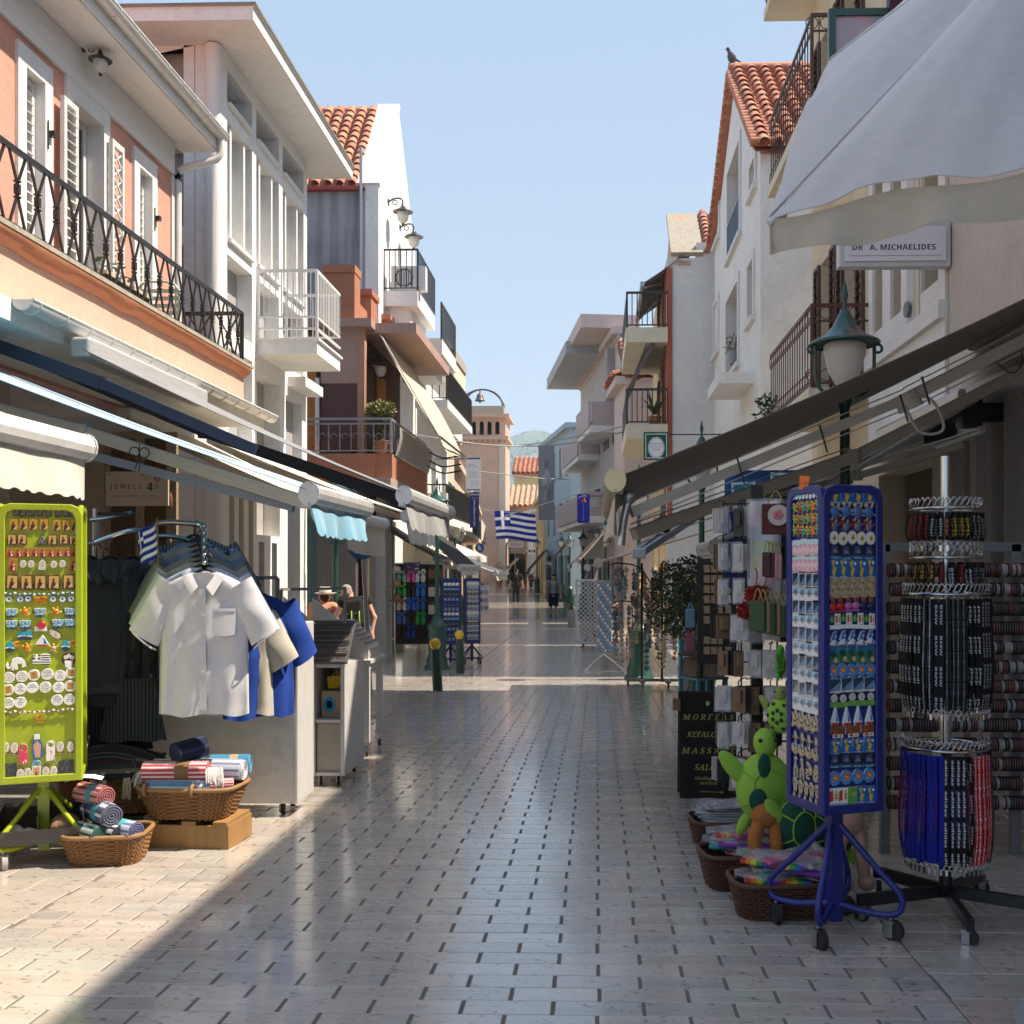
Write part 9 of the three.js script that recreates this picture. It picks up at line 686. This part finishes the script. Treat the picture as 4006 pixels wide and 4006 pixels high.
// ---------------------------------------------------------------- chalkboard, poster wall, chair, olive bush, trellis
{ const a = GP(2660, 3120), d = -a.z, x0 = XU(2658, d), x1 = XU(2880, d), y1 = YV(2706, d, 0.8), g = TW('chalkboard', 'black massage salon chalkboard with gold hand lettering', 'sign', V((x0 + x1) / 2, gy(d), -d)), w = x1 - x0, h = y1 - gy(d); const t = canvasTex(512, 1000, (c) => { c.fillStyle = '#15140f'; c.fillRect(0, 0, 512, 1000); for (let i = 0; i < 500; i++) { c.fillStyle = `rgba(90,84,40,${0.12 * rnd()})`; const e = i % 4; c.beginPath(); c.ellipse(e < 2 ? (e ? 495 : 15) + rr(-14, 14) : rnd() * 512, e < 2 ? rnd() * 1000 : (e === 2 ? 15 : 985) + rr(-14, 14), 16, 6, rnd() * 3, 0, 7); c.fill(); } c.fillStyle = '#cfc79a'; c.beginPath(); c.arc(256, 118, 15, 0, 7); c.fill(); for (const k of [-14, -5, 5, 14]) c.fillRect(254 + k, 88, 5, 30); const L = (s, y, z) => txt(c, s, 256, y, z, '#c2b268', 'serif', 'italic'); L('M O R F E A S', 265, 72); L('KEFALONIA', 425, 66); L('M A S S A G E', 580, 76); L('SALON', 735, 76); L('Healing Arts', 825, 42); L('services', 870, 42); c.strokeStyle = '#c2b268'; c.lineWidth = 5; c.beginPath(); c.moveTo(180, 935); c.lineTo(390, 940); c.moveTo(370, 925); c.lineTo(390, 940); c.lineTo(370, 955); c.stroke(); }); M('board', tf(new THREE.BoxGeometry(w, h, 0.02), (x0 + x1) / 2, gy(d) + h / 2, -d, -0.06), std(RGB(0.05, 0.035, 0.02), 0.8), g); M('face', tf(new THREE.PlaneGeometry(w, h), (x0 + x1) / 2, gy(d) + h / 2, -d + 0.012, -0.06), std(0xffffff, 0.85, { map: t }), g); M('prop', tf(new THREE.BoxGeometry(w, h, 0.02), (x0 + x1) / 2, gy(d) + h / 2 - 0.01, -d - 0.16, 0.12), std(RGB(0.05, 0.035, 0.02), 0.8), g); M('leaflet_box', box(0.05, 0.08, 0.06, x0 - 0.02, gy(d) + h * 0.88, -d), wood(RGB(0.35, 0.22, 0.1)), g); }
{ flatSign('wall_poster', 'dark blue poster wall with white framed sea photographs', 2835, 3130, 1840, 2300, 9.9, (c, w, h) => { c.fillStyle = '#123a78'; c.fillRect(0, 0, w, h); c.fillStyle = '#1d5a9a'; c.fillRect(0, 60, w, 120); const card0 = (x, y, s, r) => { c.save(); c.translate(x, y); c.rotate(r); c.fillStyle = '#dfe3e6'; c.fillRect(-s * 0.55, -s * 0.6, s * 1.1, s * 1.3); c.fillStyle = '#1a8a96'; c.fillRect(-s * 0.45, -s * 0.5, s * 0.9, s * 0.95); for (let i = 0; i < 30; i++) { c.fillStyle = pick(['#35a8ae', '#0f6f80', '#57bcc0']); c.fillRect(rr(-0.44, 0.3) * s, rr(-0.48, 0.4) * s, 22, 5); } c.fillStyle = '#8a6a48'; c.fillRect(-s * 0.08, -s * 0.1, s * 0.16, s * 0.55); c.restore(); }; card0(130, 170, 150, -0.06); card0(400, 120, 170, 0.03); }, { w: 512, h: 800, back: std(RGB(0.01, 0.05, 0.2), 0.7), cat: 'poster' });
  const c0 = P(2750, 2545, 12.5), g = T('wooden_chair', 'turquoise painted wooden chair stacked with books', 'chair', V(c0.x, gy(12.5), -12.5), 0.5), tm = paint(RGB(0.07, 0.3, 0.36), 0.6); for (const [x, z, hh] of [[-0.19, 0.18, 0.46], [0.19, 0.18, 0.46], [-0.19, -0.18, 0.92], [0.19, -0.18, 0.92]]) M('leg', box(0.04, hh, 0.04, x, hh / 2, z), tm, g); M('seat', rbox(0.44, 0.03, 0.42, 0.006, 0, 0.47, 0), tm, g); for (const y of [0.62, 0.75, 0.88]) M('back_slat', box(0.36, 0.05, 0.02, 0, y, -0.18), tm, g); for (const y of [0.15, 0.28]) M('stretcher', box(0.36, 0.025, 0.025, 0, y, 0.18), tm, g); for (let i = 0; i < 14; i++) { const b = T('book', 'slim tan book standing in the row on the turquoise chair', 'book', V(c0.x - 0.16 + i * 0.024, gy(12.5) + 0.487, -12.45), 0.5, 'books on the chair'); M('cover', tf(new THREE.BoxGeometry(0.016, 0.22, 0.3), 0, 0.11, 0, 0, 0, -0.25), std(pick([RGB(0.3, 0.2, 0.12), RGB(0.22, 0.15, 0.1), RGB(0.36, 0.26, 0.17)]), 0.8), b); M('pages', tf(new THREE.BoxGeometry(0.011, 0.212, 0.304), 0, 0.113, 0, 0, 0, -0.25), std(RGB(0.6, 0.54, 0.42), 0.9), b); }
  const ob = T('olive_bush', 'dense olive bush behind the wind chime stand', 'bush', V(XU(2730, 14.6), gy(14.6), -14.6)); M('planter', lathe([[0.2, 0], [0.28, 0.45], [0.25, 0.45]], 16), greyPot, ob); M('trunk', tube([[0, 0.4, 0], [0.03, 0.8, 0], [-0.02, 1.2, 0]], 0.03), barkM, ob); M('crown', foliage(5200, 0.6, 0.075, (x, y, z) => { const n = 0.7 + 0.5 * fbm(x * 3 + 7, y * 3 + z * 2, 64, 2); return V(x * 0.72 * n, 1.35 + y * 0.62 * n, z * 0.55 * n); }, 0.5), leafOlive, ob);
  const pr = TW('postcard_rack', 'dark rack of brown picture cards beside the green lamp pole', 'display rack', P(2790, 2300, 11.6)); M('board', box(0.42, 1.2, 0.03, P(2805, 2380, 11.6).x, P(2805, 2380, 11.6).y, -11.6), std(RGB(0.04, 0.035, 0.03), 0.8), pr); for (let r = 0; r < 10; r++) for (let c = 0; c < 4; c++) if ((r * 5 + c * 3) % 7) { const q = P(2765 + c * 28, 2185 + r * 40, 11.57), t = T('picture_card', 'small brown picture card on the dark rack', 'card', q, 0, 'picture cards on the dark rack'); t.rotation.z = rr(-0.1, 0.1); M('paper', card(rr2(0.065, 0.08), 0.003, 25, 33), printM, t); }
  const tr = TW('trellis', 'white diagonal lattice screen', 'screen', P(2300, 2360, 26)), dd = 26, tx0 = XU(2255, dd), tx1 = XU(2345, dd), ty0 = gy(dd) + 0.15, ty1 = YV(2270, dd, 0); M('frame', [bar(V(tx0, ty0, -dd), V(tx0, ty1, -dd), 0.05), bar(V(tx1, ty0, -dd), V(tx1, ty1, -dd), 0.05), bar(V(tx0, ty1, -dd), V(tx1, ty1, -dd), 0.05), bar(V(tx0, ty0, -dd), V(tx1, ty0, -dd), 0.05)], whiteP, tr); const tw = tx1 - tx0, th = ty1 - ty0; for (let i = -12; i < 6; i++) for (const s of [0, 1]) { const x = i * 0.11, pts = []; let a = [x, 0], b = [x + th, th]; const cl = (p, q) => { if (p[0] < 0) p = [0, p[1] - p[0]]; if (q[0] > tw) q = [tw, q[1] - (q[0] - tw)]; return [p, q]; }; [a, b] = cl(a, b); if (a[1] >= b[1]) continue; const f = (q) => V(s ? tx1 - q[0] : tx0 + q[0], ty0 + q[1], -dd + s * 0.012); M('slat', bar(f(a), f(b), 0.022, 0.008), whiteP, tr); } }
// ---------------------------------------------------------------- wind chime stand
{ const d = 17, cx = XU(2560, d), g = T('chime_stand', 'black iron stand with curved arms hung with shell wind chimes', 'display stand', V(cx, gy(d), -d)); for (const x of [-0.2, 0.12]) M('post', rod(V(x, 0.06, 0), V(x, 1.95, 0), 0.02), blackM, g); for (const [y, w] of [[1.55, 0.7], [0.95, 0.62]]) for (const s of [-1, 1]) M('curved_arm', tube([[0.0, y, 0], [s * w * 0.35, y + 0.33, 0], [s * w * 0.8, y + 0.4, 0], [s * w, y + 0.38, 0]], 0.012, 24), blackM, g); M('foot', [box(0.9, 0.04, 0.08, 0, 0.09, 0), box(0.08, 0.04, 0.7, -0.2, 0.09, 0), box(0.08, 0.04, 0.7, 0.2, 0.09, 0)], std(RGB(0.25, 0.25, 0.26), 0.6), g); for (const [x, z] of [[-0.42, 0], [0.42, 0], [-0.2, 0.33], [0.2, 0.33]]) casterParts(g, x, 0, z, 0.035, rubber);
  const cm = [RGB(0.55, 0.48, 0.4), RGB(0.3, 0.18, 0.1), RGB(0.2, 0.36, 0.45), RGB(0.65, 0.62, 0.58), RGB(0.42, 0.14, 0.12), RGB(0.14, 0.2, 0.28), RGB(0.5, 0.36, 0.2)].map((c) => std(c, 0.5)), nm = ['cream shell', 'brown wood', 'sea blue', 'white shell', 'coral red', 'slate blue', 'tan driftwood']; for (let i = 0; i < 140; i++) { const lv = i % 3, k = Math.floor(rnd() * 7), x = rr(-0.68, 0.68), y = lv === 0 ? rr(1.7, 1.95) : lv === 1 ? rr(1.2, 1.5) : rr(0.75, 1.15), t = T('wind_chime', `${nm[k]} wind chime on the ${['upper', 'middle', 'lower'][lv]} arms of the iron stand`, 'wind chime', V(cx + x, gy(d) + y, -d + rr(-0.3, 0.35)), rr(0, 6), `${nm[k]} chimes ${lv}`), L = rr(0.25, 0.45), n = 5; M('cord', rod(V(0, 0, 0), V(0, -L, 0), 0.002), barkM, t); const pc = []; for (let j = 0; j < n; j++) { const yy = -L * (j + 1) / n, s = rr(0.03, 0.065); pc.push(j % 3 === 0 ? tf(new THREE.OctahedronGeometry(s, 0), 0, yy, 0, 0, 0, 0, V(1, 1.2, 0.35)) : j % 3 === 1 ? sph(s * 0.8, 0, yy, 0, 1, 0.8, 0.5, 7) : tf(ext(shp([[-1, 0], [0, 0.5], [1, 0], [0, -0.5]].map(([a, b]) => [a * s, b * s])), 0.006), 0, yy, 0)); } M('pendants', pc, cm[k], t); } }
{ const p = P(2365, 2380, 19), g = T('card_spinner', 'grey mesh postcard spinner glinting in the sun beside the chimes', 'display stand', V(XU(2362, 19), gy(19), -19), 0.2); M('panel', rbox(0.27, 1.3, 0.05, 0.02, 0, 1.05, 0), std(RGB(0.25, 0.27, 0.3), 0.4, { metalness: 0.5 }), g); const pt = []; for (let r = 0; r < 20; r++) for (let c = 0; c < 6; c++) pt.push(tf(card(rr2(0.034, 0.045), 0.004, [37, 6, 30, 46][(r + c) % 4], 33), (c - 2.5) * 0.042, 0.46 + r * 0.061, 0.03)); M('badges', pt, glossM, g).userData.kind = 'stuff'; for (const s of [-1, 1]) M('leg', tube([[0, 0.4, 0], [s * 0.3, 0.15, 0.05], [s * 0.32, 0.08, 0.05], [0, 0.08, 0.05]], 0.014, 20), chrome, g);
  const w = T('folding_frame', 'brown wooden folding frame with a canvas tote hung on it', 'stand', GP(2300, 2535)), wm = wood(RGB(0.2, 0.08, 0.03)); M('leg', bar(V(-0.15, 0, 0), V(0.25, 0.85, 0), 0.05, 0.03), wm, w); M('leg', bar(V(0.28, 0, 0), V(-0.02, 0.85, 0.04), 0.05, 0.03), wm, w); M('rail', bar(V(-0.05, 0.82, 0.02), V(0.3, 0.82, 0.02), 0.04), wm, w); const tb = T('canvas_tote', 'cream canvas tote bag with an olive print hanging on the wooden frame', 'bag', GP(2295, 2535).add(V(0, 0.72, 0.08))); M('body', rbox(0.3, 0.36, 0.04, 0.015, 0, -0.25, 0), cloth(RGB(0.6, 0.54, 0.42)), tb); M('handle', tor(0.07, 0.012, 0, -0.03, 0, 0, 0, 0, 14, 3.14), cloth(RGB(0.6, 0.54, 0.42)), tb); M('print', [0, 1, 2, 3, 4].map((i) => sph(0.025, -0.06 + i * 0.03, -0.27 + 0.012 * (i % 2), 0.022, 1, 0.4, 0.1)), leafOlive, tb); for (const [x, y, c, l] of [[0, 0, RGB(0.2, 0.35, 0.5), 'pale blue cloth bag hung beside the books'], [0.0, -0.28, RGB(0.45, 0.14, 0.18), 'red patterned cloth bag hung under the blue one']]) { const t = T('cloth_bag', l, 'bag', P(2700, 2385, 12.2).add(V(x, y, 0))); M('body', rbox(0.11, 0.22, 0.04, 0.015, 0, -0.1, 0), std(c, 0.9, { map: plasterT }), t); M('strap', tube([[-0.03, 0, 0], [0, 0.08, 0], [0.03, 0, 0]], 0.006), std(c, 0.9), t); } const bt = T('wine_bottle', 'dark wine bottle with a pale label on the side table', 'bottle', P(2765, 2555, 12.3)); M('glass', lathe([[0.001, 0], [0.04, 0.005], [0.04, 0.18], [0.015, 0.23], [0.014, 0.3], [0.001, 0.3]], 16), phys(RGB(0.01, 0.012, 0.008), 0.1), bt); M('label', cyl(0.0405, 0.0405, 0.08, 0, 0.1, 0, 0, 0, 0, 16, true), std(RGB(0.6, 0.56, 0.48), 0.8), bt); const tp = T('side_table', 'small black side table with a wine bottle', 'table', V(XU(2740, 12.3), gy(12.3), -12.3)); M('top', cyl(0.26, 0.26, 0.02, 0, P(2765, 2555, 12.3).y - gy(12.3) - 0.011, 0, 0, 0, 0, 24), wood(RGB(0.1, 0.05, 0.03)), tp); M('leg', cyl(0.03, 0.03, 0.86, 0, 0.44, 0), blackM, tp); M('base', cyl(0.18, 0.18, 0.02, 0, 0.012, 0), blackM, tp); }
// ---------------------------------------------------------------- people
function blob(bones, cell = 0.02, k = 0.035) { const lo = V(9, 9, 9), hi = V(-9, -9, -9); for (const [a, b, r, s] of bones) for (const p of [a, b]) { const m = Math.max(r, s) + 0.06; lo.min(V(p[0] - m, p[1] - m, p[2] - m)); hi.max(V(p[0] + m, p[1] + m, p[2] + m)); } const size = Math.max(hi.x - lo.x, hi.y - lo.y, hi.z - lo.z), n = Math.min(96, Math.ceil(size / cell)), h = n / 2, mc = new MarchingCubes(n, new THREE.MeshBasicMaterial(), false, false, 60000); mc.isolation = 0; const c = lo.clone().add(hi).multiplyScalar(0.5), step = size / n, B = bones.map(([a, b, r, s]) => ({ a, d: [b[0] - a[0], b[1] - a[1], b[2] - a[2]], r, s: s ?? r })).map((q) => ({ ...q, l: q.d[0] ** 2 + q.d[1] ** 2 + q.d[2] ** 2 || 1e-9 }));
  for (let z = 0; z < n; z++) for (let y = 0; y < n; y++) for (let x = 0; x < n; x++) { const px = c.x + (x - h) * step, py = c.y + (y - h) * step, pz = c.z + (z - h) * step; let m = 9; for (const q of B) { const ax = px - q.a[0], ay = py - q.a[1], az = pz - q.a[2]; let t = (ax * q.d[0] + ay * q.d[1] + az * q.d[2]) / q.l; t = t < 0 ? 0 : t > 1 ? 1 : t; const e = Math.hypot(ax - q.d[0] * t, ay - q.d[1] * t, az - q.d[2] * t) - (q.r + (q.s - q.r) * t), w = Math.max(k - Math.abs(m - e), 0) / k; m = Math.min(m, e) - w * w * k * 0.25; } mc.field[x + y * n + z * n * n] = -m; }
  mc.update(); const g = new THREE.BufferGeometry(), cnt = mc.count ?? mc.geometry.drawRange.count, pos = new Float32Array(mc.positionArray.subarray(0, cnt * 3)); for (let i = 0; i < cnt; i++) { pos[i * 3] = pos[i * 3] * size / 2 + c.x; pos[i * 3 + 1] = pos[i * 3 + 1] * size / 2 + c.y; pos[i * 3 + 2] = pos[i * 3 + 2] * size / 2 + c.z; } g.setAttribute('position', new THREE.BufferAttribute(pos, 3)); g.setAttribute('normal', new THREE.BufferAttribute(new Float32Array(mc.normalArray.subarray(0, cnt * 3)), 3)); return g; }
const grow = (bones, e) => bones.map(([a, b, r, s]) => [a, b, r + e, (s ?? r) + e]);
function person(label, pos, ry, J, o) { // J: named joints
  const g = T('person', label, 'person', pos, ry), m = (a, b, t) => a.map((v, i) => v + (b[i] - v) * t), { hip, chest, neck, head, sL, sR, eL, eR, hL, hR, kL, kR, aL, aR } = J, off = (p, x, y, z) => [p[0] + x, p[1] + y, p[2] + z], f = o.face ?? 1;
  const torso = [[off(hip, -0.07, 0, 0), off(hip, 0.07, 0, 0), 0.11, 0.11], [hip, chest, 0.13, 0.14], [sL, sR, 0.075, 0.075], [off(chest, -0.06, 0, 0), off(chest, 0.06, 0, 0), 0.12, 0.12]], thighs = [[off(hip, -0.09, -0.04, 0), kL, 0.088, 0.06], [off(hip, 0.09, -0.04, 0), kR, 0.088, 0.06]], upper = [[sL, eL, 0.05, 0.04], [sR, eR, 0.05, 0.04]];
  const hand = (h, e) => { const d = V(h[0] - e[0], h[1] - e[1], h[2] - e[2]).normalize(), s = V(0, 0, 1).cross(d).normalize(), q = (a, b) => [h[0] + d.x * a + s.x * b, h[1] + d.y * a + s.y * b, h[2] + d.z * a + s.z * b]; return [[h, q(0.06, 0), 0.026, 0.03], ...[-1.5, -0.5, 0.5, 1.5].map((i) => [q(0.06, i * 0.014), q(0.135 - Math.abs(i) * 0.012, i * 0.018), 0.011, 0.009]), [q(0.02, 0.02), q(0.075, 0.05), 0.012, 0.01]]; };
  const skin = [...torso, ...thighs, ...upper, [kL, aL, 0.055, 0.036], [kR, aR, 0.055, 0.036], [eL, hL, 0.04, 0.028], [eR, hR, 0.04, 0.028], ...hand(hL, eL), ...hand(hR, eR), [neck, head, 0.05, 0.05], [off(head, 0, 0.035, -0.02 * f), off(head, 0, -0.03, 0.02 * f), 0.088, 0.07], [off(head, o.nose?.[0] ?? 0, -0.005, (o.nose?.[1] ?? 0.1) * f), off(head, o.nose?.[0] ?? 0, -0.03, (o.nose?.[1] ?? 0.105) * f), 0.012, 0.014], [off(head, -0.085, 0, 0), off(head, 0.085, 0, 0), 0.02, 0.02]];
  M('body', blob(skin, o.cell), std(RGB(0.50, 0.27, 0.18), 0.6), g);
  if (o.face === 1 || o.eyes) M('eyes', [sph(0.012, head[0] - 0.033, head[1] + 0.015, head[2] + 0.086), sph(0.012, head[0] + 0.033, head[1] + 0.015, head[2] + 0.086), box(0.045, 0.008, 0.006, head[0], head[1] - 0.062, head[2] + 0.09)], std(RGB(0.06, 0.025, 0.02), 0.5), g);
  M('top', muv(blob(grow([...torso, ...(o.sleeves ? upper.map(([a, b, r, s]) => [a, m(a, b, 0.75), r + 0.012, s + 0.02]) : [])], 0.014), o.cell)), cloth(o.top), g);
  M('trousers', muv(blob(grow([torso[0], [m(hip, chest, 0.05), hip, 0.13, 0.12], ...(o.long ? [...thighs, [kL, aL, 0.07, 0.062], [kR, aR, 0.07, 0.062]] : thighs.map(([a, b, r]) => [a, m(a, b, 0.92), r, r - 0.005]))], 0.02), o.cell)), cloth(o.legs), g);
  if (o.hair) M('hair', blob([[off(head, 0, 0.06, -0.02 * f), off(head, 0, 0.01, -0.045 * f), 0.085, 0.075]], 0.012), std(o.hair, 0.85), g);
  for (const a of [aL, aR]) M('shoe', blob([[off(a, 0, -0.045, -0.04 * f), off(a, 0, -0.055, 0.12 * f), 0.042, 0.032]], 0.012), std(o.shoe || RGB(0.02, 0.02, 0.02), 0.7), g);
  return g; }
{ const A = GP(2165, 2415), w = person('man in a grey T-shirt and navy shorts walking towards the camera', A, 0.05, { hip: [0, 0.92, 0], chest: [0, 1.28, 0], neck: [0, 1.46, 0], head: [0, 1.62, 0.02], sL: [-0.19, 1.4, 0], sR: [0.19, 1.4, 0], eL: [-0.27, 1.13, -0.03], eR: [0.27, 1.12, 0.02], hL: [-0.32, 0.88, 0.06], hR: [0.3, 0.87, 0.1], kL: [-0.1, 0.5, -0.05], kR: [0.1, 0.5, 0.1], aL: [-0.1, 0.1, -0.16], aR: [0.1, 0.09, 0.06] }, { top: RGB(0.33, 0.32, 0.37), legs: RGB(0.012, 0.016, 0.04), sleeves: 1, hair: RGB(0.02, 0.014, 0.01), cell: 0.024 }); M('backpack_straps', [-1, 1].map((s) => tube([[s * 0.13, 1.44, -0.06], [s * 0.14, 1.43, 0.11], [s * 0.13, 1.2, 0.17], [s * 0.17, 1.05, 0.06]], 0.02, 16)), std(RGB(0.02, 0.025, 0.07), 0.8), w);
  const Bp = GP(2020, 2358); person('man in a black T-shirt and black trousers walking away down the street', Bp, 0.0, { hip: [0, 0.93, 0], chest: [0, 1.3, 0], neck: [0, 1.48, 0], head: [0, 1.64, 0], sL: [-0.21, 1.42, 0], sR: [0.21, 1.42, 0], eL: [-0.3, 1.14, 0], eR: [0.31, 1.14, 0.03], hL: [-0.34, 0.9, -0.05], hR: [0.33, 0.9, -0.02], kL: [-0.1, 0.5, 0.02], kR: [0.1, 0.5, -0.06], aL: [-0.1, 0.1, 0.12], aR: [0.1, 0.09, -0.04] }, { top: RGB(0.01, 0.01, 0.012), legs: RGB(0.012, 0.012, 0.016), sleeves: 1, long: 1, face: -1, hair: RGB(0.015, 0.012, 0.01), cell: 0.026 });
  const Cp = V(XU(1372, 16.6), gy(16.6), -16.6), m = person('grey-haired man with a black backpack bending over the jewellery display', Cp, 0, { hip: [0.13, 0.9, 0.02], chest: [0.06, 1.2, -0.08], neck: [0, 1.36, -0.16], head: [-0.11, 1.46, -0.2], sL: [-0.15, 1.32, -0.12], sR: [0.24, 1.34, -0.08], eL: [-0.3, 1.12, -0.25], eR: [0.36, 1.09, -0.05], hL: [-0.32, 1.14, -0.48], hR: [0.34, 0.84, 0.04], kL: [0.02, 0.48, 0], kR: [0.2, 0.48, -0.06], aL: [0, 0.09, 0.04], aR: [0.2, 0.09, -0.04] }, { top: RGB(0.012, 0.012, 0.014), legs: RGB(0.02, 0.1, 0.22), face: -1, nose: [-0.105, 0], hair: RGB(0.3, 0.27, 0.24), shoe: RGB(0.05, 0.03, 0.02) }); M('sunglasses', [box(0.06, 0.03, 0.05, -0.205, 1.475, -0.2), rod(V(-0.19, 1.48, -0.14), V(-0.09, 1.475, -0.1), 0.005)], blackM, m);
  const bp = T('backpack', 'black backpack with lime green trim on the bending man', 'backpack', Cp.clone().add(V(0.09, 0.93, 0.14))); M('bag', [rbox(0.3, 0.46, 0.17, 0.07, 0.01, 0.22, 0, -0.3, 0, 0.12, 4)], cloth(RGB(0.012, 0.012, 0.013)), bp); M('pocket', rbox(0.24, 0.24, 0.08, 0.035, -0.01, 0.12, 0.11, -0.3, 0, 0.12, 4), cloth(RGB(0.02, 0.02, 0.022)), bp); for (const x of [-0.02, 0.1]) M('trim', tube([[x, 0.27, 0.11], [x + 0.015, 0.15, 0.165], [x + 0.03, 0.0, 0.17]], 0.009, 14), std(RGB(0.35, 0.6, 0.02), 0.6), bp); M('side_cord', tube([[-0.12, 0.28, 0.09], [-0.1, 0.18, 0.12], [-0.14, 0.08, 0.12], [-0.11, 0, 0.1], [-0.17, -0.06, 0.08]], 0.006, 20), std(RGB(0.35, 0.6, 0.02), 0.6), bp);
  const cp = T('baseball_hat', 'white cap held in the bending man\'s hand', 'cap', Cp.clone().add(V(0.34, 0.62, 0.1))); M('crown', sph(0.1, 0, 0, 0, 0.8, 1.2, 0.6, 16), cloth(RGB(0.7, 0.7, 0.74)), cp); M('peak', tf(new THREE.CylinderGeometry(0.09, 0.09, 0.008, 20, 1, false, 0, 3.14), 0.02, -0.06, 0.04, 0.4, 0.3), cloth(RGB(0.7, 0.7, 0.74)), cp); M('strap', tube([[0, 0.1, 0], [-0.03, 0.16, 0], [0, 0.2, 0]], 0.006), blackM, cp);
  const Dp = V(XU(1262, 16.9), gy(16.9), -16.9), wm = person('person in a white hat with bare shoulders standing at the jewellery display', Dp, 0.1, { hip: [0, 0.86, 0], chest: [0, 1.15, 0], neck: [0, 1.28, 0], head: [0.03, 1.4, -0.05], sL: [-0.16, 1.24, 0], sR: [0.16, 1.24, 0], eL: [-0.24, 1.0, -0.05], eR: [0.2, 1.0, -0.16], hL: [-0.2, 0.86, -0.22], hR: [0.1, 1.04, -0.36], kL: [-0.09, 0.46, 0], kR: [0.09, 0.46, 0], aL: [-0.09, 0.09, 0.02], aR: [0.09, 0.09, 0.02] }, { top: RGB(0.6, 0.3, 0.2), legs: RGB(0.5, 0.45, 0.38), face: -1, hair: RGB(0.05, 0.015, 0.008) }); const ht = T('straw_hat', 'white straw hat with a brown band on the bare-shouldered person', 'hat', Dp.clone().add(V(0.03, 1.45, -0.05))); M('crown', lathe([[0.1, 0], [0.095, 0.1], [0.08, 0.12], [0.03, 0.105], [0, 0.105]], 20), std(RGB(0.72, 0.68, 0.6), 0.85, { map: weaveT }), ht); M('brim', lathe([[0.1, 0.0], [0.17, 0.02], [0.172, 0.026], [0.1, 0.012]], 24), std(RGB(0.72, 0.68, 0.6), 0.85), ht); M('band', lathe([[0.102, -0.005], [0.1, 0.03]], 20), std(RGB(0.06, 0.03, 0.02), 0.8), ht); }
scene.traverse((o) => { if (o.isMesh) { o.castShadow = true; o.receiveShadow = true; } });
sun.castShadow = true;
renderer.render(scene, camera);
